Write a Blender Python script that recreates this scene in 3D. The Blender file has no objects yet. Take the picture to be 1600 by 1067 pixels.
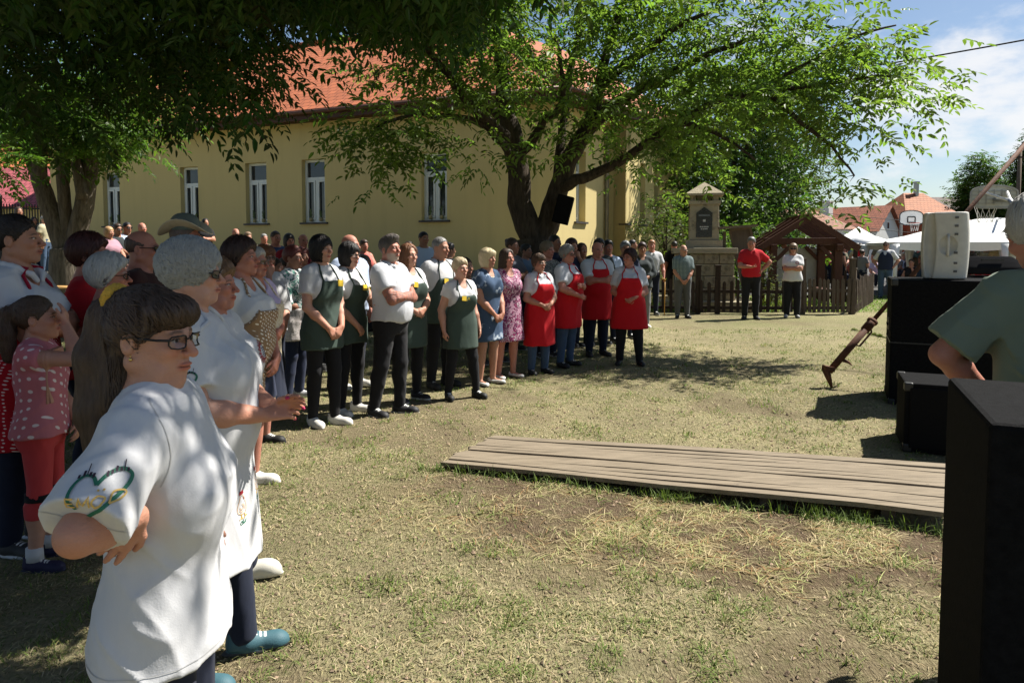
import bpy, bmesh, math, random
import numpy as np
from mathutils import Vector, Matrix
from mathutils.bvhtree import BVHTree
random.seed(7); RNG = np.random.default_rng(11)
R = math.radians; PI = math.pi
SC = bpy.context.scene; COL = SC.collection

# ------------------------------------------------------------------ camera maths (photo is 1600 x 1067)
CH, FPX, PIT = 1.556, 1067.0, R(3.2)
CY = 388+FPX*math.tan(PIT)      # row of the optical axis: the photo is cropped a little off centre
CP, SP = math.cos(PIT), math.sin(PIT)
def ray(u, v):
    dx, dy = (u-800)/FPX, (CY-v)/FPX
    return Vector((dx, CP+dy*SP, -SP+dy*CP))
def at(u, v, Y):
    d = ray(u, v); t = Y/d.y
    return Vector((0, 0, CH))+d*t
def G(u, v, z=0.0):
    d = ray(u, v); t = (z-CH)/d.z
    return Vector((0, 0, CH))+d*t
def X_at(u, Y, z=1.2): return (u-800)/FPX*(Y*CP-(z-CH)*SP)
def proj(P):
    P = np.asarray(P, float); y, z = P[..., 1], P[..., 2]-CH
    dep = np.maximum(y*CP-z*SP, 1e-3); up = y*SP+z*CP
    return 800+FPX*P[..., 0]/dep, CY-FPX*up/dep
def sst(a, b, x):
    t = np.clip((np.asarray(x, float)-a)/(b-a), 0, 1); return t*t*(3-2*t)
def terr(x, y):
    return 0.8*sst(9.5, 15.5, y)*sst(3.2, -1.5, x)
SUN = Vector((0.93, 0.37, 0)).normalized()*math.cos(R(52))+Vector((0, 0, math.sin(R(52))))

# ------------------------------------------------------------------ object helpers
def tag(o, label=None, cat=None, group=None, kind=None):
    if label: o['label'] = label
    if cat: o['category'] = cat
    if group: o['group'] = group
    if kind: o['kind'] = kind
    return o
def link(o, parent=None):
    COL.objects.link(o)
    if parent is not None: o.parent = parent
    return o
def empty(name, loc=(0, 0, 0), rz=0.0, label=None, cat=None, group=None):
    o = bpy.data.objects.new(name, None); o.location = loc; o.rotation_euler = (0, 0, rz)
    o.empty_display_size = .1
    link(o); return tag(o, label, cat, group)
def copy_tree(o, parent=None):
    c = o.copy(); COL.objects.link(c)
    if parent is not None: c.parent = parent
    for ch in list(o.children): copy_tree(ch, c)
    return c
def np_mesh(name, V, F, mats=None, smooth=True, col=None, nv=None, fmat=None):
    """V (n,3); F (m,k) array of faces with the same corner count (or list of arrays)"""
    me = bpy.data.meshes.new(name)
    Fs = F if isinstance(F, list) else [F]
    Fs = [np.asarray(f, np.int32) for f in Fs if len(f)]
    V = np.asarray(V, np.float32)
    me.vertices.add(len(V)); me.vertices.foreach_set('co', V.ravel())
    nl = sum(f.size for f in Fs); npoly = sum(len(f) for f in Fs)
    me.loops.add(nl); me.polygons.add(npoly)
    if nl:
        me.loops.foreach_set('vertex_index', np.concatenate([f.ravel() for f in Fs]))
        tot = np.concatenate([np.full(len(f), f.shape[1], np.int32) for f in Fs])
        st = np.concatenate([[0], np.cumsum(tot)[:-1]]).astype(np.int32)
        me.polygons.foreach_set('loop_start', st)
        me.polygons.foreach_set('loop_total', tot)
        me.polygons.foreach_set('use_smooth', np.full(npoly, smooth))
        if fmat is not None: me.polygons.foreach_set('material_index', np.asarray(fmat, np.int32))
    if col is not None:
        a = me.color_attributes.new('Col', 'FLOAT_COLOR', 'POINT')
        c4 = np.ones((len(V), 4), np.float32); c4[:, :3] = col
        a.data.foreach_set('color', c4.ravel())
    for m in (mats if isinstance(mats, (list, tuple)) else [mats]):
        if m is not None: me.materials.append(m)
    me.update(calc_edges=True); me.validate()
    return me
def obj(name, me, parent=None, loc=None, rz=None):
    o = bpy.data.objects.new(name, me); link(o, parent)
    if loc is not None: o.location = loc
    if rz is not None: o.rotation_euler = (0, 0, rz)
    return o

class MB:
    """collects boxes, tubes and polygons into one mesh"""
    def __init__(s): s.V = []; s.F = []
    def add(s, vs, fs):
        b = len(s.V); s.V += [tuple(v) for v in vs]; s.F += [tuple(i+b for i in f) for f in fs]
    def box(s, c, sz, rot=None, taper=1.0):
        x, y, z = sz[0]/2, sz[1]/2, sz[2]/2
        vs = [Vector((-x, -y, -z)), Vector((x, -y, -z)), Vector((x, y, -z)), Vector((-x, y, -z)),
              Vector((-x*taper, -y*taper, z)), Vector((x*taper, -y*taper, z)), Vector((x*taper, y*taper, z)), Vector((-x*taper, y*taper, z))]
        if rot is not None:
            m = rot if isinstance(rot, Matrix) else Matrix.Rotation(rot, 3, 'Z')
            vs = [m @ v for v in vs]
        c = Vector(c)
        s.add([v+c for v in vs], [(0, 3, 2, 1), (4, 5, 6, 7), (0, 1, 5, 4), (1, 2, 6, 5), (2, 3, 7, 6), (3, 0, 4, 7)])
    def bar(s, a, b, w, h=None, up=(0, 0, 1)):
        a, b = Vector(a), Vector(b); d = b-a; L = d.length; d.normalize(); h = h or w
        sd = d.cross(Vector(up))
        if sd.length < 1e-4: sd = d.cross(Vector((1, 0, 0)))
        sd.normalize(); u = sd.cross(d)
        m = Matrix((sd, d, u)).transposed()
        s.box((a+b)/2, (w, L, h), m)
    def tube(s, pts, r, n=8, caps=True):
        pts = [Vector(p) for p in pts]; k = len(pts)
        rs = r if isinstance(r, (list, tuple, np.ndarray)) else [r]*k
        b = len(s.V); ref = None
        for i, p in enumerate(pts):
            d = (pts[min(i+1, k-1)]-pts[max(i-1, 0)])
            if d.length < 1e-9: d = Vector((0, 0, 1))
            d.normalize()
            if ref is None:
                ref = d.orthogonal().normalized()
            ref = (ref-d*ref.dot(d))
            if ref.length < 1e-6: ref = d.orthogonal()
            ref.normalize(); o = d.cross(ref)
            for j in range(n):
                a = 2*PI*j/n
                s.V.append(tuple(p+(ref*math.cos(a)+o*math.sin(a))*rs[i]))
        for i in range(k-1):
            for j in range(n):
                j2 = (j+1) % n
                s.F.append((b+i*n+j, b+i*n+j2, b+(i+1)*n+j2, b+(i+1)*n+j))
        if caps:
            s.F.append(tuple(b+j for j in reversed(range(n)))); s.F.append(tuple(b+(k-1)*n+j for j in range(n)))
    def prism(s, poly, z0, z1):
        n = len(poly)
        s.add([(p[0], p[1], z0) for p in poly]+[(p[0], p[1], z1) for p in poly],
              [tuple(reversed(range(n))), tuple(range(n, 2*n))]+[(i, (i+1) % n, n+(i+1) % n, n+i) for i in range(n)])
    def extr(s, poly3, d):
        n = len(poly3); d = Vector(d); q = [Vector(p) for p in poly3]
        s.add(q+[p+d for p in q], [tuple(reversed(range(n))), tuple(range(n, 2*n))]+[(i, (i+1) % n, n+(i+1) % n, n+i) for i in range(n)])
    def lathe(s, prof, c=(0, 0, 0), n=16, sx=1, sy=1):
        b = len(s.V); k = len(prof)
        for (r, z) in prof:
            for j in range(n):
                a = 2*PI*j/n; s.V.append((c[0]+r*sx*math.cos(a), c[1]+r*sy*math.sin(a), c[2]+z))
        for i in range(k-1):
            for j in range(n):
                j2 = (j+1) % n; s.F.append((b+i*n+j, b+i*n+j2, b+(i+1)*n+j2, b+(i+1)*n+j))
        s.F.append(tuple(b+j for j in reversed(range(n)))); s.F.append(tuple(b+(k-1)*n+j for j in range(n)))
    def mesh(s, name, mat, smooth=False, bevel=0.0):
        me = bpy.data.meshes.new(name); me.from_pydata(s.V, [], s.F)
        bm = bmesh.new(); bm.from_mesh(me); bmesh.ops.recalc_face_normals(bm, faces=bm.faces)
        if bevel > 0:
            ed = [e for e in bm.edges if len(e.link_faces) == 2 and e.calc_face_angle(0) > .6]
            bmesh.ops.bevel(bm, geom=ed, offset=bevel, segments=2, profile=.5, affect='EDGES', clamp_overlap=True)
        bm.to_mesh(me); bm.free()
        for m in (mat if isinstance(mat, (list, tuple)) else [mat]): me.materials.append(m)
        if smooth: me.polygons.foreach_set('use_smooth', [True]*len(me.polygons))
        return me
    def build(s, name, mat, parent=None, smooth=False, bevel=0.0, loc=None, rz=None):
        return obj(name, s.mesh(name, mat, smooth, bevel), parent, loc, rz)

# ------------------------------------------------------------------ materials
class NT:
    def __init__(s, name):
        s.m = bpy.data.materials.new(name); s.m.use_nodes = True
        s.t = s.m.node_tree; s.n = s.t.nodes; s.l = s.t.links
        s.b = s.n['Principled BSDF']; s.out = s.n['Material Output']
    def new(s, typ, **kw):
        n = s.n.new(typ)
        for k, v in kw.items():
            if k.startswith('i_'):
                key = k[2:]; key = int(key) if key.isdigit() else key
                n.inputs[key].default_value = v
            else: setattr(n, k, v)
        return n
    def L(s, a, b): s.l.new(a, b)
    def coord(s, kind='Object'): return s.new('ShaderNodeTexCoord').outputs[kind]
    def noise(s, vec, scale, detail=4, rough=.55, out='Fac'):
        n = s.new('ShaderNodeTexNoise'); n.inputs['Scale'].default_value = scale
        n.inputs['Detail'].default_value = detail; n.inputs['Roughness'].default_value = rough
        if vec is not None: s.L(vec, n.inputs['Vector'])
        return n.outputs[out]
    def mapv(s, vec, scale=(1, 1, 1), loc=(0, 0, 0), rot=(0, 0, 0)):
        n = s.new('ShaderNodeMapping'); n.inputs['Scale'].default_value = scale
        n.inputs['Location'].default_value = loc; n.inputs['Rotation'].default_value = rot
        s.L(vec, n.inputs['Vector']); return n.outputs[0]
    def ramp(s, fac, stops, interp='LINEAR'):
        n = s.new('ShaderNodeValToRGB'); cr = n.color_ramp; cr.interpolation = interp
        while len(cr.elements) < len(stops): cr.elements.new(.5)
        for e, (p, c) in zip(cr.elements, stops):
            e.position = p; e.color = (*c, 1) if len(c) == 3 else c
        s.L(fac, n.inputs[0]); return n.outputs[0]
    def mix(s, fac, a, b, mode='MIX'):
        n = s.new('ShaderNodeMix'); n.data_type = 'RGBA'; n.blend_type = mode
        for sock, val in ((n.inputs[0], fac), (n.inputs[6], a), (n.inputs[7], b)):
            if hasattr(val, 'node'): s.L(val, sock)
            else: sock.default_value = val if not isinstance(val, tuple) or len(val) == 4 else (*val, 1)
        return n.outputs[2]
    def math(s, op, a, b=0.0):
        n = s.new('ShaderNodeMath'); n.operation = op
        for sock, val in ((n.inputs[0], a), (n.inputs[1], b)):
            if hasattr(val, 'node'): s.L(val, sock)
            else: sock.default_value = val
        return n.outputs[0]
    def bump(s, h, strength=.3, dist=.01):
        n = s.new('ShaderNodeBump'); n.inputs['Strength'].default_value = strength; n.inputs['Distance'].default_value = dist
        s.L(h, n.inputs['Height']); s.L(n.outputs[0], s.b.inputs['Normal'])
    def col(s, c):
        if hasattr(c, 'node'): s.L(c, s.b.inputs['Base Color'])
        else: s.b.inputs['Base Color'].default_value = (*c, 1)
    def setp(s, rough=.8, spec=.3, metal=0.0):
        s.b.inputs['Roughness'].default_value = rough; s.b.inputs['Specular IOR Level'].default_value = spec
        s.b.inputs['Metallic'].default_value = metal
_mats = {}
def mat(name, c, rough=.8, var=.12, vs=6, bump=0.0, bs=60, spec=.3, metal=0.0, bd=.01, stretch=(1, 1, 1)):
    if name in _mats: return _mats[name]
    t = NT(name); t.setp(rough, spec, metal)
    co = t.mapv(t.coord(), stretch)
    if var > 0:
        f = t.noise(co, vs, 5)
        f = t.ramp(f, [(.3, (0, 0, 0)), (.7, (1, 1, 1))])
        t.col(t.mix(f, tuple(max(0, x*(1-var)) for x in c), tuple(min(1, x*(1+var)) for x in c)))
    else: t.col(c)
    if bump > 0: t.bump(t.noise(co, bs, 5), bump, bd)
    _mats[name] = t.m; return t.m
def cloth(name, c, rough=.9, var=.07, fold=.5, fs=9, weave=True):
    """woven cloth: soft creases and a fine weave in the bump"""
    if name in _mats: return _mats[name]
    t = NT(name); t.setp(rough, .2); t.b.inputs['Sheen Weight'].default_value = .05
    co = t.coord()
    f = t.noise(co, 14, 4); col = c
    if not hasattr(c, 'node'):
        col = t.mix(f, tuple(x*(1-var) for x in c), tuple(min(1, x*(1+var)) for x in c))
    t.col(col)
    w = t.noise(t.mapv(co, (1.0, 1.0, .45)), fs, 3, .5)
    w2 = t.noise(co, 260, 2)
    h = t.math('ADD', w, t.math('MULTIPLY', w2, .035))
    t.bump(h, fold, .02)
    _mats[name] = t.m; return t.m
def pattern(name, fn, rough=.9, fold=.4):
    """fn(t, coord) -> colour socket"""
    if name in _mats: return _mats[name]
    t = NT(name); t.setp(rough, .2); co = t.coord()
    t.col(fn(t, co)); t.bump(t.noise(t.mapv(co, (1, 1, .45)), 9, 3), fold, .02)
    _mats[name] = t.m; return t.m
def polka(base, dot, scale, size):
    def fn(t, co):
        v = t.new('ShaderNodeTexVoronoi'); v.voronoi_dimensions = '2D'; v.inputs['Scale'].default_value = scale; v.inputs['Randomness'].default_value = .35
        sp = t.new('ShaderNodeSeparateXYZ'); t.L(co, sp.inputs[0]); cb = t.new('ShaderNodeCombineXYZ')
        t.L(t.math('ADD', sp.outputs[0], t.math('MULTIPLY', sp.outputs[1], .8)), cb.inputs[0]); t.L(t.math('ADD', sp.outputs[2], t.math('MULTIPLY', sp.outputs[0], .5)), cb.inputs[1])
        t.L(cb.outputs[0], v.inputs['Vector'])
        f = t.ramp(v.outputs['Distance'], [(size, (1, 1, 1)), (size+.04, (0, 0, 0))])
        return t.mix(f, base, dot)
    return fn
def floral(stops, scale, detail=3, warp=1.5):
    def fn(t, co):
        v = t.new('ShaderNodeTexVoronoi'); v.inputs['Scale'].default_value = scale
        n = t.noise(co, scale*warp, 2, out='Color')
        t.L(t.mix(.12, co, n), v.inputs['Vector'])
        nn = t.noise(co, scale*1.7, detail)
        f = t.math('ADD', t.math('MULTIPLY', v.outputs['Distance'], .75), t.math('MULTIPLY', nn, .45))
        return t.ramp(f, stops, 'CONSTANT')
    return fn
def stripes(a, b, scale, axis='Z', thr=.5):
    def fn(t, co):
        w = t.new('ShaderNodeTexWave'); w.bands_direction = axis; w.inputs['Scale'].default_value = scale; w.inputs['Distortion'].default_value = .6
        t.L(co, w.inputs['Vector'])
        return t.mix(t.ramp(w.outputs['Fac'], [(thr, (0, 0, 0)), (thr+.05, (1, 1, 1))]), a, b)
    return fn
def plaid(a, b, c, scale):
    def fn(t, co):
        o = None
        for ax in 'XZ':
            w = t.new('ShaderNodeTexWave'); w.bands_direction = ax; w.inputs['Scale'].default_value = scale; w.inputs['Distortion'].default_value = .4
            t.L(co, w.inputs['Vector']); f = t.ramp(w.outputs['Fac'], [(.45, (0, 0, 0)), (.6, (1, 1, 1))])
            o = t.mix(f, a, b) if o is None else t.mix(t.math('MULTIPLY', f, .55), o, c)
        return o
    return fn
def skin_mat():
    t = NT('skin'); t.setp(.55, .35)
    a = t.new('ShaderNodeVertexColor'); a.layer_name = 'Col'
    co = t.coord(); f = t.noise(co, 45, 5)
    f2 = t.noise(co, 9, 3)
    c = t.mix(t.math('MULTIPLY', f, .55), a.outputs[0], t.mix(1, a.outputs[0], (.82, .62, .55), 'MULTIPLY'))
    c = t.mix(t.math('MULTIPLY', f2, .45), c, t.mix(1, c, (1.0, .78, .72), 'MULTIPLY'))
    t.col(c); t.bump(t.noise(t.mapv(co, (1, 1, 1.8)), 130, 4), .38, .005)
    t.b.inputs['Subsurface Weight'].default_value = .06; t.b.inputs['Subsurface Radius'].default_value = (.02, .007, .004)
    t.b.inputs['Subsurface Scale'].default_value = .4
    return t.m
def attr_mat(name, rough=.8, spec=.25, bump=.0, bs=60, trans=0.0, var=.25, vs=30):
    t = NT(name); t.setp(rough, spec)
    a = t.new('ShaderNodeVertexColor'); a.layer_name = 'Col'
    c = a.outputs[0]
    if var: c = t.mix(t.math('MULTIPLY', t.noise(t.coord(), vs, 3), var*2), c, t.mix(1, c, (.45, .45, .45), 'MULTIPLY'))
    t.col(c)
    if bump: t.bump(t.noise(t.coord(), bs, 4), bump, .01)
    if trans:
        tr = t.new('ShaderNodeBsdfTranslucent')
        t.L(t.mix(1, c, (1.15, 1.30, .55), 'MULTIPLY'), tr.inputs['Color'])
        mx = t.new('ShaderNodeMixShader'); mx.inputs[0].default_value = trans
        t.L(t.b.outputs[0], mx.inputs[1]); t.L(tr.outputs[0], mx.inputs[2]); t.L(mx.outputs[0], t.out.inputs['Surface'])
    return t.m
def hair_mat(name, c, rough=.5, var=None):
    var = (.5 if sum(c) < .9 else .22) if var is None else var
    if name in _mats: return _mats[name]
    t = NT(name); t.setp(rough, .35)
    co = t.coord(); w = t.noise(t.mapv(co, (1.0, 1.0, .12)), 110, 4, .65)
    w3 = t.noise(co, 18, 3)
    w = t.math('ADD', t.math('MULTIPLY', w, .75), t.math('MULTIPLY', w3, .3))
    t.col(t.ramp(w, [(.25, tuple(x*(1-var) for x in c)), (.75, tuple(min(1, x*(1+var)) for x in c))]))
    t.bump(w, .7, .006)
    _mats[name] = t.m; return t.m
def glass_mat(name, tint=(.9, .95, .95), dark=0.0):
    if name in _mats: return _mats[name]
    t = NT(name); t.setp(.05, .5); t.col(tint)
    tr = t.new('ShaderNodeBsdfTransparent'); tr.inputs[0].default_value = (*tint, 1)
    gl = t.new('ShaderNodeBsdfGlossy'); gl.inputs['Roughness'].default_value = .03
    fr = t.new('ShaderNodeFresnel'); fr.inputs[0].default_value = 1.5
    mx = t.new('ShaderNodeMixShader'); t.L(fr.outputs[0], mx.inputs[0]); t.L(tr.outputs[0], mx.inputs[1]); t.L(gl.outputs[0], mx.inputs[2])
    t.L(mx.outputs[0], t.out.inputs['Surface'])
    _mats[name] = t.m; return t.m
# ------------------------------------------------------------------ signed-distance modelling, meshed by surface nets
def _v(p): return np.array(p, np.float32)
def smin(a, b, k):
    if k <= 0: return np.minimum(a, b)
    h = np.maximum(k-np.abs(a-b), 0)/k
    return np.minimum(a, b)-h*h*(k*.25)
def smax(a, b, k): return -smin(-a, -b, k)
def d_cap(x, y, z, a, b, ra, rb):
    ab = b-a; L2 = float(ab@ab)+1e-12
    t = np.clip(((x-a[0])*ab[0]+(y-a[1])*ab[1]+(z-a[2])*ab[2])/L2, 0, 1)
    return np.sqrt((x-a[0]-t*ab[0])**2+(y-a[1]-t*ab[1])**2+(z-a[2]-t*ab[2])**2)-(ra+(rb-ra)*t)
def d_cyl(x, y, z, a, b, ra, rb):
    ab = b-a; L = math.sqrt(float(ab@ab))+1e-9; n = ab/L
    t = (x-a[0])*n[0]+(y-a[1])*n[1]+(z-a[2])*n[2]
    q = np.sqrt(np.maximum((x-a[0]-t*n[0])**2+(y-a[1]-t*n[1])**2+(z-a[2]-t*n[2])**2, 0))
    return smax(q-(ra+(rb-ra)*np.clip(t/L, 0, 1)), np.maximum(t-L, -t), .006)
def d_ell(x, y, z, c, r, M=None):
    x, y, z = x-c[0], y-c[1], z-c[2]
    if M is not None:
        x, y, z = M[0][0]*x+M[1][0]*y+M[2][0]*z, M[0][1]*x+M[1][1]*y+M[2][1]*z, M[0][2]*x+M[1][2]*y+M[2][2]*z
    k0 = np.sqrt((x/r[0])**2+(y/r[1])**2+(z/r[2])**2)
    k1 = np.sqrt((x/r[0]**2)**2+(y/r[1]**2)**2+(z/r[2]**2)**2)+1e-9
    return k0*(k0-1)/k1
def d_loft(x, y, z, T, p=2.3):
    """T: rows of (z, cx, cy, rx, ry); ellipse-like slices with flat ends"""
    zz = T[:, 0]; f = [np.interp(z, zz, T[:, i]) for i in (1, 2, 3, 4)]
    g = (np.abs((x-f[0])/f[2])**p+np.abs((y-f[1])/f[3])**p)**(1/p)
    d = (g-1)*np.minimum(f[2], f[3])
    return smax(d, np.maximum(z-zz[-1], zz[0]-z), .012)
def dense(T, n=40):
    """smooth a loft table"""
    T = np.array(T, float); z = np.linspace(T[0, 0], T[-1, 0], n)
    o = np.stack([z]+[np.interp(z, T[:, 0], T[:, i]) for i in range(1, 5)], 1)
    for _ in range(6): o[1:-1, 1:] = (o[:-2, 1:]+2*o[1:-1, 1:]+o[2:, 1:])/4
    return o
# prim = (kind, bbox_lo, bbox_hi, fn, k)   kind: 'u' union, 's' subtract, 'i' intersect everywhere
def cap(a, b, ra, rb=None, k=.02, op='u'):
    a, b = _v(a), _v(b); rb = ra if rb is None else rb; r = max(ra, rb)
    return (op, np.minimum(a, b)-r, np.maximum(a, b)+r, lambda x, y, z: d_cap(x, y, z, a, b, ra, rb), k)
def cyl(a, b, ra, rb=None, k=.02, op='u'):
    a, b = _v(a), _v(b); rb = ra if rb is None else rb; r = max(ra, rb)
    return (op, np.minimum(a, b)-r, np.maximum(a, b)+r, lambda x, y, z: d_cyl(x, y, z, a, b, ra, rb), k)
def ell(c, r, M=None, k=.02, op='u'):
    c, r = _v(c), _v((r, r, r) if np.isscalar(r) else r); m = r.max() if M is not None else r
    return (op, c-m, c+m, lambda x, y, z: d_ell(x, y, z, c, r, M), k)
def loft(T, p=2.3, k=.02, op='u'):
    T = dense(T); lo = np.array([(T[:, 1]-T[:, 3]).min(), (T[:, 2]-T[:, 4]).min(), T[0, 0]]); hi = np.array([(T[:, 1]+T[:, 3]).max(), (T[:, 2]+T[:, 4]).max(), T[-1, 0]])
    return (op, lo, hi, lambda x, y, z: d_loft(x, y, z, T, p), k)
def inter(fn, k=0.0): return ('i', None, None, fn, k)
def chain(pts, rs, k=.01):
    rs = rs if isinstance(rs, (list, tuple)) else [rs]*len(pts)
    return [cap(pts[i], pts[i+1], rs[i], rs[i+1], k) for i in range(len(pts)-1)]
def axis(lo, hi, r, f=None):
    if f is None or f[1] <= lo or f[0] >= hi: return np.arange(lo, hi+r, r, dtype=np.float32)
    a, b, fr = max(f[0], lo), min(f[1], hi), f[2]
    L = [np.arange(a-r, lo-r, -r)[::-1], np.arange(a, b, fr), np.arange(b, hi+r, r)]
    o = np.concatenate(L).astype(np.float32)
    return o
def field_eval(prims, P):
    x, y, z = P[:, 0], P[:, 1], P[:, 2]; F = np.full(len(P), 1.0)
    for op, lo, hi, fn, k in prims:
        d = fn(x, y, z)
        F = smin(F, d, k) if op == 'u' else (smax(F, -d, k) if op == 's' else smax(F, d, k))
    return F
def field(prims, r, fine=None, post=None, pad=.03):
    us = [p for p in prims if p[0] == 'u']
    lo = np.min([p[1] for p in us], 0)-pad-r; hi = np.max([p[2] for p in us], 0)+pad+r
    ax = [axis(lo[i], hi[i], r, None if fine is None else (fine[0][i], fine[1][i], fine[2])) for i in range(3)]
    F = np.full([len(a) for a in ax], 1.0, np.float32)
    for op, plo, phi, fn, k in prims:
        if plo is None: sl = [slice(0, len(a)) for a in ax]
        else:
            m = max(.05, k+.03)
            sl = [slice(max(0, np.searchsorted(a, plo[i]-m)-1), np.searchsorted(a, phi[i]+m)+1) for i, a in enumerate(ax)]
        x, y, z = ax[0][sl[0]][:, None, None], ax[1][sl[1]][None, :, None], ax[2][sl[2]][None, None, :]
        if 0 in (x.size, y.size, z.size): continue
        d = fn(x, y, z).astype(np.float32); B = F[sl[0], sl[1], sl[2]]
        F[sl[0], sl[1], sl[2]] = smin(B, d, k) if op == 'u' else (smax(B, -d, k) if op == 's' else smax(B, d, k))
    if post is not None:
        I = np.nonzero(np.abs(F) < .04)
        F[I] += post(ax[0][I[0]], ax[1][I[1]], ax[2][I[2]])
    F[0], F[-1] = 1, 1; F[:, 0], F[:, -1] = 1, 1; F[:, :, 0], F[:, :, -1] = 1, 1
    return F, ax
_E = [(0, 1), (2, 3), (4, 5), (6, 7), (0, 2), (1, 3), (4, 6), (5, 7), (0, 4), (1, 5), (2, 6), (3, 7)]
def nets(F, ax):
    S = F < 0
    c = np.zeros([n-1 for n in F.shape], np.uint8)
    for i in (0, 1):
        for j in (0, 1):
            for k in (0, 1):
                c += S[i:i+c.shape[0], j:j+c.shape[1], k:k+c.shape[2]]
    A = np.nonzero((c > 0) & (c < 8)); n = len(A[0])
    if n == 0: return np.zeros((0, 3)), np.zeros((0, 4), int)
    vid = np.full(c.shape, -1, np.int32); vid[A] = np.arange(n)
    cor = np.array([(i, j, k) for k in (0, 1) for j in (0, 1) for i in (0, 1)], np.float32)   # index = i + 2j + 4k
    val = np.stack([F[A[0]+int(o[0]), A[1]+int(o[1]), A[2]+int(o[2])] for o in cor], 1)
    acc = np.zeros((n, 3), np.float32); cnt = np.zeros(n, np.float32)
    for a, b in _E:
        fa, fb = val[:, a], val[:, b]; m = (fa < 0) != (fb < 0)
        t = np.where(m, fa/np.where(m, fa-fb, 1), 0)
        p = cor[a]+t[:, None]*(cor[b]-cor[a]); acc += p*m[:, None]; cnt += m
    fr = acc/cnt[:, None]
    V = np.stack([ax[i][A[i]]+fr[:, i]*(ax[i][A[i]+1]-ax[i][A[i]]) for i in range(3)], 1)
    Q = []
    for d in range(3):
        e, f = [(1, 2), (2, 0), (0, 1)][d]
        s0 = [slice(None)]*3; s1 = [slice(None)]*3; s0[d] = slice(0, -1); s1[d] = slice(1, None)
        I = list(np.nonzero(S[tuple(s0)] != S[tuple(s1)]))
        ok = (I[e] > 0) & (I[f] > 0) & (I[e] < F.shape[e]-1) & (I[f] < F.shape[f]-1)
        I = [q[ok] for q in I]; fl = S[tuple(I)]
        def g(de, df):
            J = list(I); J[e] = J[e]-de; J[f] = J[f]-df; return vid[tuple(J)]
        q = np.stack([g(1, 1), g(0, 1), g(0, 0), g(1, 0)], 1)
        q[~fl] = q[~fl][:, ::-1]; Q.append(q)
    return V, np.concatenate(Q)
def folds(seed, amp, scale=1.0, vert=1.0):
    """cloth creases: warped sine folds added to a distance field"""
    g = np.random.default_rng(seed); W = []
    for i in range(4):
        d = g.normal(size=3); d[2] *= .55*vert; d /= np.linalg.norm(d)
        W.append((d*g.uniform(28, 60)*scale, g.normal(size=3)*9*scale, g.uniform(0, 6.28), g.uniform(.5, 1)))
    def fn(x, y, z):
        o = 0
        for k, w, ph, a in W:
            t = k[0]*x+k[1]*y+k[2]*z+ph+1.6*np.sin(w[0]*x+w[1]*y+w[2]*z+ph)
            m = .5+.5*np.sin(w[1]*x*1.3-w[2]*y*1.3+w[0]*z*1.3+2*ph)      # creases come and go
            o = o+a*((1-np.abs(np.sin(t*.5)))**2.2-.22)*m
        return (-amp*o).astype(np.float32)
    return fn
def sdf_mesh(name, prims, r, mats, s=1.0, fine=None, post=None, colfn=None):
    V, Q = nets(*field(prims, r, fine, post))
    c = colfn(V) if colfn is not None else None
    return np_mesh(name, V*s, Q, mats, True, c)
# ------------------------------------------------------------------ people
SKIN = skin_mat(); SHOE = attr_mat('shoe', .6, .3, .15, 200, var=.1)
def rotm(yaw, pitch, roll):
    return np.array(Matrix.Rotation(R(yaw), 3, 'Z') @ Matrix.Rotation(R(pitch), 3, 'X') @ Matrix.Rotation(R(roll), 3, 'Y'), float)
def head_sdf(x, y, z, o):
    old, fat = o.get('old', 0), o.get('hfat', 0)
    ax = np.abs(x)
    d = d_ell(x, y, z, (0, .018, .038), (.074, .094, .086))
    d = smin(d, d_ell(x, y, z, (0, -.022, -.03), (.060+.006*fat, .064, .086)), .035)
    d = smin(d, d_cap(ax, y, z, _v((.05+.008*fat, .012, -.055)), _v((0, -.060, -.097)), .024+.008*fat, .019), .025)
    if fat or old: d = smin(d, d_ell(ax, y, z, (.0, -.028, -.106), (.042+.01*fat, .042, .020+.014*fat)), .03)
    if old: d = smin(d, d_ell(ax, y, z, (.045, -.045, -.078), (.016, .022, .024)), .02)
    d = smin(d, d_ell(x, y, z, (0, -.073, -.100), (.017, .015, .014)), .02)
    d = smin(d, d_cap(ax, y, z, _v((.008, -.080, .024)), _v((.038, -.070, .024)), .011, .010), .018)
    d = smin(d, d_ell(ax, y, z, (.037, -.067, -.020), (.021, .020, .018)), .025)
    d = smin(d, d_ell(x, y, z, (0, -.077, -.062), (.026, .018, .024)), .02)
    d = smax(d, -d_ell(ax, y, z, (.031, -.099, .007), (.019, .017, .012)), .014)
    d = smin(d, d_ell(ax, y, z, (.031, -.0745, .006), (.0140, .0135, .0125)), .004)
    nz = o.get('nose', 1.0)
    d = smin(d, d_cap(x, y, z, _v((0, -.084, .016)), _v((0, -.086-.026*nz, -.026)), .0065, .0118*nz), .012)
    d = smin(d, d_ell(ax, y, z, (.012, -.097, -.031), (.008, .010, .0075)), .007)
    sm = o.get('smile', 0)
    d = smax(d, -d_cap(ax, y, z, _v((0, -.1015, -.0632)), _v((.021+.006*sm, -.090, -.0632+.005*sm)), .0022, .0018), .004)
    d = smin(d, d_ell(ax, y, z, (.0, -.0965, -.0575), (.021, .0065, .0050)), .005)
    d = smin(d, d_ell(ax, y, z, (.0, -.0940, -.0688), (.018, .0072, .0058)), .006)
    if old or sm:   # cheek to mouth fold
        d = smax(d, -d_cap(ax, y, z, _v((.018, -.098, -.032)), _v((.031, -.084, -.062)), .0025, .0020), .006)
    e = d_ell(ax, y, z, (.077, .016, -.004), (.012, .019, .031))
    e = smax(e, -d_ell(ax, y, z, (.089, .012, .0), (.009, .011, .018)), .006)
    return smin(d, e, .008)
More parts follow.
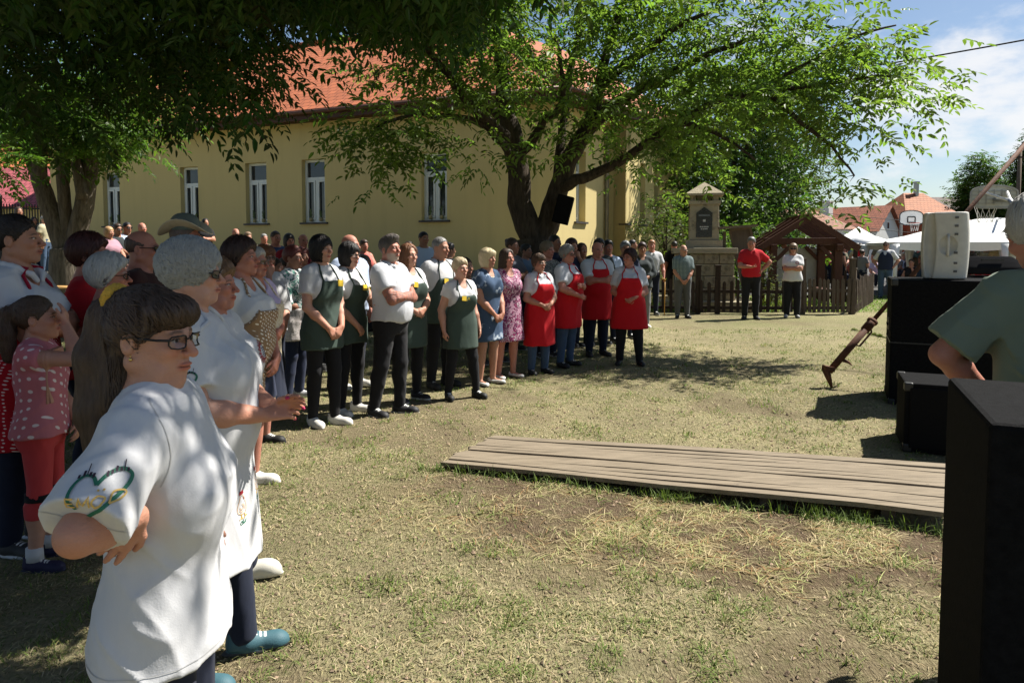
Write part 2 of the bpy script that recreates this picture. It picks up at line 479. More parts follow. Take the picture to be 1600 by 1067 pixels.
def face_col(x, y, z, o, base):
    c = np.tile(np.array(o['skin'], np.float32), (len(x), 1)) if base is None else base
    ax = np.abs(x)
    def put(m, col):
        m = np.clip(m, 0, 1)[:, None]; c[:] = c*(1-m)+np.array(col, np.float32)*m
    sk = np.array(o['skin'])
    front = y < -.03
    put(front*np.exp(-(((ax-.036)/.02)**2+((z+.022)/.018)**2))*.45, sk*np.array([1.05, .62, .55]))
    put((y < -.095)*np.exp(-((z+.028)/.014)**2)*.35, sk*np.array([1.0, .6, .52]))
    if o.get('beard'):
        b = np.clip((-.036-z+.5*np.minimum(0, y+.075))/.012, 0, 1)*np.clip((.0-y)/.02, 0, 1)*np.clip((z+.118+.25*np.maximum(0, y+.075))/.008, 0, 1)
        b = np.maximum(b, (y < -.085)*np.exp(-(((z+.048)/.008)**2+(x/.026)**4)))
        put(b*o.get('beardw', .85), o['beard'])
    lip = o.get('lip', tuple(sk*np.array([.95, .48, .45])))
    put((y < -.082)*(np.exp(-(((z+.0632)/.0105)**4+(ax/.0235)**6)))*.85, lip)
    put((y < -.08)*(np.exp(-(((z+.0632-.15*np.maximum(ax-.008, 0)*o.get('smile', 0))/.0022)**4+(ax/.024)**6)))*.9, (.07, .02, .018))
    if o.get('teeth'): put((y < -.085)*(np.exp(-(((z+.0625)/.0038)**4+(ax/.016)**6))), (.75, .7, .62))
    br = o.get('brow', tuple(np.array(o.get('hair', (.1, .07, .05)))*.7))
    put((y < -.055)*(np.exp(-(((z-.0285+.35*np.maximum(ax-.034, 0))/.0045)**4+((ax-.031)/.019)**6)))*.8, br)
    eo = ((ax-.031)/.0138)**2+((z-.0062)/o.get('eye', .0050))**2
    m = front*(y < -.066)
    put(m*(np.exp(-((ax-.031)/.017)**4-((z-.0062)/.0105)**4))*.35, sk*.45)
    put(m*(eo < 1), (.50, .46, .43))
    gx = o.get('gaze', 0.0)
    put(m*(eo < 1)*(((x-gx*.004-np.sign(x)*.031)**2+(z-.0066)**2) < .0058**2), o.get('iris', (.06, .04, .03)))
    put(m*(eo > .75)*(eo < 2.0)*(z > .0065), (.03, .02, .018))
    return c
def hair_sdf(x, y, z, o):
    st = o['hs']; ax = np.abs(x)
    def cran(t, zz=0): return d_ell(x, y, z, (0, .018, .038+zz), (.074+t, .094+t, .086+t))
    hl = o.get('hl', .014); g = .785*y+.62*z+hl
    if st in ('short', 'pony', 'updo', 'crop', 'quiff'):
        t = {'short': .013, 'crop': .007, 'pony': .010, 'updo': .012, 'quiff': .008}[st]+o.get('vol', 0)
        d = cran(t)
        if st == 'quiff': d = smin(d, d_ell(x, y, z, (0, -.035, .115), (.056, .055, .028)), .03)
        if st == 'short': d = smin(d, d_ell(x, y, z, (0, .01, .085), (.07, .085, .055+o.get('vol', 0))), .03)
        d = smax(d, -g, .008); d = smax(d, -.068-z, .01)
        d = smax(d, -d_ell(ax, y, z, (.080, .012, -.016), (.030, .025, .040)), .006)
        if o.get('fringe'):
            f = d_ell(x, y, z, (0, -.038, .070), (.076, .056, .045)); f = smax(f, (.036-.25*ax)-z, .006); d = smin(d, f, .012)
        if st == 'updo': d = smin(d, d_ell(x, y, z, (0, .10, .085), (.035, .035, .035)), .015)
        if st == 'pony':
            for a, b, r0, r1 in (((0, .10, .075), (0, .145, .05), .022, .034), ((0, .145, .05), (.0, .165, -.06), .034, .044), ((0, .165, -.06), (0, .16, -.20), .044, .03)):
                d = smin(d, d_cap(x, y, z, _v(a), _v(b), r0, r1), .02)
    elif st == 'grand':      # pulled back from the brow, long tail hanging over the shoulder
        d = smax(cran(.012), -g, .008)
        f = smax(d_ell(x, y, z, (0, -.040, .074), (.080, .062, .045)), (.040-.18*ax)-z, .006); d = smin(d, f, .014)
        d = smax(d, -d_ell(ax, y, z, (.082, .010, -.014), (.030, .022, .036)), .006)
        for a, b, r0, r1 in (((0, .10, .085), (-.005, .13, .05), .028, .038), ((-.005, .13, .05), (-.015, .145, -.06), .038, .048), ((-.015, .145, -.06), (-.03, .13, -.20), .048, .046), ((-.03, .13, -.20), (-.05, .10, -.33), .046, .026), ((-.01, .070, .0), (-.04, .08, -.16), .050, .034)):
            d = smin(d, d_cap(x, y, z, _v(a), _v(b), r0, r1), .025)
    elif st == 'bald':
        d = smax(smax(cran(.004), -g+.012, .006), z-.045-.4*y, .006); d = smax(d, -.06-z, .01)
        d = smax(d, -d_ell(ax, y, z, (.080, .012, -.016), (.030, .025, .040)), .006)
    elif st in ('bob', 'long'):
        d = smin(cran(.014+o.get('vol', 0)), d_ell(x, y, z, (0, .022, -.030), (.090+o.get('vol', 0), .094, .105)), .03)
        if st == 'long': d = smin(d, d_ell(x, y, z, (0, .045, -.13), (.100, .070, .17)), .04)
        d = smax(d, -d_ell(x, y, z, (o.get('part', .0), -.108, -.045), (.066, .082, .098+(.08 if st == 'long' else 0))), .012)
        if st == 'long': d = smax(d, -d_ell(x, y, z, (0, -.10, -.16), (.075, .09, .12)), .012)
        d = smax(d, (-.12 if st == 'bob' else -.26+o.get('len', 0))-z, .012)
        if o.get('fringe'):
            f = d_ell(x, y, z, (0, -.040, .068), (.078, .058, .045)); f = smax(f, (.034-.2*ax)-z, .006); d = smin(d, f, .012)
    elif st in ('curly', 'puff'):
        v = o.get('vol', 0)
        d = d_ell(x, y, z, (0, .028, .045), (.094+v, .108+v, .098+v))
        d = smax(d, -d_ell(x, y, z, (0, -.125, -.040), (.076, .090, .112)), .015); d = smax(d, -.085-z, .02)
        d = d+.0045*np.sin(x*115+3*np.sin(y*60))*np.sin(y*105+2*np.sin(z*70))*np.sin(z*110+1)
    if st not in ('curly', 'puff'):      # locks: shallow grooves that run from the crown
        az = np.arctan2(x, y-.03); d = d+.0016*np.sin(az*26+4*np.sin(z*28)+3*np.sin(az*5))+.0012*np.sin(az*47-z*60+2*np.sin(z*33))
    return d
def make_strands(o, n, seed, width, steps=6, step=.02):
    """hair locks laid over the hair volume, in the head's own frame"""
    g = np.random.default_rng(seed)
    fn = lambda p: hair_sdf(p[:, 0], p[:, 1], p[:, 2], o)
    def grad(p):
        e = .003; q = np.stack([fn(p+np.eye(3)[i]*e)-fn(p-np.eye(3)[i]*e) for i in range(3)], 1)
        return q/(np.linalg.norm(q, axis=1, keepdims=True)+1e-9)
    P = g.uniform((-.15, -.12, -.42), (.15, .24, .16), (n*30, 3)); f = fn(P); P = P[np.abs(f) < .02]
    if o['hs'] != 'grand' : P = P[P[:, 2] > -.3]
    P = P[:n]; N = grad(P); P = P-N*fn(P)[:, None]
    pts = [P]; curl = o['hs'] in ('curly', 'puff')
    ph = g.uniform(0, 6.28, len(P)); sw = g.choice([-1, 1], len(P))*g.uniform(.5, 1.3, len(P))
    sw2 = g.normal(0, .25, (len(P), 3))
    for i in range(steps):
        N = grad(P)
        if curl:
            D = np.stack([np.cos(ph), np.sin(ph), np.sin(ph*1.3)], 1); ph = ph+sw*1.1
        elif o['hs'] in ('pony', 'grand', 'updo'):
            tgt = np.array([0, .115, .08]); D = np.where((P[:, 1] < .09)[:, None] & (P[:, 2] > -.03)[:, None], tgt-P, np.array([0, -.02, -1.0])); D = D/np.linalg.norm(D, axis=1, keepdims=True)
            if o['hs'] == 'grand' or o.get('fringe'): D = np.where(((P[:, 1] < -.035) & (P[:, 2] > .03))[:, None], np.array([.15, -.5, -.85]), D)
            D = D+sw2*.6
        else:
            D = np.stack([P[:, 0]*5, .35+P[:, 1]*0-1.2*(P[:, 1] < -.05), -.9+0*P[:, 2]], 1)+sw2
        D = D-N*(D*N).sum(1, keepdims=True); D /= np.linalg.norm(D, axis=1, keepdims=True)+1e-9
        P = P+D*step; N = grad(P); P = P-N*(fn(P)-.002-(.004*np.sin(ph*2) if curl else .001))[:, None]
        pts.append(P)
    pts = np.stack(pts, 1); m = len(pts); V = []
    k = pts.shape[1]
    for i in range(k):
        p = pts[:, i]; t = pts[:, min(i+1, k-1)]-pts[:, max(i-1, 0)]; N = grad(p)
        b = np.cross(t, N); b /= np.linalg.norm(b, axis=1, keepdims=True)+1e-9
        w = width*(1-.75*abs(2*i/(k-1)-1)**2)
        off = .0025 if i not in (0, k-1) else -.001
        V += [p-b*w+N*(off-.001), p+N*(off+.001), p+b*w+N*(off-.001)]
    V = np.stack(V, 1)      # m, 3k, 3
    F = []
    base = np.arange(m)[:, None]*(3*k)
    for i in range(k-1):
        for j in (0, 1): F.append(base+np.array([3*i+j, 3*i+j+1, 3*i+j+4, 3*i+j+3]))
    return V.reshape(-1, 3), np.concatenate(F)

def ik(S, W, pole, L1, L2):
    S, W = np.array(S, float), np.array(W, float); d = W-S; D = min(np.linalg.norm(d), L1+L2-.004); n = d/np.linalg.norm(d)
    a = (L1*L1-L2*L2+D*D)/(2*D); h = math.sqrt(max(L1*L1-a*a, 0)); p = np.array(pole, float); p = p-n*(p@n); p /= np.linalg.norm(p)+1e-9
    return S+n*a+p*h, S+n*D
def nrm(v): v = np.array(v, float); return v/(np.linalg.norm(v)+1e-9)
def hand_prims(W, d, pn, thumb, curl=.5, sz=1.0, spread=1.0):
    d = nrm(d); pn = np.array(pn, float); pn = nrm(pn-d*(pn@d)); lat = np.cross(d, pn); lat = lat*(1 if lat@np.array(thumb, float) >= 0 else -1)
    P = []; off = [1.5, .5, -.5, -1.5]; ln = [.070, .078, .072, .056]
    for i in range(4):
        kn = W+d*(.088-.006*abs(i-1.2))*sz+lat*off[i]*.0195*sz*spread
        P.append(cap(W+lat*off[i]*.010*sz+d*.01, kn, .0155*sz, .0115*sz, .012))
        q = kn; dd = d
        for j, fr in enumerate((.45, .32, .23)):
            a = curl*(.55+.45*j)*(1+.12*i); dd = nrm(d*math.cos(a)+pn*math.sin(a)+lat*.05*off[i]*spread)
            q2 = q+dd*ln[i]*fr*sz; P.append(cap(q, q2, (.0098-.0011*j)*sz, (.0090-.0012*j)*sz, .003)); q = q2
    t0 = W+d*.022*sz+lat*.014*sz; t1 = t0+(d*.62+lat*.62+pn*.25)*.042*sz; t2 = t1+nrm(d*.85+lat*.28+pn*.35)*.034*sz; t3 = t2+nrm(d*.9+lat*.05+pn*.4)*.026*sz
    P += [cap(t0, t1, .016*sz, .0125*sz, .010), cap(t1, t2, .0120*sz, .0098*sz, .003), cap(t2, t3, .0098*sz, .0075*sz, .003)]
    return P, (q, t3)
_shoes = {}
def shoe_mesh(style, col, sole, r):
    key = (style, col, sole, round(r, 3))
    if key in _shoes: return _shoes[key]
    P = [cap((0, .035, .050), (0, -.01, .050), .040, .043, .02), cap((0, -.02, .040), (0, -.135, .030), .044, .038, .04), ell((0, -.140, .028), (.045, .055, .036), k=.03),
         ell((0, -.055, .010), (.048, .150, .022), k=.008)]
    if style in ('sneaker', 'boot'): P += [cyl((0, .028, .04), (0, .034, .112 if style == 'sneaker' else .14), .041, .040, .02)]
    if style == 'clog': P += [ell((0, -.10, .055), (.050, .075, .045), k=.03)]
    P.append(inter(lambda x, y, z: .001-z+0*x+0*y, .004))
    if style in ('sneaker', 'boot'): P.append(('s', _v((-.04, -.01, .08)), _v((.04, .075, .2)), lambda x, y, z: d_cyl(x, y, z, _v((0, .032, .075)), _v((0, .034, .2)), .030, .032), .004))
    if style == 'flat': P.append(inter(lambda x, y, z: np.minimum(z-.050, 9)+0*x+0*y-.02*(y > .03), .006))
    def cf(V):
        c = np.tile(np.array(col, np.float32), (len(V), 1)); c[V[:, 2] < .021] = sole
        if style == 'sneaker':
            lace = (np.abs(V[:, 0]) < .022) & (V[:, 1] < -.005) & (V[:, 1] > -.10) & (V[:, 2] > .045) & (np.sin(V[:, 1]*330) > .1)
            c[lace] = (.75, .75, .72) if sum(col) < 1.5 else (.55, .55, .53)
        return c
    r = max(r, .004)
    me = sdf_mesh('shoe', P, r, SHOE, 1.0, None, None, cf); _shoes[key] = me; return me
def glasses(o, c, Rm, hs, s, root, rim, lens=None, near=False):
    mb = MB(); ml = MB()
    T = lambda p: tuple((c+Rm @ (np.array(p)*hs))*s)
    w = .0022 if near else .0032
    for sx in (-1, 1):
        pts = []
        for a in np.linspace(0, 2*PI, 17):
            ca, sa = math.cos(a), math.sin(a); k = (abs(ca)**4+abs(sa)**4)**-.25
            x = .0335+.0255*ca*k; pts.append((sx*x, -.101+.35*(x-.03)**2*20+.012*max(0, x-.045)/.015, .004+.0165*sa*k))
        mb.tube([T(p) for p in pts], w*hs*s, 6, False)
        ml.add([T(p) for p in pts[:-1]], [tuple(range(16))])
        mb.tube([T(p) for p in ((sx*.060, -.088, .010), (sx*.074, -.06, .010), (sx*.080, .012, .012), (sx*.076, .035, -.012))], [.0034*hs*s*(1 if near else .8)]*4, 6)
    mb.tube([T(p) for p in ((-.010, -.101, .010), (0, -.106, .012), (.010, -.101, .010))], w*hs*s, 6)
    g = mb.build('glasses', rim, root, True)
    ml.build('lens', lens or glass_mat('lens_clear'), g)
    return g
PEOPLE = []
def person(label, X, Y, yaw, H=1.68, sex='f', fat=.2, bust=None, skin=(.50, .30, .22), hair=(.05, .03, .02), hs='short', top=None, bottom=None, apron=None,
           arms=('clasp', 'clasp'), head=(0, 0, 0), res=None, stance=None, sit=False, shoes=('sneaker', (.03, .03, .03), (.6, .6, .6)), group=None, lean=0.0, z0=None,
           headk=1.0, hoff=(0, 0, 0), glass=None, strands=0, badge=None, extra=None, lift=0.0, seed=None, necklace=None, hairmat=None, legdir=None, **fo):
    z0 = float(terr(X, Y)) if z0 is None else z0
    root = empty('person', (X, Y, z0), R(yaw)-math.atan2(X, Y), label, 'person', group)
    dist = math.sqrt(X*X+Y*Y); s = H/1.70
    rw = (res or max(.0045, .00155*dist)); r = rw/s; seed = seed if seed is not None else int(X*97+Y*131) & 0xffff
    dz = -.46 if sit else 0.0
    bust = (0.9 if sex == 'f' else 0.0) if bust is None else bust
    o = dict(fo); o['skin'] = skin; o['hair'] = hair; o['hs'] = hs
    M = sex == 'm'
    zs = np.array([.79, .86, .92, .98, 1.05, 1.12, 1.20, 1.28, 1.35, 1.40, 1.44])
    rx = np.array([.150, .165, .168, .160, .152, .154, .164, .174, .174, .145, .08] if M else [.150, .178, .182, .165, .142, .138, .148, .155, .150, .128, .07])
    ry = np.array([.095, .11, .115, .108, .102, .104, .112, .115, .105, .085, .06] if M else [.10, .118, .118, .105, .096, .095, .102, .106, .095, .078, .055])
    wf = np.array([.45, .75, .9, 1, 1, .95, .8, .6, .4, .2, .1])
    rx = rx+.060*fat*wf; ry = ry+.075*fat*wf; cy = -.035*fat*wf+lean*(zs-.95)+np.array([.012, .014, .012, .005, 0, 0, .004, .008, .012, .014, .016])
    tab = lambda lo, hi, inf=0.0, fl=0.0: [(z+dz, 0, float(np.interp(max(z, .90), zs, cy)) if z < .9 else float(np.interp(z, zs, cy)),
                                          float(np.interp(max(z, .90), zs, rx))+inf+fl*max(0, .95-z), float(np.interp(max(z, .90), zs, ry))+inf+fl*.8*max(0, .95-z)) for z in np.linspace(lo, hi, 14)]
    body_tab = [(z+dz, 0, c_, a_, b_) for z, c_, a_, b_ in zip(zs, cy, rx, ry)]
    fy = lambda z: float(np.interp(z, zs, cy)-np.interp(z, zs, ry))-(.045*bust if z > 1.12 else 0)
    af = 1+.45*fat
    bz = 1.235+fo.get('bustz', -.03*fo.get('old', 0))
    bustp = lambda inf: ([ell((sx*.072, float(np.interp(bz, zs, cy)-np.interp(bz, zs, ry))+.020-.01*bust, bz+dz-.015*fat), (.075*(.8+.25*bust)+inf, .056*bust+inf, .082*(.8+.25*bust)+inf), k=.065) for sx in (-1, 1)] if bust else []) + \
        ([ell((0, -.055-.10*fat, 1.03+dz), (.115+.06*fat+inf, .07+.05*fat+inf, .13+inf), k=.06)] if fat > .35 else [])
    lx = lean*.40
    # ---- joints
    sh = {sx: np.array([sx*((.166 if M else .143)+.02*fat), .012+lx, 1.362+dz]) for sx in (-1, 1)}
    el, wr, hp, tips = {}, {}, [], {}
    for sx, spec in ((1, arms[0]), (-1, arms[1])):
        curl = .55; thumb = None
        if isinstance(spec, str):
            if spec == 'clasp': W, pole, hd, pn, thumb = (sx*.060, fy(.99)-.050-(.018 if sx > 0 else 0), 1.0+(.015 if sx > 0 else 0)), (sx, .7, -.3), (-sx*.8, -.18, -.42), (0, 1, -.1), (0, -.2, 1)
            elif spec == 'low': W, pole, hd, pn, thumb = (sx*.070, fy(.9)-.045-(.018 if sx > 0 else 0), .90), (sx, .7, -.1), (-sx*.6, -.1, -.7), (0, 1, 0), (0, -.3, 1)
            elif spec == 'cross': W, pole, hd, pn, thumb = (-sx*.075, fy(1.15)-(.055 if sx > 0 else .035), 1.14+(.025 if sx < 0 else 0)), (sx*.8, -.35, -1), (-sx*.85, .25, .22), (0, .9, -.3), (0, 0, 1)
            elif spec == 'back': W, pole, hd, pn = (sx*.07, .17+.05*fat, .95), (sx, .2, 0), (-sx*.6, .1, -.6), (0, -1, 0); thumb = (0, 0, 1)
            elif spec == 'hip': W, pole, hd, pn, thumb = (sx*(.20+.06*fat), .02, 1.02), (sx, .5, .1), (-sx*.15, -.75, -.35), (-sx, 0, 0), (0, 0, 1)
            elif spec == 'phone': W, pole, hd, pn, thumb = (sx*.05, -.28, 1.16), (sx, .1, -.8), (-sx*.3, -.5, .6), (-sx*.5, .6, .3), (-sx, 0, .6)
            elif spec == 'chin': W, pole, hd, pn, thumb = (sx*.04, -.135, 1.42), (sx*.6, -.2, -1), (-sx*.2, -.1, .9), (0, 1, .2), (-sx, 0, 0); curl = 1.2
            elif spec == 'lap': W, pole, hd, pn, thumb = (sx*.09, -.30, 1.00), (sx, .4, -.4), (-sx*.5, -.6, -.1), (0, 0, -1), (-sx, -.3, 0)
            elif spec == 'pocket': W, pole, hd, pn, thumb = (sx*(.195+.05*fat), -.05, .93), (sx, .7, 0), (0, -.25, -.9), (-sx, 0, 0), (0, -1, 0)
            else: W, pole, hd, pn, thumb = (sx*(.235+.06*fat), -.03, .86), (sx*.3, 1, 0), (-sx*.05, -.12, -.95), (-sx, 0, 0), (0, -1, 0)
            W = np.array(W)+np.array([0, lx*.6, dz])
        else:
            W = np.array(spec['w'])+np.array([0, 0, dz]); pole, hd, pn, thumb = spec['pole'], spec['hd'], spec['pn'], spec.get('thumb', (0, -1, 0)); curl = spec.get('curl', .5)
        el[sx], wr[sx] = ik(sh[sx], W, pole, .285, .255)
        if not isinstance(spec, str) and 'e' in spec: el[sx], wr[sx] = np.array(spec['e'], float), W
        if not (isinstance(spec, str) and spec == 'pocket'):
            hpr, tp = hand_prims(wr[sx]+nrm(wr[sx]-el[sx])*.005, hd, pn, thumb, curl, 1.0 if M else .93); hp += hpr; tips[sx] = tp
    st = stance or ((.11, 0), (-.11, .02))
    hip = {sx: np.array([sx*.088, .0, .90+dz]) for sx in (-1, 1)}; kn, an = {}, {}
    for sx, (fx, fyy) in ((1, st[0]), (-1, st[1])):
        if sit: kn[sx] = np.array([sx*.12, -.42, .50]); an[sx] = np.array([sx*.12, -.42+fyy, .085])
        else:
            an[sx] = np.array([fx, fyy+.012, .085]); kn[sx] = (hip[sx]+an[sx])/2+np.array([sx*.004, -.022, .01])
    # ---- body
    lf = 1+.30*fat
    legp = lambda inf, zlow=.0, fl=0.0: sum([[cap(hip[sx], kn[sx], .086*lf+inf, .056*lf+inf+fl*.5, .03), cap(kn[sx], an[sx], .055*lf+inf+fl*.5, .037+inf+fl, .02),
                                     ell(kn[sx]*.68+an[sx]*.32+np.array([0, .018, 0]), (.046*lf+inf, .050*lf+inf, .11), k=.03)] for sx in (-1, 1)], [])
    B = [loft(body_tab, 2.3)]+bustp(0)
    B += [cap((0, .02+lx, 1.44+dz), (sh[sx][0]*.85, .014+lx, 1.39+dz), .05, .046, .04) for sx in (-1, 1)]
    for sx in (-1, 1):
        B += [ell(sh[sx], .050*af, k=.045), cap(sh[sx], el[sx], .050*af, .041*af, .03), cap(el[sx], el[sx]*.62+wr[sx]*.38, .041*af, .041*af, .012), cap(el[sx]*.62+wr[sx]*.38, wr[sx], .041*af, .027, .02)]
    B += legp(0)
    hv = np.array(hoff)+np.array([0, lx*1.2, dz])
    piv = np.array([0, .008, 1.475])+hv; Rm = rotm(*head); c = piv+Rm @ np.array([0, -.018, .110]); hk = .9*headk*1.09
    nb = np.array([0, .022+lx, 1.40+dz]); nt = piv+Rm @ np.array([0, .006, .07])
    nr = (.054 if M else .046)+.012*fat
    B += [cap(nb, nt, nr+.006, nr, .035)]
    Ri = Rm.T/hk
    def tohead(x, y, z):
        x, y, z = x-c[0], y-c[1], z-c[2]
        return (Ri[0, 0]*x+Ri[0, 1]*y+Ri[0, 2]*z, Ri[1, 0]*x+Ri[1, 1]*y+Ri[1, 2]*z, Ri[2, 0]*x+Ri[2, 1]*y+Ri[2, 2]*z)
    B.append(('u', (c-.135).astype(np.float32), (c+.135).astype(np.float32), lambda x, y, z: head_sdf(*tohead(x, y, z), o)*hk, .02))
    B += hp
    if not sit and shoes and shoes[0] in ('flat', 'sandal'):
        for sx in (-1, 1): B += [cap(an[sx]+(0, .02, -.045), an[sx]+(sx*.03, -.13, -.058), .034, .024, .02)]
    fine = (c-.125, c+.125, max(r*.55, .0028))
    nails = fo.get('nails')
    def bc(V):
        cc = np.tile(np.array(skin, np.float32), (len(V), 1)); h = np.stack(tohead(V[:, 0], V[:, 1], V[:, 2]), 1)
        m = (np.abs(h[:, 0]) < .1) & (np.abs(h[:, 1]) < .15) & (np.abs(h[:, 2]) < .14)
        cc[m] = face_col(h[m, 0], h[m, 1], h[m, 2], o, cc[m])
        for sx in tips:
            d = np.linalg.norm(V-wr[sx], axis=1); cc[d < .2] *= (1, .93, .9)
            if fo.get('tattoo') and sx in fo['tattoo']:
                for a_, b_, k_ in ((el[sx], wr[sx], .85), (sh[sx]*.4+el[sx]*.6, el[sx], .6)):
                    ab = b_-a_; t_ = np.clip(((V-a_) @ ab)/(ab @ ab), 0, 1); dd_ = np.linalg.norm(V-a_-t_[:, None]*ab, axis=1)
                    w_ = (dd_ < .062*af)*np.clip(.5+1.2*np.sin(V[:, 0]*130+3*np.sin(V[:, 2]*90))*np.sin(V[:, 2]*140+2*np.sin(V[:, 1]*110)), 0, 1)*k_*.6*(t_ < .95)
                    cc = cc*(1-w_[:, None])+np.array([.10, .115, .12])*w_[:, None]
            if nails is not None:
                for tpt in NAILP: cc[np.linalg.norm(V-tpt, axis=1) < .011] = nails
        return cc
    NAILP = [p for sx in tips for p in tips[sx]]
    parts = {}
    parts['body'] = obj('body', sdf_mesh('body', B, r, SKIN, s, fine, None, bc), root)
    # ---- hair
    if hs != 'none':
        hp_ = [('u', (c-np.array([.16, .27, .42])).astype(np.float32), (c+np.array([.16, .27, .2])).astype(np.float32), lambda x, y, z: hair_sdf(*tohead(x, y, z), o)*hk, 0)]
        if hs not in ('long', 'grand', 'pony'): hp_[0] = ('u', (c-.16).astype(np.float32), (c+.16).astype(np.float32), hp_[0][3], 0)
        V, Q = nets(*field(hp_, max(r*.6, .0035)))
        V = V*s; Fl = [Q]
        if strands:
            sv, sf = make_strands(o, strands, seed, fo.get('sw', .0032), fo.get('ssteps', 6), fo.get('sstep', .02))
            sv = (c+(sv*hk) @ Rm.T)*s; Fl.append(sf+len(V)); V = np.concatenate([V, sv])
        hm = hairmat or hair_mat('hair_%02d%02d%02d' % tuple(int(min(q, .99)*99) for q in hair), hair)
        parts['hair'] = obj('hair', np_mesh('hair', V, Fl, hm), root)
    # ---- clothes
    cr = max(r, .005)*1.08
    sd = seed
    if bottom and bottom[0] in ('trousers', 'shorts', 'capri'):
        zl = {'trousers': .055, 'shorts': .50, 'capri': .34}[bottom[0]]; inf = bottom[2] if len(bottom) > 2 else .012
        P = legp(inf, 0, bottom[3] if len(bottom) > 3 else .006)+[loft([(z+dz, 0, cc_, a_+.010, b_+.010) for z, cc_, a_, b_ in zip(zs[:6]-.0, cy[:6], rx[:6], ry[:6]) if z < 1.06], 2.3, .03)]
        if not sit: P.append(inter(lambda x, y, z: zl-z+0*x+0*y, .004))
        else: P.append(inter(lambda x, y, z: .07-z+0*x+0*y, .004))
        parts['trousers'] = obj('trousers' if bottom[0] != 'shorts' else 'shorts', sdf_mesh('trousers', P, cr*1.1, bottom[1], s, None, folds(sd+1, .006, .8)), root)
    if bottom and bottom[0] == 'skirt':
        zl = bottom[2]; P = [loft(tab(zl, 1.04, .014, .12), 2.2)]
        parts['skirt'] = obj('skirt', sdf_mesh('skirt', P, cr*1.1, bottom[1], s, None, folds(sd+1, .006, .8, .1)), root)
    P = []
    if top:
        kind, tm = top[0], top[1]; tk = dict(hem=.86, sl=.62, loose=.012, v=0, collar=False, si=.017)
        if len(top) > 2: tk.update(top[2])
        if kind == 'dress': tk['hem'] = tk.get('hem', .5) if 'hem' in (top[2] if len(top) > 2 else {}) else .50
        lo = tk['loose']
        P = [loft(tab(tk['hem'], 1.43, lo, tk.get('flare', .05 if kind != 'dress' else .10)), 2.3)]+bustp(lo)
        P += [cap((0, .02+lx, 1.43+dz), (sh[sx][0]*.88, .014+lx, 1.39+dz), .050+lo*.6, .048+lo*.6, .035) for sx in (-1, 1)]
        for sx in (-1, 1):
            P.append(ell(sh[sx], .050*af+lo*.7, k=.05))
            if tk['sl'] > 0:
                f = min(tk['sl'], 1.0); e = sh[sx]*(1-f)+el[sx]*f
                P.append(cyl(sh[sx], e, .052*af+tk['si']*.8, .048*af+tk['si']*(1.35 if f < 1 else 1.0), .028))
                if tk['sl'] >= 1:
                    P.append(cap(sh[sx]*.1+el[sx]*.9, el[sx], .046*af+tk['si']*.8, .044*af+tk['si']*.8, .02))
                    f2 = min(tk['sl']-1, .93)
                    if f2 > .05: P.append(cyl(el[sx], el[sx]*(1-f2)+wr[sx]*f2, .044*af+tk['si']*.8, .030+(1-f2)*.014+tk['si']*.8, .02))
        P += [cap(nb+(0, -.004, .046), nt, nr+.014, nr+.010, .010, 's')]
        if tk['v']: P += [ell((0, -.105+lx, 1.435+dz), (.045+.02*tk['v'], .10, .05+.055*tk['v']), k=.01, op='s')]
        if tk['sl'] == 0: P += [ell(sh[sx]+(sx*.03, 0, .02), (.045, .075, .10), k=.01, op='s') for sx in (-1, 1)]
        if tk['collar']:
            q = [(.018, -.090, 1.372), (.046, -.080, 1.405), (.066, -.034, 1.437), (.068, .025, 1.456), (.0, .088, 1.466)]
            q = [np.array(p)*(1.05, 1.10, 1)+(0, lx, dz+.012)+np.array([math.copysign(.012*fat, p[0]) if p[0] else 0, 0, 0]) for p in q]; mir = np.array([-1, 1, 1])
            P += chain(q, [.010, .015, .016, .015, .014], .006)+chain([p*mir for p in q], [.010, .015, .016, .015, .014], .006)
        nm = {'dress': 'dress', 'tee': 'shirt', 'polo': 'polo_shirt', 'blouse': 'blouse', 'jacket': 'jacket', 'vest': 'vest'}.get(kind, 'shirt')
        parts['top'] = obj(nm, sdf_mesh(nm, P, cr, tm, s, None, folds(sd, tk.get('fold', .007), tk.get('fs', 1.0))), root)
    if apron:
        am = apron[0]; ak = dict(hem=.62, bib=1.30, w=.105, loose=.0, flare=.03, strap=None); ak.update(apron[1] if len(apron) > 1 else {})
        inf = (top[2].get('loose', .012) if top and len(top) > 2 else .012)+.013+ak['loose']
        A = [loft(tab(ak['hem'], ak['bib'], inf, ak['flare']), 2.3)]+bustp(inf)
        wz = [ak['hem']+dz, .96+dz, 1.10+dz, ak['bib']+dz]; ww = [.40, .40, .17+.05*fat, ak['w']]
        A.append(inter(lambda x, y, z: np.maximum(np.abs(x)-np.interp(z, wz, ww), y-np.interp(z, [.95+dz, 1.1+dz], [.06, .03]))+0*z, .004))
        A.append(inter(lambda x, y, z: np.maximum(ak['hem']+dz-z, z-ak['bib']-dz)+0*x+0*y, .003))
        parts['apron'] = obj('apron', sdf_mesh('apron', A, cr, am, s, None, folds(sd+5, .0085, .75, .35)), root)
        mb = MB(); sp = P or B
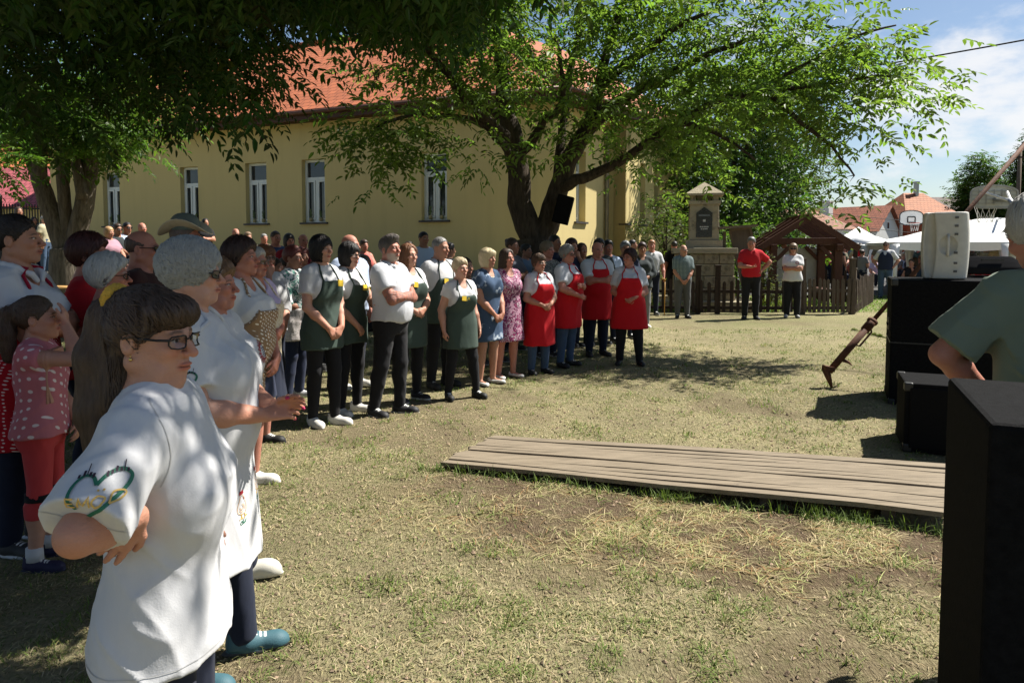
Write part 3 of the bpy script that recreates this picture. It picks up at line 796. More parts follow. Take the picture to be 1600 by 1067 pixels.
        for sx in (-1, 1):
            pts = []
            for (x, z) in ((ak['w']-.012, ak['bib']-.01), (ak['w']-.016, 1.36), (.075, 1.41), (.062, 1.445)):
                ys = np.linspace(-.32, .1, 85); q = np.stack([np.full(85, sx*x), ys, np.full(85, z+dz)], 1); f = field_eval(sp, q)
                i = np.argmax(f < .006); yy = ys[i] if f[i] < .006 else .02
                pts.append((sx*x*s, yy*s, (z+dz)*s))
            pts += [(sx*.05*s, (.075+lx)*s, (1.47+dz)*s), (0, (.092+lx)*s, (1.478+dz)*s)]
            mb.tube(pts, [.0085*s]*len(pts), 6)
        obj('strap', mb.mesh('strap', ak['strap'] or am, True), parts['apron'])
        if badge:
            bx, bz = badge[1], badge[2]; ys = np.linspace(-.45, .05, 200); f = field_eval(A, np.stack([np.full(200, bx), ys, np.full(200, bz+dz)], 1)); yy = ys[np.argmax(f < .004)]
            mb = MB(); mb.box((bx*s, (yy-.003)*s, (bz+dz)*s), (.062*s, .006, .058*s), Matrix.Rotation(.12, 3, 'Y') @ Matrix.Rotation(-.15, 3, 'X')); b = mb.build('badge', badge[0], parts['apron'], bevel=.001)
            if len(badge) > 3:      # stitched sprig beside it
                mb = MB()
                for q in range(7):
                    a = q*.9; mb.tube([((bx+.055+.012*math.cos(a))*s, (yy-.006)*s, (bz-.012+dz+.018*math.sin(a*1.7))*s), ((bx+.062+.02*math.cos(a+1))*s, (yy-.006)*s, (bz+dz-.012+.02*math.sin(a*1.7+1))*s)], .003*s, 4)
                mb.build('emblem', badge[3], parts['apron'])
    if shoes and not fo.get('noshoe'):
        me = shoe_mesh(shoes[0], shoes[1], shoes[2], r)
        for sx in (-1, 1):
            q = obj('shoe', me, root); q.location = (an[sx][0]*s, an[sx][1]*s, 0); q.scale = (s*(1 if M else .93),)*3
            q.rotation_euler = (0, 0, sx*R(14) if legdir is None else R(legdir[0 if sx > 0 else 1]))
    if glass: glasses(o, c, Rm, hk, s, root, glass[0], glass[1] if len(glass) > 1 else None, rw < .006)
    if necklace:
        mb = MB(); pts = []
        for a in np.linspace(-1, 1, 13):
            x = .078*math.sin(a*1.5); z = 1.425-.075*math.cos(a*1.4)+dz; ys = np.linspace(-.3, .1, 90); f = field_eval(B, np.stack([np.full(90, x), ys, np.full(90, z)], 1)); i = np.argmax(f < .003); pts.append((x*s, ys[i]*s, z*s))
        mb.tube(pts, .0045*s, 6); mb.build('necklace', necklace, root)
    info = dict(seed=seed, dist=dist, fy=fy, o=o, r=r, piv=piv, root=root, parts=parts, s=s, c=c, Rm=Rm, hk=hk, el=el, wr=wr, sh=sh, tohead=tohead, top=P, body=B, an=an, dz=dz)
    if extra: extra(info)
    PEOPLE.append(info)
    return info
# ------------------------------------------------------------------ ground
def vnoise(x, y, s, seed=0):
    g = np.random.default_rng(seed); T = g.random((64, 64)); x = np.asarray(x)*s+100; y = np.asarray(y)*s+100
    xi, yi = np.floor(x).astype(int), np.floor(y).astype(int); fx, fy = x-xi, y-yi; fx = fx*fx*(3-2*fx); fy = fy*fy*(3-2*fy)
    q = lambda i, j: T[i % 64, j % 64]
    return (q(xi, yi)*(1-fx)+q(xi+1, yi)*fx)*(1-fy)+(q(xi, yi+1)*(1-fx)+q(xi+1, yi+1)*fx)*fy
def fbm(x, y, s, seed=0, o=4):
    t = 0; a = .5; n = 0
    for i in range(o): t = t+a*vnoise(x, y, s*2**i, seed+i); n += a; a *= .55
    return t/n
# the boardwalk's corners on the ground
BW = [G(688, 722, .05), G(772, 680, .05), G(1486, 738, .05), G(1486, 818, .05)]
bwn = BW[3]-BW[0]
def front_dist(x, y):
    """distance in front (towards the camera) of the boardwalk's near edge, and position along it"""
    d = Vector((bwn.x, bwn.y)).normalized(); px, py = x-BW[0].x, y-BW[0].y
    return px*d.y-py*d.x, px*d.x+py*d.y, math.hypot(bwn.x, bwn.y)
def masks(x, y):
    f, a, L = front_dist(x, y)
    n1, n2, n3 = fbm(x, y, .9, 1), fbm(x, y, 3.2, 5), fbm(x, y, .35, 9)
    strip = sst(1.35, .45, f+.5*(n2-.5)+.0*a)*sst(-.3, .1, f)*sst(-.9, .3, a)*(.35+.65*sst(0, 2.0, a))
    far = sst(4, 10, y)
    dirt = np.clip(strip*sst(.30, .48, n2)*1.3+sst(.56, .70, n1)*.6*(1-far*.4)+np.exp(-(((x+.95+.35)/.35)**2+((y-4.55)/.22)**2))*.0, 0, 1)
    dirt = np.maximum(dirt, .8*np.exp(-(((x-(-.42))/.38)**2+((y-4.35)/.25)**2)))
    green = np.clip(sst(.44, .66, n2*.55+n3*.45)*.85+sst(12.5, 18, y)*.25, 0, 1)
    grn2 = sst(.06, -.04, np.abs(f-.04))*sst(-.3, .1, a)
    straw = np.clip(strip*sst(.62, .35, n2), 0, 1)
    return dirt, np.clip(green+grn2*.5, 0, 1)*(1-dirt), straw, n1, n2
def tone(x, y):
    d, g, s, n1, n2 = masks(x, y)
    base = np.array([.315, .275, .160]); n4 = fbm(x, y, .55, 61)[:, None]; c = base*(.70+.60*n2[:, None])*(.62+.76*n4)*(.85+.3*n1[:, None])
    def mx(c, k, t): return c*(1-k[:, None])+np.array(t)*k[:, None]*(.7+.6*n2[:, None])
    c = mx(c, g*.55, (.150, .175, .060)); c = mx(c, d*.92, (.112, .074, .050)); c = mx(c, s*.6, (.36, .28, .13))
    return c
def ground():
    gx = np.unique(np.concatenate([-np.geomspace(9, 500, 40), np.arange(-9, -3, .3), np.arange(-3, 5.2, .055), np.arange(5.2, 12, .4), np.geomspace(12, 500, 40)]))
    gy = np.unique(np.concatenate([[-60, -20, -8, -3, -1, 0, .6], np.arange(1, 8, .055), np.arange(8, 20, .2), np.geomspace(20, 900, 46)]))
    X, Y = np.meshgrid(gx, gy, indexing='ij'); x, y = X.ravel(), Y.ravel()
    z = terr(x, y)+(fbm(x, y, 1.6, 3)-.5)*.035*sst(60, 10, y)+(fbm(x, y, 9, 4)-.5)*.018*sst(12, 6, y)
    f, a, L = front_dist(x, y); z -= .03*sst(.5, 0, np.abs(f+.3))*0
    nx, ny = len(gx), len(gy); i = np.arange(nx-1)[:, None]*ny+np.arange(ny-1)[None, :]
    F = np.stack([i, i+ny, i+ny+1, i+1], -1).reshape(-1, 4)
    t = NT('ground_soil'); t.setp(.95, .12); co = t.coord()
    a_ = t.new('ShaderNodeVertexColor'); a_.layer_name = 'Col'
    n = t.noise(co, 55, 6, .7); nb = t.noise(co, 16, 5, .6)
    st = t.noise(t.mapv(co, (1, .25, 1), rot=(0, 0, .6)), 120, 3, .6); st2 = t.noise(t.mapv(co, (.25, 1, 1), rot=(0, 0, .3)), 110, 3, .6)
    c = t.mix(t.math('MULTIPLY', t.ramp(n, [(.35, (1, 1, 1)), (.6, (0, 0, 0))]), .75), a_.outputs[0], t.mix(1, a_.outputs[0], (.45, .42, .36), 'MULTIPLY'))
    c = t.mix(t.math('MULTIPLY', t.ramp(t.math('MAXIMUM', st, st2), [(.60, (0, 0, 0)), (.70, (1, 1, 1))]), .6), c, (.42, .36, .21))
    c = t.mix(t.math('MULTIPLY', t.ramp(nb, [(.5, (0, 0, 0)), (.75, (1, 1, 1))]), .4), c, (.12, .14, .05))
    t.col(c); t.bump(t.math('ADD', n, st), .9, .03)
    o = obj('ground', np_mesh('ground', np.stack([x, y, z], 1), F, t.m, True, tone(x, y))); tag(o, kind='structure')
ground()
def gz(x, y): return terr(x, y)+(fbm(x, y, 1.6, 3)-.5)*.035+(fbm(x, y, 9, 4)-.5)*.018*sst(12, 6, y)
# ------------------------------------------------------------------ grass: short green blades and dry clippings
def on_boards(x, y):
    f, a, L = front_dist(x, y); w = 1.0
    # inside the quad
    P = BW; r = np.ones(len(x), bool)
    for i in range(4):
        p, q = P[i], P[(i+1) % 4]; cr = (q.x-p.x)*(y-p.y)-(q.y-p.y)*(x-p.x); r &= (cr < .0)
    return r
BLADE = attr_mat('blade', .75, .2, trans=.25, var=0)
def blades(name, x, y, h, w, lie, col, bend=.5, seed=0, kind='stuff'):
    g = np.random.default_rng(seed); n = len(x); a = g.uniform(0, 2*PI, n); z = gz(x, y)
    d = np.stack([np.cos(a), np.sin(a)], 1); sd = np.stack([-np.sin(a), np.cos(a)], 1)*w[:, None]
    up = h*(1-lie); out = h*lie
    def P(t, wd):
        c = np.stack([x+d[:, 0]*out*t*(.5+.5*t*bend+.5*(1-bend)), y+d[:, 1]*out*t*(.5+.5*t*bend+.5*(1-bend)), z+.003+up*t*(1-.25*t)+.006*np.sin(t*3.1)*lie], 1)
        l = c.copy(); l[:, :2] -= sd*wd; r = c.copy(); r[:, :2] += sd*wd; r[:, 2] += w*.4*wd; return l, r
    L = []
    for t, wd in ((0, 1), (.55, .8), (1, .12)): L += list(P(t, wd))
    V = np.stack(L, 1).reshape(-1, 3); b = np.arange(n)[:, None]*6
    F = np.concatenate([b+np.array([0, 1, 3, 2]), b+np.array([2, 3, 5, 4])])
    o = obj(name, np_mesh(name, V, F, BLADE, True, np.repeat(col, 6, 0))); tag(o, kind=kind); return o
def scatter_grass():
    g = np.random.default_rng(5)
    def pts(n, y0, y1, pw):
        y = y0+(y1-y0)*g.random(n)**pw; x = g.uniform(-.80, .80, n)*(y+.4); x = np.clip(x, -9, 6.5); m = ~on_boards(x, y); return x[m], y[m]
    # dry clippings, lying
    x, y = pts(190000, 1.7, 11, 1.5); dm, gm, sm, n1, n2 = masks(x, y)
    k = g.random(len(x)) < np.clip(1.7*(n2-.22)+.5*(n1-.4)+sm*.5-dm*.9, .04, 1); x, y, n2 = x[k], y[k], n2[k]; n = len(x)
    c = np.array([.40, .335, .20])*g.uniform(.55, 1.25, (n, 1))*np.array([1, 1, 1])+g.normal(0, .012, (n, 3)); gr = g.random(n) < .28; c[gr] = np.array([.20, .22, .09])*g.uniform(.7, 1.2, (gr.sum(), 1))
    blades('grass_clippings', x, y, g.uniform(.014, .050, n)*(1+.06*y), g.uniform(.0008, .0017, n)*(.75+.22*y), g.uniform(.72, .99, n), np.clip(c, .02, 1), .2, 1)
    # pale long straw by the boards
    f0 = g.uniform(.02, 1.1, 26000); a0 = g.uniform(.0, 4.6, 26000); d = Vector((bwn.x, bwn.y)).normalized()
    x, y = BW[0].x+d.x*a0+d.y*f0, BW[0].y+d.y*a0-d.x*f0; dm, gm, sm, n1, n2 = masks(x, y); k = g.random(len(x)) < np.clip(sm*1.3, .03, 1)*.55; x, y = x[k], y[k]; n = len(x)
    c = np.array([.46, .38, .22])*g.uniform(.55, 1.2, (n, 1)); gg = g.random(n) < .3; c[gg] = np.array([.36, .38, .15])*g.uniform(.7, 1.2, (gg.sum(), 1)); rr = g.random(n) < .15; c[rr] = np.array([.33, .19, .09])
    blades('straw', x, y, g.uniform(.04, .15, n), g.uniform(.0011, .0022, n), g.uniform(.80, .985, n), c, .1, 2)
    # green grass
    x, y = pts(150000, 1.7, 13, 1.4); dm, gm, sm, n1, n2 = masks(x, y); cl = fbm(x, y, 5.5, 21, 2)
    k = g.random(len(x)) < np.clip(gm*.75+.16+sst(.60, .72, cl)*.8-dm*.35, .02, 1); x, y, cl = x[k], y[k], cl[k]; n = len(x); tuft = sst(.62, .74, cl)
    c = np.array([.105, .15, .035])*g.uniform(.6, 1.35, (n, 1))*(1+.25*tuft[:, None]); dry = g.random(n) < .3; c[dry] = np.array([.22, .20, .085])*g.uniform(.7, 1.2, (dry.sum(), 1))
    blades('grass', x, y, g.uniform(.012, .035, n)*(1+1.3*tuft)*(1+.04*y), g.uniform(.0010, .0020, n)*(.75+.22*y), g.uniform(.25, .85, n), c, .6, 3)
    # taller green fringe along the near edge of the boards
    a0 = g.uniform(-.15, 4.5, 7000); f0 = np.abs(g.normal(0, .055, 7000))+.005; x, y = BW[0].x+d.x*a0+d.y*f0, BW[0].y+d.y*a0-d.x*f0
    k = g.random(7000) < np.clip(sst(.38, .62, fbm(a0, f0*0, 1.7, 33))*.8*sst(3.6, 1.2, a0)+.13+.5*sst(.55, .65, fbm(a0, f0*0, 3.1, 37)), 0, 1); x, y = x[k], y[k]; n = len(x)
    c = np.array([.115, .16, .045])*g.uniform(.6, 1.4, (n, 1)); blades('edge_grass', x, y, g.uniform(.05, .15, n), g.uniform(.0018, .0036, n), g.uniform(.15, .75, n), c, .7, 4)
    # small stones, dead leaves and crumbs of earth
    x, y = pts(5200, 1.8, 7, 1.2); k = (x > -1.5); x, y = x[k], y[k]; n = len(x); z = gz(x, y); s = g.uniform(.003, .011, n)*(.7+.12*y)
    V = []; A = g.uniform(0, 6.28, n)
    for i in range(5):
        a = A+i*2*PI/5; rr = s*g.uniform(.6, 1.3, n); V.append(np.stack([x+np.cos(a)*rr, y+np.sin(a)*rr, z+.002+s*g.uniform(0, .3, n)], 1))
    V.append(np.stack([x, y, z+.003+s*.7], 1)); V = np.stack(V, 1).reshape(-1, 3); b = np.arange(n)[:, None]*6
    F = np.concatenate([b+np.array([i, (i+1) % 5, 5]) for i in range(5)])
    c = np.array([.26, .19, .13])*g.uniform(.45, 1.5, (n, 1)); tag(obj('leaf_litter', np_mesh('leaf_litter', V, F, attr_mat('litter', .9, .15, var=.1), False, np.repeat(c, 6, 0))), kind='stuff')
scatter_grass()
# ------------------------------------------------------------------ boardwalk
def wood(name, c, rough=.85, var=.35, sc=(1, 14, 14), bump=.5, scale=3.0):
    t = NT(name); t.setp(rough, .2); co = t.coord(); g = t.noise(t.mapv(co, sc), scale, 6, .65); b = t.noise(co, 2.2, 3)
    k = t.new('ShaderNodeTexVoronoi'); k.inputs['Scale'].default_value = 1.1; t.L(t.mapv(co, (3.5, 7, 7)), k.inputs['Vector'])
    c1 = t.ramp(g, [(.25, tuple(q*(1-var) for q in c)), (.55, c), (.8, tuple(min(1, q*(1+var*.7)) for q in c))])
    c1 = t.mix(t.math('MULTIPLY', b, .5), c1, t.mix(1, c1, (.62, .58, .52), 'MULTIPLY'))
    c1 = t.mix(t.ramp(k.outputs['Distance'], [(.03, (.7, .7, .7)), (.055, (0, 0, 0))]), c1, tuple(q*.3 for q in c))
    t.col(c1); t.bump(g, bump, .006); return t.m
def boardwalk():
    root = empty('boardwalk', BW[0], 0, 'long low ramp of worn grey wooden planks lying on the grass', 'boardwalk')
    m = wood('plank_wood', (.225, .185, .135), var=.45, bump=.8); rd = random.Random(3)
    n = 11; A, B_, C_, D_ = BW
    edges = [0]+sorted([])  # widths vary
    w = [rd.uniform(.8, 1.2) for _ in range(n)]; t = np.cumsum([0]+w)/sum(w)
    for i in range(n):
        a0, a1 = t[i]+.0055, t[i+1]-.0055
        mb = MB(); L0 = A.lerp(B_, a0)+Vector((rd.uniform(-.03, .03), 0, 0)); L1 = A.lerp(B_, a1)+Vector((rd.uniform(-.03, .03), 0, 0)); R0 = D_.lerp(C_, a0); R1 = D_.lerp(C_, a1)
        k = 14; h = rd.uniform(-.006, .006); off = [rd.uniform(-.004, .004) for _ in range(k+1)]
        up = []
        for j in range(k+1):
            f = j/k; p, q = L0.lerp(R0, f), L1.lerp(R1, f); p.y += off[j]; q.y += off[j]*.6
            zz = .050+.055*min(1, f*1.2)+h+.004*math.sin(f*9+i); up.append((p, q, zz))
        for j in range(k):
            (p, q, z1), (p2, q2, z2) = up[j], up[j+1]; th = .028
            vs = [(v.x-BW[0].x, v.y-BW[0].y, z-BW[0].z) for v, z in ((p, z1), (p2, z2), (q2, z2), (q, z1), (p, z1-th), (p2, z2-th), (q2, z2-th), (q, z1-th))]
            fs = [(0, 1, 2, 3), (7, 6, 5, 4), (0, 4, 5, 1), (2, 6, 7, 3)]
            if j == 0: fs.append((0, 3, 7, 4))
            if j == k-1: fs.append((1, 5, 6, 2))
            mb.add(vs, fs)
        me = mb.mesh('plank', m); bm = bmesh.new(); bm.from_mesh(me); bmesh.ops.remove_doubles(bm, verts=bm.verts, dist=1e-5); bm.to_mesh(me); bm.free()
        obj('plank', me, root)
    mb = MB()
    for f in (.06, .27, .48, .69, .9):
        p, q = A.lerp(D_, f)-BW[0], B_.lerp(C_, f)-BW[0]; tp = .05+.055*min(1, f*1.2)-.040; z = tp/2-BW[0].z-.01; e = (q-p).normalized()*.05
        mb.bar(Vector((p.x, p.y, z))+e, Vector((q.x, q.y, z))-e, .07, tp+.02)
        mb.build('joist', wood('joist_wood', (.10, .08, .06)), root); mb = MB()
boardwalk()
# ------------------------------------------------------------------ the yellow house
PLASTER = None
def plaster(name, c, bump=.15):
    t = NT(name); t.setp(.92, .15); co = t.coord(); a = t.noise(co, .55, 5, .6); b = t.noise(t.mapv(co, (3, 3, .35)), 1.2, 4)
    cc = t.mix(t.math('MULTIPLY', a, .5), c, tuple(q*.80 for q in c)); cc = t.mix(t.math('MULTIPLY', t.ramp(b, [(.5, (0, 0, 0)), (.8, (1, 1, 1))]), .35), cc, tuple(q*.72 for q in c))
    t.col(cc); t.bump(t.noise(co, 90, 4), bump, .006); return t.m
def tiles(name, c, rows=5.0, width=3.2, along=(1, 0, 0)):
    """clay tiles: rows that step and each tile of its own shade"""
    t = NT(name); t.setp(.75, .3); uv = t.coord('UV')
    br = t.new('ShaderNodeTexBrick'); br.offset = .5; t.L(uv, br.inputs['Vector'])
    br.inputs['Scale'].default_value = 1.0; br.inputs['Brick Width'].default_value = 1/width; br.inputs['Row Height'].default_value = 1/rows
    br.inputs['Mortar Size'].default_value = .012; br.inputs['Mortar Smooth'].default_value = .2; br.inputs['Bias'].default_value = 0
    br.inputs['Color1'].default_value = (*[q*.86 for q in c], 1); br.inputs['Color2'].default_value = (*[min(1, q*1.12) for q in c], 1); br.inputs['Mortar'].default_value = (*[q*.30 for q in c], 1)
    n = t.noise(uv, .8, 4); t.col(t.mix(t.math('MULTIPLY', n, .5), br.outputs[0], t.mix(1, br.outputs[0], (.68, .62, .6), 'MULTIPLY')))
    sp = t.new('ShaderNodeSeparateXYZ'); t.L(uv, sp.inputs[0]); fr = t.math('FRACT', t.math('MULTIPLY', sp.outputs[1], rows))
    h = t.math('SUBTRACT', t.math('SUBTRACT', 1.0, fr), t.math('MULTIPLY', br.outputs['Fac'], .6)); t.bump(h, 1.0, .05); return t.m
def uv_quad(me, uvs):
    l = me.uv_layers.new(name='UV')
    for i, u in enumerate(uvs): l.data[i].uv = u
def roof_face(name, poly, material, parent, eave, thick=.12):
    """a sloped roof plane with thickness; UVs in metres along the eave and up the slope"""
    poly = [Vector(p) for p in poly]; n = (poly[1]-poly[0]).cross(poly[2]-poly[0]).normalized()
    if n.z < 0: poly.reverse(); n = -n
    e = (Vector(eave[1])-Vector(eave[0])).normalized(); o = Vector(eave[0]); up = n.cross(e)
    if up.z < 0: up = -up
    k = len(poly); vs = [tuple(p) for p in poly]+[tuple(p-n*thick) for p in poly]
    fs = [tuple(range(k)), tuple(reversed(range(k, 2*k)))]+[(i, k+i, k+(i+1) % k, (i+1) % k) for i in range(k)]
    me = bpy.data.meshes.new(name); me.from_pydata(vs, [], fs); me.materials.append(material)
    l = me.uv_layers.new(name='UV')
    for lp in me.loops:
        p = Vector(me.vertices[lp.vertex_index].co)-o; l.data[lp.index].uv = (p.dot(e), p.dot(up))
    return obj(name, me, parent)
YEL = plaster('yellow_plaster', (.56, .455, .215))
WHITE_PVC = mat('white_pvc', (.62, .66, .66), .4, .05, 3); DARKSILL = mat('dark_sill', (.05, .045, .045), .5, .2)
def pane_mat():
    t = NT('window_pane'); t.setp(.04, .6); t.col(t.mix(t.noise(t.coord(), 2.2, 3), (.012, .014, .016), (.045, .05, .05))); return t.m
PANE = pane_mat()
def wall_holes(mb, P0, d, L, z0, z1, holes, th, out):
    """a wall from P0 along unit d, holes (s0, s1, za, zb); 'out' is the outer normal, thickness goes inwards"""
    ss = sorted({0, L, *[h[0] for h in holes], *[h[1] for h in holes]})
    for a, b in zip(ss[:-1], ss[1:]):
        hs = [h for h in holes if h[0] <= a+1e-6 and h[1] >= b-1e-6]
        zz = [(z0, z1)] if not hs else [(z0, hs[0][2]), (hs[0][3], z1)]
        for za, zb in zz:
            p, q = P0+d*a, P0+d*b; mb.extr([(p.x, p.y, za), (q.x, q.y, za), (q.x, q.y, zb), (p.x, p.y, zb)], -out*th)
def window(root, P, d, out, w, h, zb, depth=.16, mull=True, pots=0, sill=True):
    """white framed window with a toplight over two casements, set back in the reveal"""
    inn = -out
    C = Vector((P.x, P.y, 0))+inn*depth
    f = MB(); t = .075
    def fr(s0, s1, za, zb_, dd=.06, o=0.0):
        p, q = C+d*s0+inn*o, C+d*s1+inn*o; f.extr([(p.x, p.y, za), (q.x, q.y, za), (q.x, q.y, zb_), (p.x, p.y, zb_)], inn*dd)
    zt = zb+h*.70
    fr(0, t, zb, zb+h); fr(w-t, w, zb, zb+h); fr(t, w-t, zb, zb+t); fr(t, w-t, zb+h-t, zb+h); fr(t, w-t, zt-t*.6, zt+t*.6)
    fr(w/2-t*.6, w/2+t*.6, zb+t, zt-t*.6)
    for s0 in (t, w/2+t*.6):
        s1 = s0+w/2-1.6*t
        fr(s0+.005, s0+.055, zb+t+.005, zt-t*.6-.005, .05, -.025); fr(s1-.055, s1-.005, zb+t+.005, zt-t*.6-.005, .05, -.025)
        fr(s0+.055, s1-.055, zb+t+.005, zb+t+.06, .05, -.025); fr(s0+.055, s1-.055, zt-t*.6-.06, zt-t*.6-.005, .05, -.025)
    wn = f.build('window', WHITE_PVC, root)
    g = MB(); p, q = C+inn*.045+d*.02, C+inn*.045+d*(w-.02); g.extr([(p.x, p.y, zb+.02), (q.x, q.y, zb+.02), (q.x, q.y, zb+h-.02), (p.x, p.y, zb+h-.02)], inn*.012); g.build('pane', PANE, wn)
    if sill:
        s = MB(); p, q = Vector((P.x, P.y, 0))-d*.10+out*.07, Vector((P.x, P.y, 0))+d*(w+.06)+out*.07
        s.extr([(p.x, p.y, zb-.055), (q.x, q.y, zb-.055), (q.x, q.y, zb-.002), (p.x, p.y, zb-.002)], inn*(depth+.066)); s.build('sill', DARKSILL, wn)
    for i in range(pots):
        b = C+out*.07+d*(w*(.28+.44*i)); m = MB(); m.lathe([(.045, 0), (.06, .11), (.055, .12)], (b.x, b.y, zb+.03), 10); m.build('flower_pot', mat('pot', (.30, .27, .16), .7), wn, True)
        m = MB(); rd = random.Random(i+int(P.x*10))
        for k in range(16):
            a = rd.uniform(0, 6.28); e = Vector((b.x+.06*math.cos(a), b.y+.06*math.sin(a), zb+.2+rd.uniform(0, .22))); m.tube([(b.x, b.y, zb+.14), ((b.x+e.x)/2, (b.y+e.y)/2, e.z), e], [.006, .014, .004], 4)
        m.build('pot_plant', mat('potleaf', (.10, .14, .06), .7, .4, 20), wn)
CA = Vector((1.12, 18.1, 0)); DL = Vector((-12.2, 5.1, 0)).normalized(); DR = Vector((4.64, 6.9, 0)).normalized()
NLw = Vector((-DL.y, DL.x, 0)); NLw = NLw if NLw.y < 0 else -NLw; NRw = Vector((DR.y, -DR.x, 0))
def hit_wall(u, v, P0, d):
    r = ray(u, v); # intersect the vertical plane through P0 along d
    n = Vector((-d.y, d.x, 0)); t = (P0-Vector((0, 0, CH))).dot(n)/r.dot(n); p = Vector((0, 0, CH))+r*t; return (p-P0).dot(d), p.z
def house():
    root = empty('yellow_house', CA, 0, 'long yellow plastered house with hipped orange tile roof behind the crowd', 'house')
    base = root.location.copy()
    def loc(o):
        for v in o.data.vertices: v.co -= base
        return o
    EZ = 5.55
    s_, EZ = hit_wall(600, 166, CA, DL)
    wl = [(658, 244, 347, 40), (471, 252, 347, 36), (383, 259, 350, 33), (281, 264, 352, 28), (160, 272, 356, 26)]
    holes = []; wins = []
    for i, (u0, vt, vb, wpx) in enumerate(wl):
        s1, zt = hit_wall(u0, vt, CA, DL); _, zb = hit_wall(u0, vb, CA, DL); s0, _ = hit_wall(u0+wpx, vt, CA, DL)
        zb, zt = 2.35, 4.28; s1 = s0+1.12*(1 if i < 3 else 1.1) if False else s1
        holes.append((s0, s1, zb, zt)); wins.append((s0, s1-s0, zb, zt-zb))
    LL, LR = 20.0, 8.6
    mb = MB(); wall_holes(mb, CA, DL, LL, -.2, EZ, holes, .40, NLw)
    hr = []
    for (u0, u1, vt, vb) in ((900, 915, 232, 350),):
        s0, _ = hit_wall(u0, 300, CA, DR); s1, _ = hit_wall(u1, 300, CA, DR); hr.append((s0, s1, 2.30, 4.28))
    # right part: a projecting bay with its own front
    PB, _ = hit_wall(950, 300, CA, DR)
    wall_holes(mb, CA, DR, LR, -.2, EZ, hr, .40, NRw)
    wall = mb.build('wall', YEL, root)
    bm = bmesh.new(); bm.from_mesh(wall.data); bmesh.ops.remove_doubles(bm, verts=bm.verts, dist=1e-4); bm.to_mesh(wall.data); bm.free(); loc(wall)
    mb = MB(); q0 = CA+DR*(PB+.05)+NRw*.003; P1 = q0+NRw*.55
    bayL = LR-PB-.05; hb = []
    for (u0, u1) in ((972, 983), (1000, 1008), (1022, 1029)):
        s0, _ = hit_wall(u0, 300, P1, DR); s1, _ = hit_wall(u1, 300, P1, DR); hb.append((max(.1, s0), min(s1, bayL-.1), 2.30, 4.20))
    wall_holes(mb, P1, DR, bayL, -.2, EZ, hb, .40, NRw); mb.extr([(q0.x, q0.y, -.2), (P1.x, P1.y, -.2), (P1.x, P1.y, EZ), (q0.x, q0.y, EZ)], DR*.003+DR*.38)
    bw = loc(mb.build('bay_wall', YEL, root)); 
    for (s0, w, zb, h) in wins:
        n0 = len(root.children); window(root, CA+DL*s0, DL, NLw, w, h, zb, .17, True, 2)
    for (s0, s1, a, b) in hr: window(root, CA+DR*s0, DR, NRw, s1-s0, b-a, a, .22)
    for (s0, s1, a, b) in hb: window(root, P1+DR*s0, DR, NRw, s1-s0, b-a, a, .22)
    for ch in root.children:
        if ch.name.startswith('window'):
            loc(ch)
            for g in ch.children: loc(g)
    # roof
    TL = tiles('roof_tiles', (.37, .112, .045), 3.6, 3.3)
    ov = .65; nL, nR = NLw, NRw; K = CA+nL*ov*.9+nR*ov*.85; K.z = EZ-.05
    E1 = CA+DL*(LL+.6)+nL*ov; E1.z = EZ-.05; E2 = CA+DR*(LR+.6)+nR*(ov+.5); E2.z = EZ-.05
    K = Vector((K.x, K.y, EZ-.05))
    W_ = 4.6; RZ = EZ+3.9; r1 = CA-nL*W_+DL*1.5; r1 = Vector((CA.x, CA.y, 0))+DL*4.6-nL*5.2; r1.z = RZ; r2 = Vector((CA.x, CA.y, 0))+DL*(LL+.6)-nL*5.2; r2.z = RZ
    r3 = CA+DR*(LR+.6)+DL*4.3; r3.z = RZ-.5
    rf = roof_face('roof', [K, E1, r2, r1], TL, root, (K, E1)); loc(rf)
    r3 = CA+DR*(LR+.6)-nR*4.4; r3.z = RZ-.2
    hp = roof_face('roof', [E2, K, r1, r3], TL, root, (K, E2)); loc(hp)
    # ridge and hip caps, fascia, gutters
    mb = MB(); cm = mat('ridge_tiles', (.40, .13, .06), .8, .25, 8); mb.tube([tuple(K+Vector((0, 0, .06))), tuple(r1+Vector((0, 0, .06)))], .10, 8); loc(mb.build('hip_cap', cm, root, True))
    mb = MB(); mb.tube([tuple(r1+Vector((0, 0, .06))), tuple(r2+Vector((0, 0, .06)))], .10, 8); loc(mb.build('ridge_cap', cm, root, True))
    FM = mat('brown_fascia', (.055, .022, .014), .6, .2); GM = mat('brown_gutter', (.10, .05, .035), .4, .15, 4, metal=.3)
    for a, b, n in ((K, E1, nL), (K, E2, nR)):
        mb = MB(); lo_ = Vector((0, 0, -.20)); i_ = -n*.02; mb.bar(a+lo_+i_, b+lo_+i_, .03, .20); loc(mb.build('fascia', FM, root))
        mb = MB(); p, q = a+Vector((0, 0, -.24)), b+Vector((0, 0, -.24)); mb.extr([p-n*.05, q-n*.05, q-n*(ov+.1), p-n*(ov+.1)], (0, 0, .03)); loc(mb.build('soffit', FM, root))
        mb = MB(); mb.tube([tuple(a+n*.07+Vector((0, 0, -.10))), tuple(b+n*.07+Vector((0, 0, -.10)))], .065, 8); loc(mb.build('gutter', GM, root, True))
    dp = CA+DR*(PB-.25)+NRw*.09
    mb = MB(); k2 = dp+NRw*.35; mb.tube([(k2.x, k2.y, EZ-.22), (k2.x, k2.y, EZ-.35), (dp.x, dp.y, EZ-.85), (dp.x, dp.y, .1)], .055, 8); loc(mb.build('downpipe', mat('pipe_grey', (.22, .21, .20), .4, .2, 4, metal=.5), root, True))
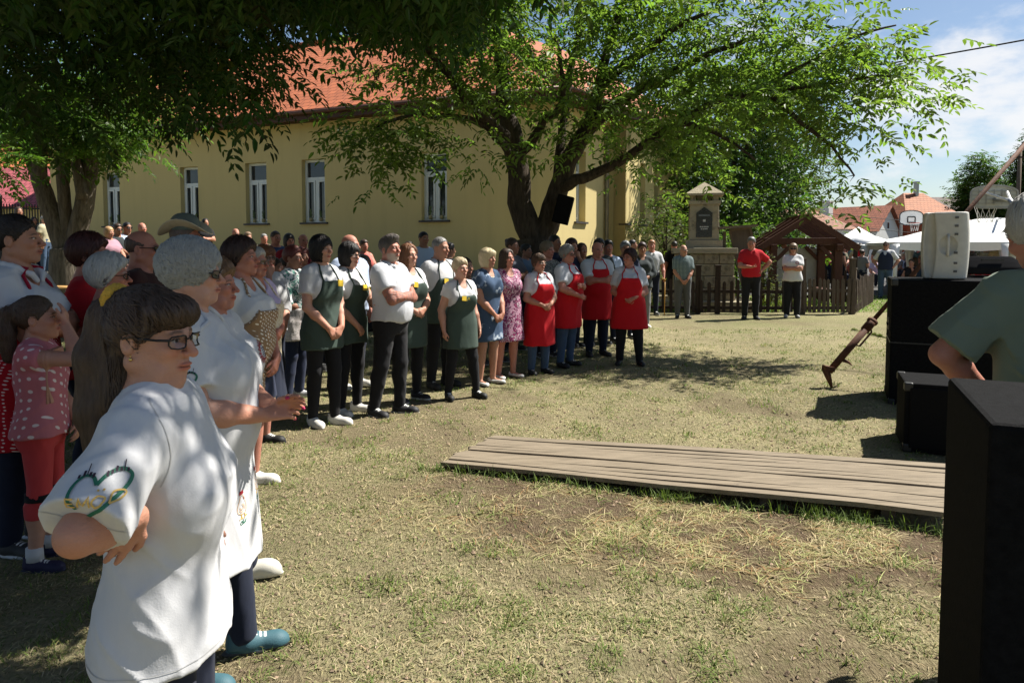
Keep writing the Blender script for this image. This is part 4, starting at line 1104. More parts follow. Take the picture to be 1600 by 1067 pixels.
    pl = MB(); a = CA+NLw*.04+NRw*.04; b = CA+DL*LL+NLw*.04; pl.extr([(a.x, a.y, -.1), (b.x, b.y, -.1), (b.x, b.y, .95), (a.x, a.y, .95)], -NLw*.036); loc(pl.build('plinth', plaster('plinth_plaster', (.16, .15, .14)), root))
house()
# ------------------------------------------------------------------ trees
def bark(name, c):
    t = NT(name); t.setp(.95, .1); co = t.coord(); a = t.noise(t.mapv(co, (7, 7, 1.3)), 2.6, 6, .7); b = t.noise(co, 1.6, 4)
    k = t.ramp(a, [(.3, tuple(q*.35 for q in c)), (.55, c), (.8, tuple(q*1.5 for q in c))]); k = t.mix(t.math('MULTIPLY', b, .5), k, t.mix(1, k, (.7, .66, .6), 'MULTIPLY'))
    t.col(k); t.bump(a, 1.0, .05); return t.m
BARK = bark('bark', (.085, .068, .052)); BARK2 = bark('bark_grey', (.17, .145, .115))
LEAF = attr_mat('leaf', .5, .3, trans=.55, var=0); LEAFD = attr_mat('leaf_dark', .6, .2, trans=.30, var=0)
def leaflets(C, D, k, size, wid, droop, g, tint, single=False):
    """compound leaves: C (n,3) bases, D (n,3) rachis directions, k leaflets each -> V, F, colours"""
    n = len(C); D = D/np.linalg.norm(D, axis=1, keepdims=True)
    U = np.cross(D, g.normal(size=(n, 3))*.35+np.array([0, 0, 1.0])); U /= np.linalg.norm(U, axis=1, keepdims=True)+1e-9; N = np.cross(U, D)
    Ls = size*g.uniform(.55, 1.35, n); Vs, Cs = [], []
    lc = tint*g.uniform(.65, 1.35, (n, 1))*np.array([1, 1, 1])+g.normal(0, .006, (n, 3))
    rl = Ls*(k*.33)
    for i in range(k):
        last = i == k-1 and k > 1; j = i//2; t = (j+1)/(k//2+1) if k > 1 else 0
        side = 0 if (last or k == 1) else (1 if i % 2 else -1)
        base = C+D*(rl*(1.0 if last else t))[:, None]+np.array([0, 0, -1])*(droop*rl*(1 if last else t)**2*.5)[:, None]
        d = D*(.45 if side else 1)+U*(side*.85)+np.array([0, 0, -1])*(droop*g.uniform(.3, 1.0, n))[:, None]+g.normal(0, .16, (n, 3)); d /= np.linalg.norm(d, axis=1, keepdims=True)
        w = np.cross(d, N); w /= np.linalg.norm(w, axis=1, keepdims=True)+1e-9; nn = np.cross(w, d)
        L = (Ls*g.uniform(.8, 1.15, n))[:, None]; W = L*wid
        tip = base+d*L-nn*L*.14; m = base+d*L*.30; m2 = base+d*L*.68-nn*L*.04
        Vs.append(np.stack([base, m+w*W*.95+nn*W*.35, m2+w*W*.78+nn*W*.28, tip, m2-w*W*.78+nn*W*.28, m-w*W*.95+nn*W*.35], 1)); Cs.append(np.repeat((lc*g.uniform(.85, 1.15, (n, 1)))[:, None], 6, 1))
    V = np.concatenate(Vs).reshape(-1, 3); c = np.concatenate(Cs).reshape(-1, 3); b = np.arange(len(V)//6)[:, None]*6
    F = np.concatenate([b+np.array([0, 1, 2, 3]), b+np.array([0, 3, 4, 5])]); return V, F, np.clip(c, .004, 1)
class Limbs:
    """branch skeleton: hand-laid limbs plus twigs that reach out to the leaf bunches"""
    def __init__(s): s.mb = MB(); s.P = []; s.Rr = []
    def limb(s, pts, r0, r1, n=9, wob=.0, rd=random):
        pts = [Vector(p) for p in pts]; Q = []
        for i in range(len(pts)-1):
            p0, p1, p2, p3 = pts[max(i-1, 0)], pts[i], pts[i+1], pts[min(i+2, len(pts)-1)]
            k = max(3, int((p2-p1).length/.25))
            for j in range(k):
                t = j/k; Q.append(.5*((2*p1)+(p2-p0)*t+(2*p0-5*p1+4*p2-p3)*t*t+(3*p1-p0-3*p2+p3)*t**3)+Vector((rd.gauss(0, wob), rd.gauss(0, wob), rd.gauss(0, wob))))
        Q.append(pts[-1]); rs = [r0+(r1-r0)*(i/(len(Q)-1))**.8 for i in range(len(Q))]
        s.mb.tube([tuple(q) for q in Q], rs, n); s.P += [tuple(q) for q in Q]; s.Rr += rs
    def reach(s, targets, rmax=.03, rd=random, sag=.15, maxlen=3.0):
        """connect every target to the nearest branch, nearest targets first"""
        P = np.array(s.P); Rr = np.array(s.Rr); T = [np.array(t) for t in targets]; T.sort(key=lambda t: np.min(np.linalg.norm(P-t, axis=1)))
        for t in T:
            d = np.linalg.norm(P-t, axis=1)+.0*Rr; i = int(np.argmin(d)); a = P[i]
            if d[i] > maxlen or d[i] < .03: continue
            L = d[i]; r = min(rmax, Rr[i]*.7, .006+.010*L); m1 = a+(t-a)*.35+np.array([rd.gauss(0, .07), rd.gauss(0, .07), .10+sag*.3])*L*.6; m2 = a+(t-a)*.7+np.array([rd.gauss(0, .05), rd.gauss(0, .05), sag*.5])*L*.6
            pts = [a]; 
            for q in np.linspace(.2, 1, 5): pts.append((1-q)**3*a+3*q*(1-q)**2*m1+3*q*q*(1-q)*m2+q**3*t)
            rs = [r*(1-.75*j/5) for j in range(6)]; s.mb.tube(pts, rs, 5, False)
            P = np.concatenate([P, np.array(pts[1:])]); Rr = np.concatenate([Rr, rs[1:]])
        s.P = [tuple(p) for p in P]; s.Rr = list(Rr)
def tree_thing(label, loc, limbs, leaf, lm=None, bm_=None, name='tree', cat='tree', group=None):
    root = empty(name, loc, 0, label, cat, group); L = Vector(loc)
    if limbs is not None:
        tr = limbs.mb.build('trunk', bm_ or BARK, root, True)
        for v in tr.data.vertices: v.co -= L
    V, F, c = leaf; obj('crown', np_mesh('crown', V-np.array(L), F, lm or LEAF, False, c), root); return root
def img_clusters(regs, g):
    """bunch centres inside picture-shaped regions, each with its own range of depth: (u, v, ru, rv, Ymin, Ymax, n)"""
    o = []
    for (u, v, ru, rv, y0, y1, n) in regs:
        a = g.uniform(0, 2*PI, n); q = np.sqrt(g.random(n)); uu = u+ru*q*np.cos(a); vv = v+rv*q*np.sin(a)
        for i in range(n): o.append(tuple(at(uu[i], vv[i], g.uniform(y0, y1))))
    return np.array(o)
def sprays(T, g, per, spread, droop=.25, out=None):
    n = len(T); C = np.repeat(T, per, 0)+g.normal(0, 1, (n*per, 3))*np.array(spread); D = C-np.repeat(T, per, 0)+g.normal(0, .25, (n*per, 3))*np.array(spread)*1.5
    D[:, 2] = D[:, 2]*.5-droop*np.linalg.norm(D, axis=1); return C, D
def ash_tree():
    """the forked tree in front of the house"""
    g = np.random.default_rng(41); rd = random.Random(8); Y = 11.6; L = Limbs(); bz = at(838, 470, Y); b = Vector((bz.x, Y, float(terr(bz.x, Y))-.1))
    q = lambda u, v, y=Y: at(u, v, y)
    L.limb([b+Vector((0, 0, -.1)), b+Vector((.0, 0, .5)), q(838, 400), q(836, 372)], .36, .33, 14)
    L.limb([q(845, 392), q(824, 352), q(812, 315), q(810, 270), q(800, 215), q(792, 185)], .245, .16, 14, .008, rd)       # left stem
    L.limb([q(836, 392), q(856, 352), q(868, 310), q(882, 268), q(905, 222), q(925, 190)], .225, .13, 14, .008, rd)      # right stem
    L.limb([q(792, 190), q(786, 130), q(780, 70), q(770, 0), q(760, -120)], .16, .05, 10, .01, rd)
    L.limb([q(800, 225), q(775, 200, 11.2), q(748, 178, 10.8), q(700, 120, 10.4), q(660, 60, 10), q(600, -10, 9.6)], .12, .03, 8, .012, rd)
    L.limb([q(790, 195), q(760, 165, 11.9), q(720, 130, 12.2), q(690, 90, 12.5)], .10, .03, 8, .012, rd)
    L.limb([q(806, 250), q(785, 225, 11.2), q(750, 190, 10.9), q(690, 183, 10.6), q(640, 180, 10.3), q(590, 200, 10)], .08, .02, 8, .015, rd)
    L.limb([q(810, 240), q(830, 222, 11.4), q(850, 190, 11.2), q(872, 172, 11), q(880, 130, 10.8), q(868, 60, 10.6)], .10, .03, 8, .01, rd)
    L.limb([q(868, 310), q(873, 250, 11.8), q(880, 200, 12), q(890, 120, 12.2), q(905, 40, 12.4), q(910, -60, 12.6)], .10, .04, 9, .01, rd)
    L.limb([q(925, 190), q(937, 130), q(955, 60, 11.4), q(985, -30, 11.2)], .13, .045, 10, .01, rd)
    L.limb([q(932, 140), q(965, 110, 11.3), q(1010, 80, 11), q(1060, 40, 10.7), q(1110, 20, 10.5)], .11, .025, 8, .012, rd)
    L.limb([q(918, 200), q(950, 172, 11.4), q(1000, 140, 11.2), q(1060, 108, 11), q(1120, 80, 10.8), q(1180, 60, 10.6)], .13, .03, 8, .012, rd)
    L.limb([q(872, 298), q(900, 283, 11.3), q(940, 268, 11.1), q(1000, 232, 10.8), q(1060, 190, 10.6), q(1130, 155, 10.4), q(1220, 140, 10.2), q(1300, 130, 10.0), q(1390, 120, 9.8)], .115, .015, 9, .012, rd)
    L.limb([q(1060, 190, 10.6), q(1100, 200, 10.4), q(1150, 225, 10.1), q(1180, 250, 9.9)], .05, .015, 6, .01, rd)
    L.limb([q(1180, 146, 10.3), q(1240, 110, 10.2), q(1330, 60, 10.1), q(1400, 40, 10)], .05, .012, 6, .01, rd)
    L.limb([q(1200, 142, 10.2), q(1250, 190, 10), q(1300, 230, 9.9), q(1335, 275, 9.8)], .05, .012, 6, .01, rd)
    regs = [(700, 50, 170, 100, 9.4, 13.5, 110), (650, 150, 100, 60, 9.2, 11.5, 24), (610, 210, 75, 40, 9.3, 10.6, 26), (590, 250, 40, 25, 9.4, 10.0, 9), (830, 50, 130, 110, 9.6, 13.5, 95), (760, 130, 110, 60, 9.8, 12.8, 36),
            (748, 238, 22, 10, 9.8, 10.4, 3), (880, 215, 45, 40, 10.6, 12.4, 8), (955, 60, 110, 110, 10, 13, 110), (930, 160, 80, 55, 10.2, 12.6, 34), (1060, 60, 120, 95, 9.8, 12.5, 105), (1030, 170, 100, 60, 9.9, 11.8, 46), (1130, 130, 110, 75, 9.7, 11.6, 60),
            (1180, 60, 110, 75, 9.6, 11.6, 70), (1270, 110, 110, 65, 9.5, 10.8, 62), (1370, 75, 60, 50, 9.4, 10.4, 30), (1380, 150, 75, 50, 9.4, 10.3, 38), (1300, 190, 70, 45, 9.4, 10.3, 24), (1345, 215, 35, 30, 9.5, 10, 9), (1335, 285, 45, 22, 9.6, 10, 9), (1230, 160, 60, 40, 9.5, 10.6, 18), (1130, 200, 80, 45, 9.8, 11, 20), (1060, 245, 70, 45, 10, 11.4, 18), (985, 255, 60, 40, 10.2, 11.5, 14), (1000, -40, 420, 60, 9.6, 13.5, 150), (650, -30, 150, 60, 9.4, 13, 80)]
    regs = [(*q[:6], max(3, int(q[6]*(.46 if q[0] < 900 else .32)))) for q in regs]
    T = img_clusters(regs, g); L.reach(list(T), .035, rd)
    C, D = sprays(T, g, 13, (.28, .28, .16), .22)
    lf = leaflets(C, D, 7, .115, .19, .30, g, np.array([.130, .195, .048]))
    tree_thing('large ash tree with a dark forked trunk standing in front of the yellow house', b, L, lf, name='ash_tree')
ash_tree()
def shade_tree():
    """the tree beside the camera whose crown hangs over the crowd on the left"""
    g = np.random.default_rng(77); rd = random.Random(4); L = Limbs(); b = Vector((-6.6, 3.0, -.1))
    top = Vector((-5.6, 3.6, 3.6)); L.limb([b, b+Vector((.05, 0, 1.2)), b+Vector((.3, .2, 2.4)), top], .34, .22, 14, .01, rd)
    for e in ((-3.5, 3.6, 5.2), (-1.2, 3.6, 5.6), (-3.2, 6.0, 4.9), (-1.8, 7.5, 4.6), (-5.0, 7.5, 4.8), (-6.4, 6.5, 5.0), (-5.4, 1.6, 5.6), (-3.0, 1.2, 5.9), (-.2, 5.4, 4.8), (-4.2, 9.2, 5.0), (.6, 3.2, 4.9), (1.4, 4.2, 5.6)):
        e = Vector(e); m = top.lerp(e, .5)+Vector((rd.gauss(0, .2), rd.gauss(0, .2), .45)); L.limb([top+Vector((0, 0, -.2)), m, e], .13, .03, 8, .015, rd)
    T = []
    # bunches hanging in the upper left of the view, kept above the crown's ragged lower edge
    eu = [-200, 0, 60, 110, 170, 240, 300, 345, 385, 405, 470, 520, 580, 640, 720, 800, 880, 960, 1030]; ev = [215, 205, 200, 170, 182, 208, 235, 222, 205, 70, 40, 25, 45, 90, 120, 110, 75, 35, -30]
    def edge(y): return np.interp(y, [0, 1, 1.5, 2.4, 3.0, 4.3, 5.3, 6.2, 8, 10, 14], [-.95, -1.0, -1.04, -1.22, -1.27, -1.64, -2.10, -2.6, -3.2, -3.6, -4])
    def clear(p):
        """stays above the crown's ragged edge in the view, and its shadow stays off the sunlit lawn"""
        u, v = proj(np.array(p))
        if v > -60 and p[1] < 4.8: return False
        if v > np.interp(u, eu, ev)-.30*FPX/p[1]-30*g.random()**2: return False
        for zz in (0.3, 1.3):
            t = (p[2]-zz)/SUN.z
            if p[0]-SUN.x*t > edge(p[1]-SUN.y*t)-(.16 if zz > 1 else .0)-.10*g.random(): return False
        return True
    for _ in range(16000):
        if len(T) > 900: break
        p = (g.uniform(-8.2, 1.3), g.uniform(2.9, 10.2), g.uniform(2.55, 6.6)); u, v = proj(np.array(p))
        if u > 420 and v > -40 and g.random() < (.72 if u < 700 else .80): continue
        if clear(p): T.append(p)
    n0 = len(T)
    for _ in range(16000):
        if len(T) > n0+1250: break
        sy = g.uniform(.6, 8.5); sx = edge(sy)-.15-abs(g.normal(0, 1.5)); t = (g.uniform(3.6, 6.4)-1.2)/SUN.z; p = (sx+SUN.x*t, sy+SUN.y*t, 1.2+SUN.z*t)
        if clear(p): T.append(p)
    T = np.array(T); vv = proj(T)[1]; L.reach(list(T[(vv > -30) | (g.random(len(T)) < .12)]), .035, rd, maxlen=4)
    C, D = sprays(T, g, 26, (.27, .27, .20), .35)
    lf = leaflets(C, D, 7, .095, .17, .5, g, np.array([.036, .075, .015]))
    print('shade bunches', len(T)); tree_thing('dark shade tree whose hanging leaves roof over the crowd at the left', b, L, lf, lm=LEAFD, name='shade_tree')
shade_tree()
def blob_tree(label, loc, H, W, trunk, n, leaf=.16, tint=(.06, .11, .025), seed=1, k=5, name='tree', cat='tree', group=None, low=.25, bk=None, per=14, shape=1.0, cone=False):
    g = np.random.default_rng(seed); rd = random.Random(seed); L = Limbs(); b = Vector(loc); top = b+Vector((0, 0, H*.72))
    L.limb([b-Vector((0, 0, .1)), b+Vector((rd.gauss(0, .02)*H, 0, H*.3)), top], trunk, trunk*.3, 9, .01*H*.1, rd)
    T = []
    nb = 9
    cen = [(0, 0, .62, .42)]+[(.30*math.cos(a), .30*math.sin(a), rd.uniform(low+.12, .86), rd.uniform(.22, .34)) for a in [i*2*PI/nb+rd.uniform(-.3, .3) for i in range(nb)]]
    for i in range(n):
        if cone:
            h = low+(1-low)*g.random()**1.3; r = (1-h)/(1-low)*.5*(.55+.45*g.random()); a = g.uniform(0, 6.28); T.append((r*W*math.cos(a), r*W*math.sin(a), h*H)); continue
        c = cen[g.integers(len(cen))]; v = g.normal(size=3); v /= np.linalg.norm(v); q = g.random()**.35*c[3]; T.append(((c[0]+v[0]*q)*W, (c[1]+v[1]*q)*W, min(1.02, max(low, c[2]+v[2]*q*shape))*H))
    T = np.array(T)+np.array(b)
    for p in T[g.permutation(len(T))[:14]]: L.limb([b+Vector((0, 0, H*rd.uniform(.25, .6))), (b+Vector((0, 0, H*.5))).lerp(Vector(p), .5), Vector(p)], trunk*.35, trunk*.06, 6)
    s = W*.045
    C, D = sprays(T, g, per, (s*1.3, s*1.3, s), .15); lf = leaflets(C, D, k, leaf, .26, .2, g, np.array(tint))
    return tree_thing(label, b, L, lf, bm_=bk, name=name, cat=cat, group=group)
def multi_stem():
    """grey several-stemmed tree at the left, cut short below its new shoots"""
    g = np.random.default_rng(12); rd = random.Random(2); Y = 13.2; L = Limbs(); q = lambda u, v, y=Y: at(u, v, y); b = q(108, 425); b.z = float(terr(b.x, Y))-.1
    L.limb([b, b.lerp(q(108, 392), .6), q(108, 400), q(107, 388)], .38, .31, 14)
    L.limb([q(102, 392), q(88, 350), q(70, 302), q(60, 275)], .20, .14, 12, .01, rd); L.limb([q(60, 278), q(46, 245), q(34, 200)], .11, .09, 10, .01, rd); L.limb([q(62, 280), q(63, 230), q(62, 165)], .14, .11, 10, .01, rd)
    L.limb([q(105, 380), q(102, 320), q(98, 250), q(97, 150)], .13, .09, 12, .01, rd)
    L.limb([q(112, 388), q(126, 340), q(136, 290), q(142, 240), q(144, 222)], .185, .15, 12, .01, rd); L.limb([q(130, 310, 13), q(122, 270, 13), q(116, 235, 13), q(104, 170, 12.8)], .11, .07, 10, .01, rd)
    T = img_clusters([(110, 190, 70, 55, 12.3, 14, 75), (150, 225, 35, 18, 12.5, 13.6, 18), (20, 170, 60, 40, 12, 14, 45), (170, 150, 90, 70, 12, 15, 80), (-25, 255, 45, 25, 10.5, 12, 14)], g); L.reach(list(T), .03, rd)
    C, D = sprays(T, g, 14, (.26, .26, .17), .2); lf = leaflets(C, D, 7, .11, .2, .3, g, np.array([.085, .15, .03])); tree_thing('grey tree with several thick bare stems left of the yellow house', b, L, lf, bm_=BARK2, name='multi_stemmed_tree')
multi_stem()
def gp(u, Y): return (X_at(u, Y, 1.0), Y, float(terr(X_at(u, Y, 1.0), Y)))
blob_tree('broad dark green tree rising behind the stone monument', gp(1145, 27), 8.2, 6.6, .22, 420, .17, (.068, .12, .03), 3, 5, low=.12, per=16)
blob_tree('bright leafy tree growing against the side of the yellow house behind the monument', gp(1052, 24), 7.0, 4.2, .14, 210, .14, (.09, .15, .036), 4, 5, low=.18)
blob_tree('feathery grey green tree at the right edge of the garden trees', gp(1205, 30), 6.4, 4.2, .14, 260, .14, (.085, .115, .055), 6, 5, low=.1)
blob_tree('light green bush beside the right side of the stone monument', gp(1152, 20.2), 2.9, 2.2, .05, 120, .085, (.085, .145, .03), 7, 3, name='bush', cat='bush', low=.05, per=12)
blob_tree('small loose leaved bush between house wall and monument', gp(1040, 20.5), 3.3, 2.0, .05, 75, .085, (.095, .135, .035), 8, 3, name='bush', cat='bush', low=.15, per=11)
blob_tree('low grey bush at the fence in front of the timber shelter', gp(1200, 17.0), 1.35, .8, .02, 60, .05, (.11, .12, .06), 9, 3, name='bush', cat='bush', low=.1, per=10)
blob_tree('round leafy tree beyond the marquee behind the basketball hoop', gp(1542, 62), 9.4, 5.4, .3, 620, .20, (.055, .10, .025), 10, 5, low=.2, per=18)
blob_tree('dark tree at the right edge behind the utility pole', gp(1622, 50), 10.5, 3.6, .25, 420, .18, (.035, .065, .02), 13, 5, low=.2, per=16)
blob_tree('small dark conifer behind the white gabled house', gp(1358, 92), 7.2, 3.4, .15, 110, .34, (.03, .05, .025), 14, 3, low=.15, cone=True, name='conifer')
blob_tree('pale green tree rising behind the red roofed house at the far left', gp(100, 42), 9.5, 7, .25, 230, .26, (.10, .17, .05), 15, 5, low=.25)
# ------------------------------------------------------------------ garden fence
DARKWOOD = wood('dark_fence_wood', (.045, .032, .024), .85, .5, (14, 14, 1)); GREYWOOD = wood('weathered_fence_wood', (.10, .075, .055), .85, .4, (14, 14, 1))
def picket_run(label, p, q, h, mat_, n, posts, ph=None, rails=(.18, .66), seed=1):
    p, q = Vector(p), Vector(q); root = empty('picket_fence', p, 0, label, 'fence'); d = (q-p); L = d.length; d.normalize(); nn = Vector((d.y, -d.x, 0)); rd = random.Random(seed)
    zt = lambda s: float(terr((p+d*s).x, (p+d*s).y))
    for i in range(n):
        s = (i+.5)*L/n+rd.uniform(-.012, .012); w = .075*rd.uniform(.85, 1.1); hh = h*rd.uniform(.94, 1.05); a = rd.uniform(-.025, .025); c = d*s; mb = MB()
        prof = [(-w/2, .05), (w/2, .05), (w/2, hh-.05), (w*.28, hh-.012), (0, hh), (-w*.28, hh-.012), (-w/2, hh-.05)]
        mb.extr([c+d*(x+a*z)+nn*.030+Vector((0, 0, z+zt(s))) for x, z in prof], nn*.02); mb.build('picket', mat_, root)
    for z in rails:
        mb = MB(); mb.bar(d*.02+Vector((0, 0, z*h+zt(0))), d*(L-.02)+Vector((0, 0, z*h+zt(L))), .045, .075); mb.build('rail', mat_, root)
    for s in posts:
        mb = MB(); hh = (ph or h*1.25); c = d*s-nn*.032; mb.box((c.x, c.y, hh/2+zt(s)), (.11, .11, hh), math.atan2(d.y, d.x)); mb.box((c.x, c.y, hh+.02+zt(s)), (.13, .13, .04), math.atan2(d.y, d.x)); mb.build('post', mat_, root, bevel=.008)
    return root
FA, FB, FC, FD = G(985, 490), G(1252, 491), G(1334, 491), G(1362, 474)
picket_run('dark brown picket fence running along the front of the monument garden', FA, FB, .80, DARKWOOD, 23, [1.6, 2.06], 1.12, seed=1)
picket_run('weathered picket fence panel right of the woman in sunglasses', FB, FC, .84, GREYWOOD, 11, [.03, 1.2], 1.28, seed=2)
picket_run('short picket fence side running back from the garden corner', FC, FD, .86, GREYWOOD, 14, [.10], 1.05, seed=3)
BF = [gp(1245, 19.6), gp(1338, 19.0)]
picket_run('rear picket fence of the garden seen beside the timber shelter', BF[0], BF[1], .95, DARKWOOD, 9, [.4, .95, 1.5], 1.55, seed=4)
# garden plants behind the fence
def strap_plants():
    g = np.random.default_rng(3); n = 2600; a = g.random(n); b = g.random(n)
    x = FA.x+(FC.x-FA.x)*a*.98+.1; y = FA.y+.25+b*2.0; h = g.uniform(.2, .55, n); w = g.uniform(.008, .018, n)
    c = np.where((g.random(n) < .55)[:, None], np.array([.34, .36, .06]), np.array([.10, .20, .04]))*g.uniform(.6, 1.3, (n, 1))
    m = fbm(x, y, 1.6, 4, 2) > .40; blades('garden_plants', x[m], y[m], h[m], w[m], g.uniform(.15, .6, m.sum()), c[m], .7, 9)
strap_plants()
def lawn():
    me = MB(); p = [G(1300, 487, .004), G(1362, 474, .004), G(1385, 476, .004), G(1440, 474, .004), G(1440, 464, .004), G(1350, 464, .004)]
    g = np.random.default_rng(8); n = 9000; y = g.uniform(16.5, 22.5, n); x = X_at(1335, 18, 0)+(y-16.5)*.25+g.uniform(-3.2, 1.9, n); c = np.array([.17, .27, .05])*g.uniform(.6, 1.3, (n, 1))
    blades('lawn_grass', x, y, g.uniform(.03, .09, n), g.uniform(.006, .014, n), g.uniform(.2, .8, n), c, .6, 19)
lawn()
# ------------------------------------------------------------------ asphalt court behind the garden
def court():
    t = NT('asphalt'); t.setp(.95, .15); co = t.coord(); n = t.noise(co, 60, 5); b = t.noise(co, .6, 4)
    t.col(t.mix(t.math('MULTIPLY', b, .6), t.mix(n, (.055, .055, .06), (.095, .093, .09)), (.13, .125, .115))); t.bump(n, .4, .01)
    me = bpy.data.meshes.new('court'); me.from_pydata([(5.2, 23.0, .012), (40, 19.5, .012), (60, 70, .012), (5.2, 60, .012)], [], [(0, 1, 2, 3)]); me.materials.append(t.m); tag(obj('asphalt_court', me), kind='structure')
court()
# ------------------------------------------------------------------ stone monument
def stone(name, c, s=1.0):
    t = NT(name); t.setp(.92, .15); co = t.coord(); a = t.noise(co, 3*s, 6, .65); b = t.noise(co, 26*s, 5, .7)
    k = t.mix(a, tuple(q*.72 for q in c), tuple(q*1.2 for q in c)); k = t.mix(t.ramp(t.noise(co, 2.1*s, 6, .75), [(.55, (0, 0, 0)), (.66, (.9, .9, .9))]), k, tuple(q*.22 for q in c)); k = t.mix(t.math('MULTIPLY', b, .35), k, tuple(q*.5 for q in c))
    t.col(k); t.bump(t.math('ADD', a, b), .7, .03); return t.m
def monument():
    Y = 17.6; C = Vector((X_at(1099, Y, 1.5), Y, 0)); root = empty('stone_monument', C, R(-14), 'pale limestone war memorial pillar with black plaque and pyramid cap on stepped blocks', 'monument')
    root.scale = (.92, .92, .872)
    S1 = stone('limestone', (.36, .31, .215)); S2 = stone('limestone_blocks', (.31, .265, .175)); rd = random.Random(5)
    def course(z0, z1, w, n, j=.012):
        for k in range(n):
            for sx in (0, 1, 2, 3):
                mb = MB(); a = -w/2+k*w/n+j/2; b = a+w/n-j; d = .30; o = rd.uniform(-.012, .012)
                if k in (0,) and sx in (1, 3): pass
                cx, cy = (a+b)/2, -w/2+d/2+o
                if k == 0: pass
                mb.box((0, 0, 0), (b-a, d, z1-z0-j)); m = Matrix.Rotation(sx*PI/2, 3, 'Z')
                v = m @ Vector((cx, cy, 0))
                if (k == 0 and sx in (1, 3)) or (k == n-1 and sx in (1, 3)):
                    continue
                o_ = mb.build('block', S2, root, bevel=.012); o_.location = (v.x, v.y, (z0+z1)/2); o_.rotation_euler = (0, 0, sx*PI/2)
    mb = MB(); mb.box((0, 0, .15), (2.5, 2.3, .30)); mb.build('base_slab', S1, root, bevel=.02)
    mb = MB(); mb.box((0, 0, .80), (1.25, 1.25, 1.0)); mb.build('core', S2, root)
    course(.30, .66, 1.62, 3); course(.66, 1.0, 1.62, 4); course(1.0, 1.34, 1.56, 3); course(1.34, 1.62, 1.56, 4)
    mb = MB(); mb.box((0, 0, 1.71), (1.72, 1.72, .16)); mb.build('ledge', S1, root, bevel=.02)
    mb = MB(); mb.box((0, 0, 1.9), (.98, .98, .24)); mb.build('plinth', S1, root, bevel=.015)
    mb = MB(); mb.box((0, 0, 2.55), (.80, .80, 1.06), taper=.95); p = mb.build('pillar', S1, root, bevel=.02)
    mb = MB(); mb.box((0, 0, 3.10), (.86, .86, .10)); 
    for sx in (-1, 1):
        for sy in (-1, 1): mb.box((sx*.30, sy*.30, 3.22), (.14, .14, .16))
    mb.box((0, 0, 3.22), (.34, .34, .16)); mb.build('lantern', S1, root)
    mb = MB(); b = .50
    mb.add([(-b, -b, 3.30), (b, -b, 3.30), (b, b, 3.30), (-b, b, 3.30), (-b, -b, 3.36), (b, -b, 3.36), (b, b, 3.36), (-b, b, 3.36), (-.20, -.20, 3.58), (.20, -.20, 3.58), (.20, .20, 3.58), (-.20, .20, 3.58), (0, 0, 3.72)],
           [(3, 2, 1, 0), (0, 1, 5, 4), (1, 2, 6, 5), (2, 3, 7, 6), (3, 0, 4, 7), (4, 5, 9, 8), (5, 6, 10, 9), (6, 7, 11, 10), (7, 4, 8, 11), (8, 9, 12), (9, 10, 12), (10, 11, 12), (11, 8, 12)]); mb.build('cap', S1, root)
    PL = mat('black_granite', (.012, .013, .015), .25, .2, 30, spec=.5); IN = mat('engraving', (.42, .42, .40), .6)
    for rz, nm in ((0, 'plaque'), (-PI/2, 'side_panel')):
        mb = MB(); y = -.412; h0, h1 = 2.10, 2.80; w = .21
        mb.extr([Vector((-w, y, h0)), Vector((w, y, h0)), Vector((w, y, h1)), Vector((0, y, h1+.17)), Vector((-w, y, h1))], (0, .03, 0)); pq = mb.build(nm, PL if rz == 0 else stone('panel_stone', (.33, .28, .2)), root); pq.rotation_euler = (0, 0, rz)
        if rz == 0:
            mb = MB(); mb.box((0, y-.002, h1-.07), (.30, .006, .045)); mb.build('nameplate', mat('plate_grey', (.14, .15, .16), .4), pq)
            mb = MB(); mb.box((0, y-.002, h1-.22), (.07, .006, .07)); mb.box((0, y-.006, h1-.22), (.03, .006, .03)); mb.build('crest', IN, pq)
            mb = MB()
            for r_, zz in ((5, h1-.40), (4, h1-.46)):
                for i in range(r_): mb.box(((i-(r_-1)/2)*.048, y-.002, zz), (.034, .006, .036))
            mb.build('lettering', IN, pq)
monument()
def leaning_board():
    Y = 17.4; root = empty('display_board', (X_at(1150, Y, 1), Y, 0), R(-18), 'weathered wooden board with a roof leaning beside the stone monument', 'board'); m = wood('board_wood', (.17, .13, .09)); m2 = wood('board_panel', (.13, .10, .075), sc=(14, 1, 1))
    def q(u, v): p = at(u, v, Y); return p
    M_ = root.matrix_basis.inverted()
    mb = MB(); P = [q(1140, 360), q(1172, 356), q(1190, 432), q(1160, 446)]; P = [M_ @ p for p in P]; mb.extr(P, (0, .05, 0)); mb.build('panel', m2, root)
    mb = MB()
    for i in range(4): mb.bar(P[i]+Vector((0, -.01, 0)), P[(i+1) % 4]+Vector((0, -.01, 0)), .06, .07, (0, 1, 0))
    mb.build('frame', m, root)
    mb = MB(); a, b = M_ @ q(1118, 357), M_ @ q(1178, 353); mb.bar(a, b, .62, .06); mb.build('roof', m, root)
    mb = MB(); a = M_ @ q(1132, 362); mb.bar(Vector((a.x, a.y, 0)), a, .08, .08); a = M_ @ q(1186, 430); mb.bar(Vector((a.x+.02, a.y+.1, 0)), a+Vector((0, .1, 0)), .08, .08); mb.build('post', m, root)
leaning_board()
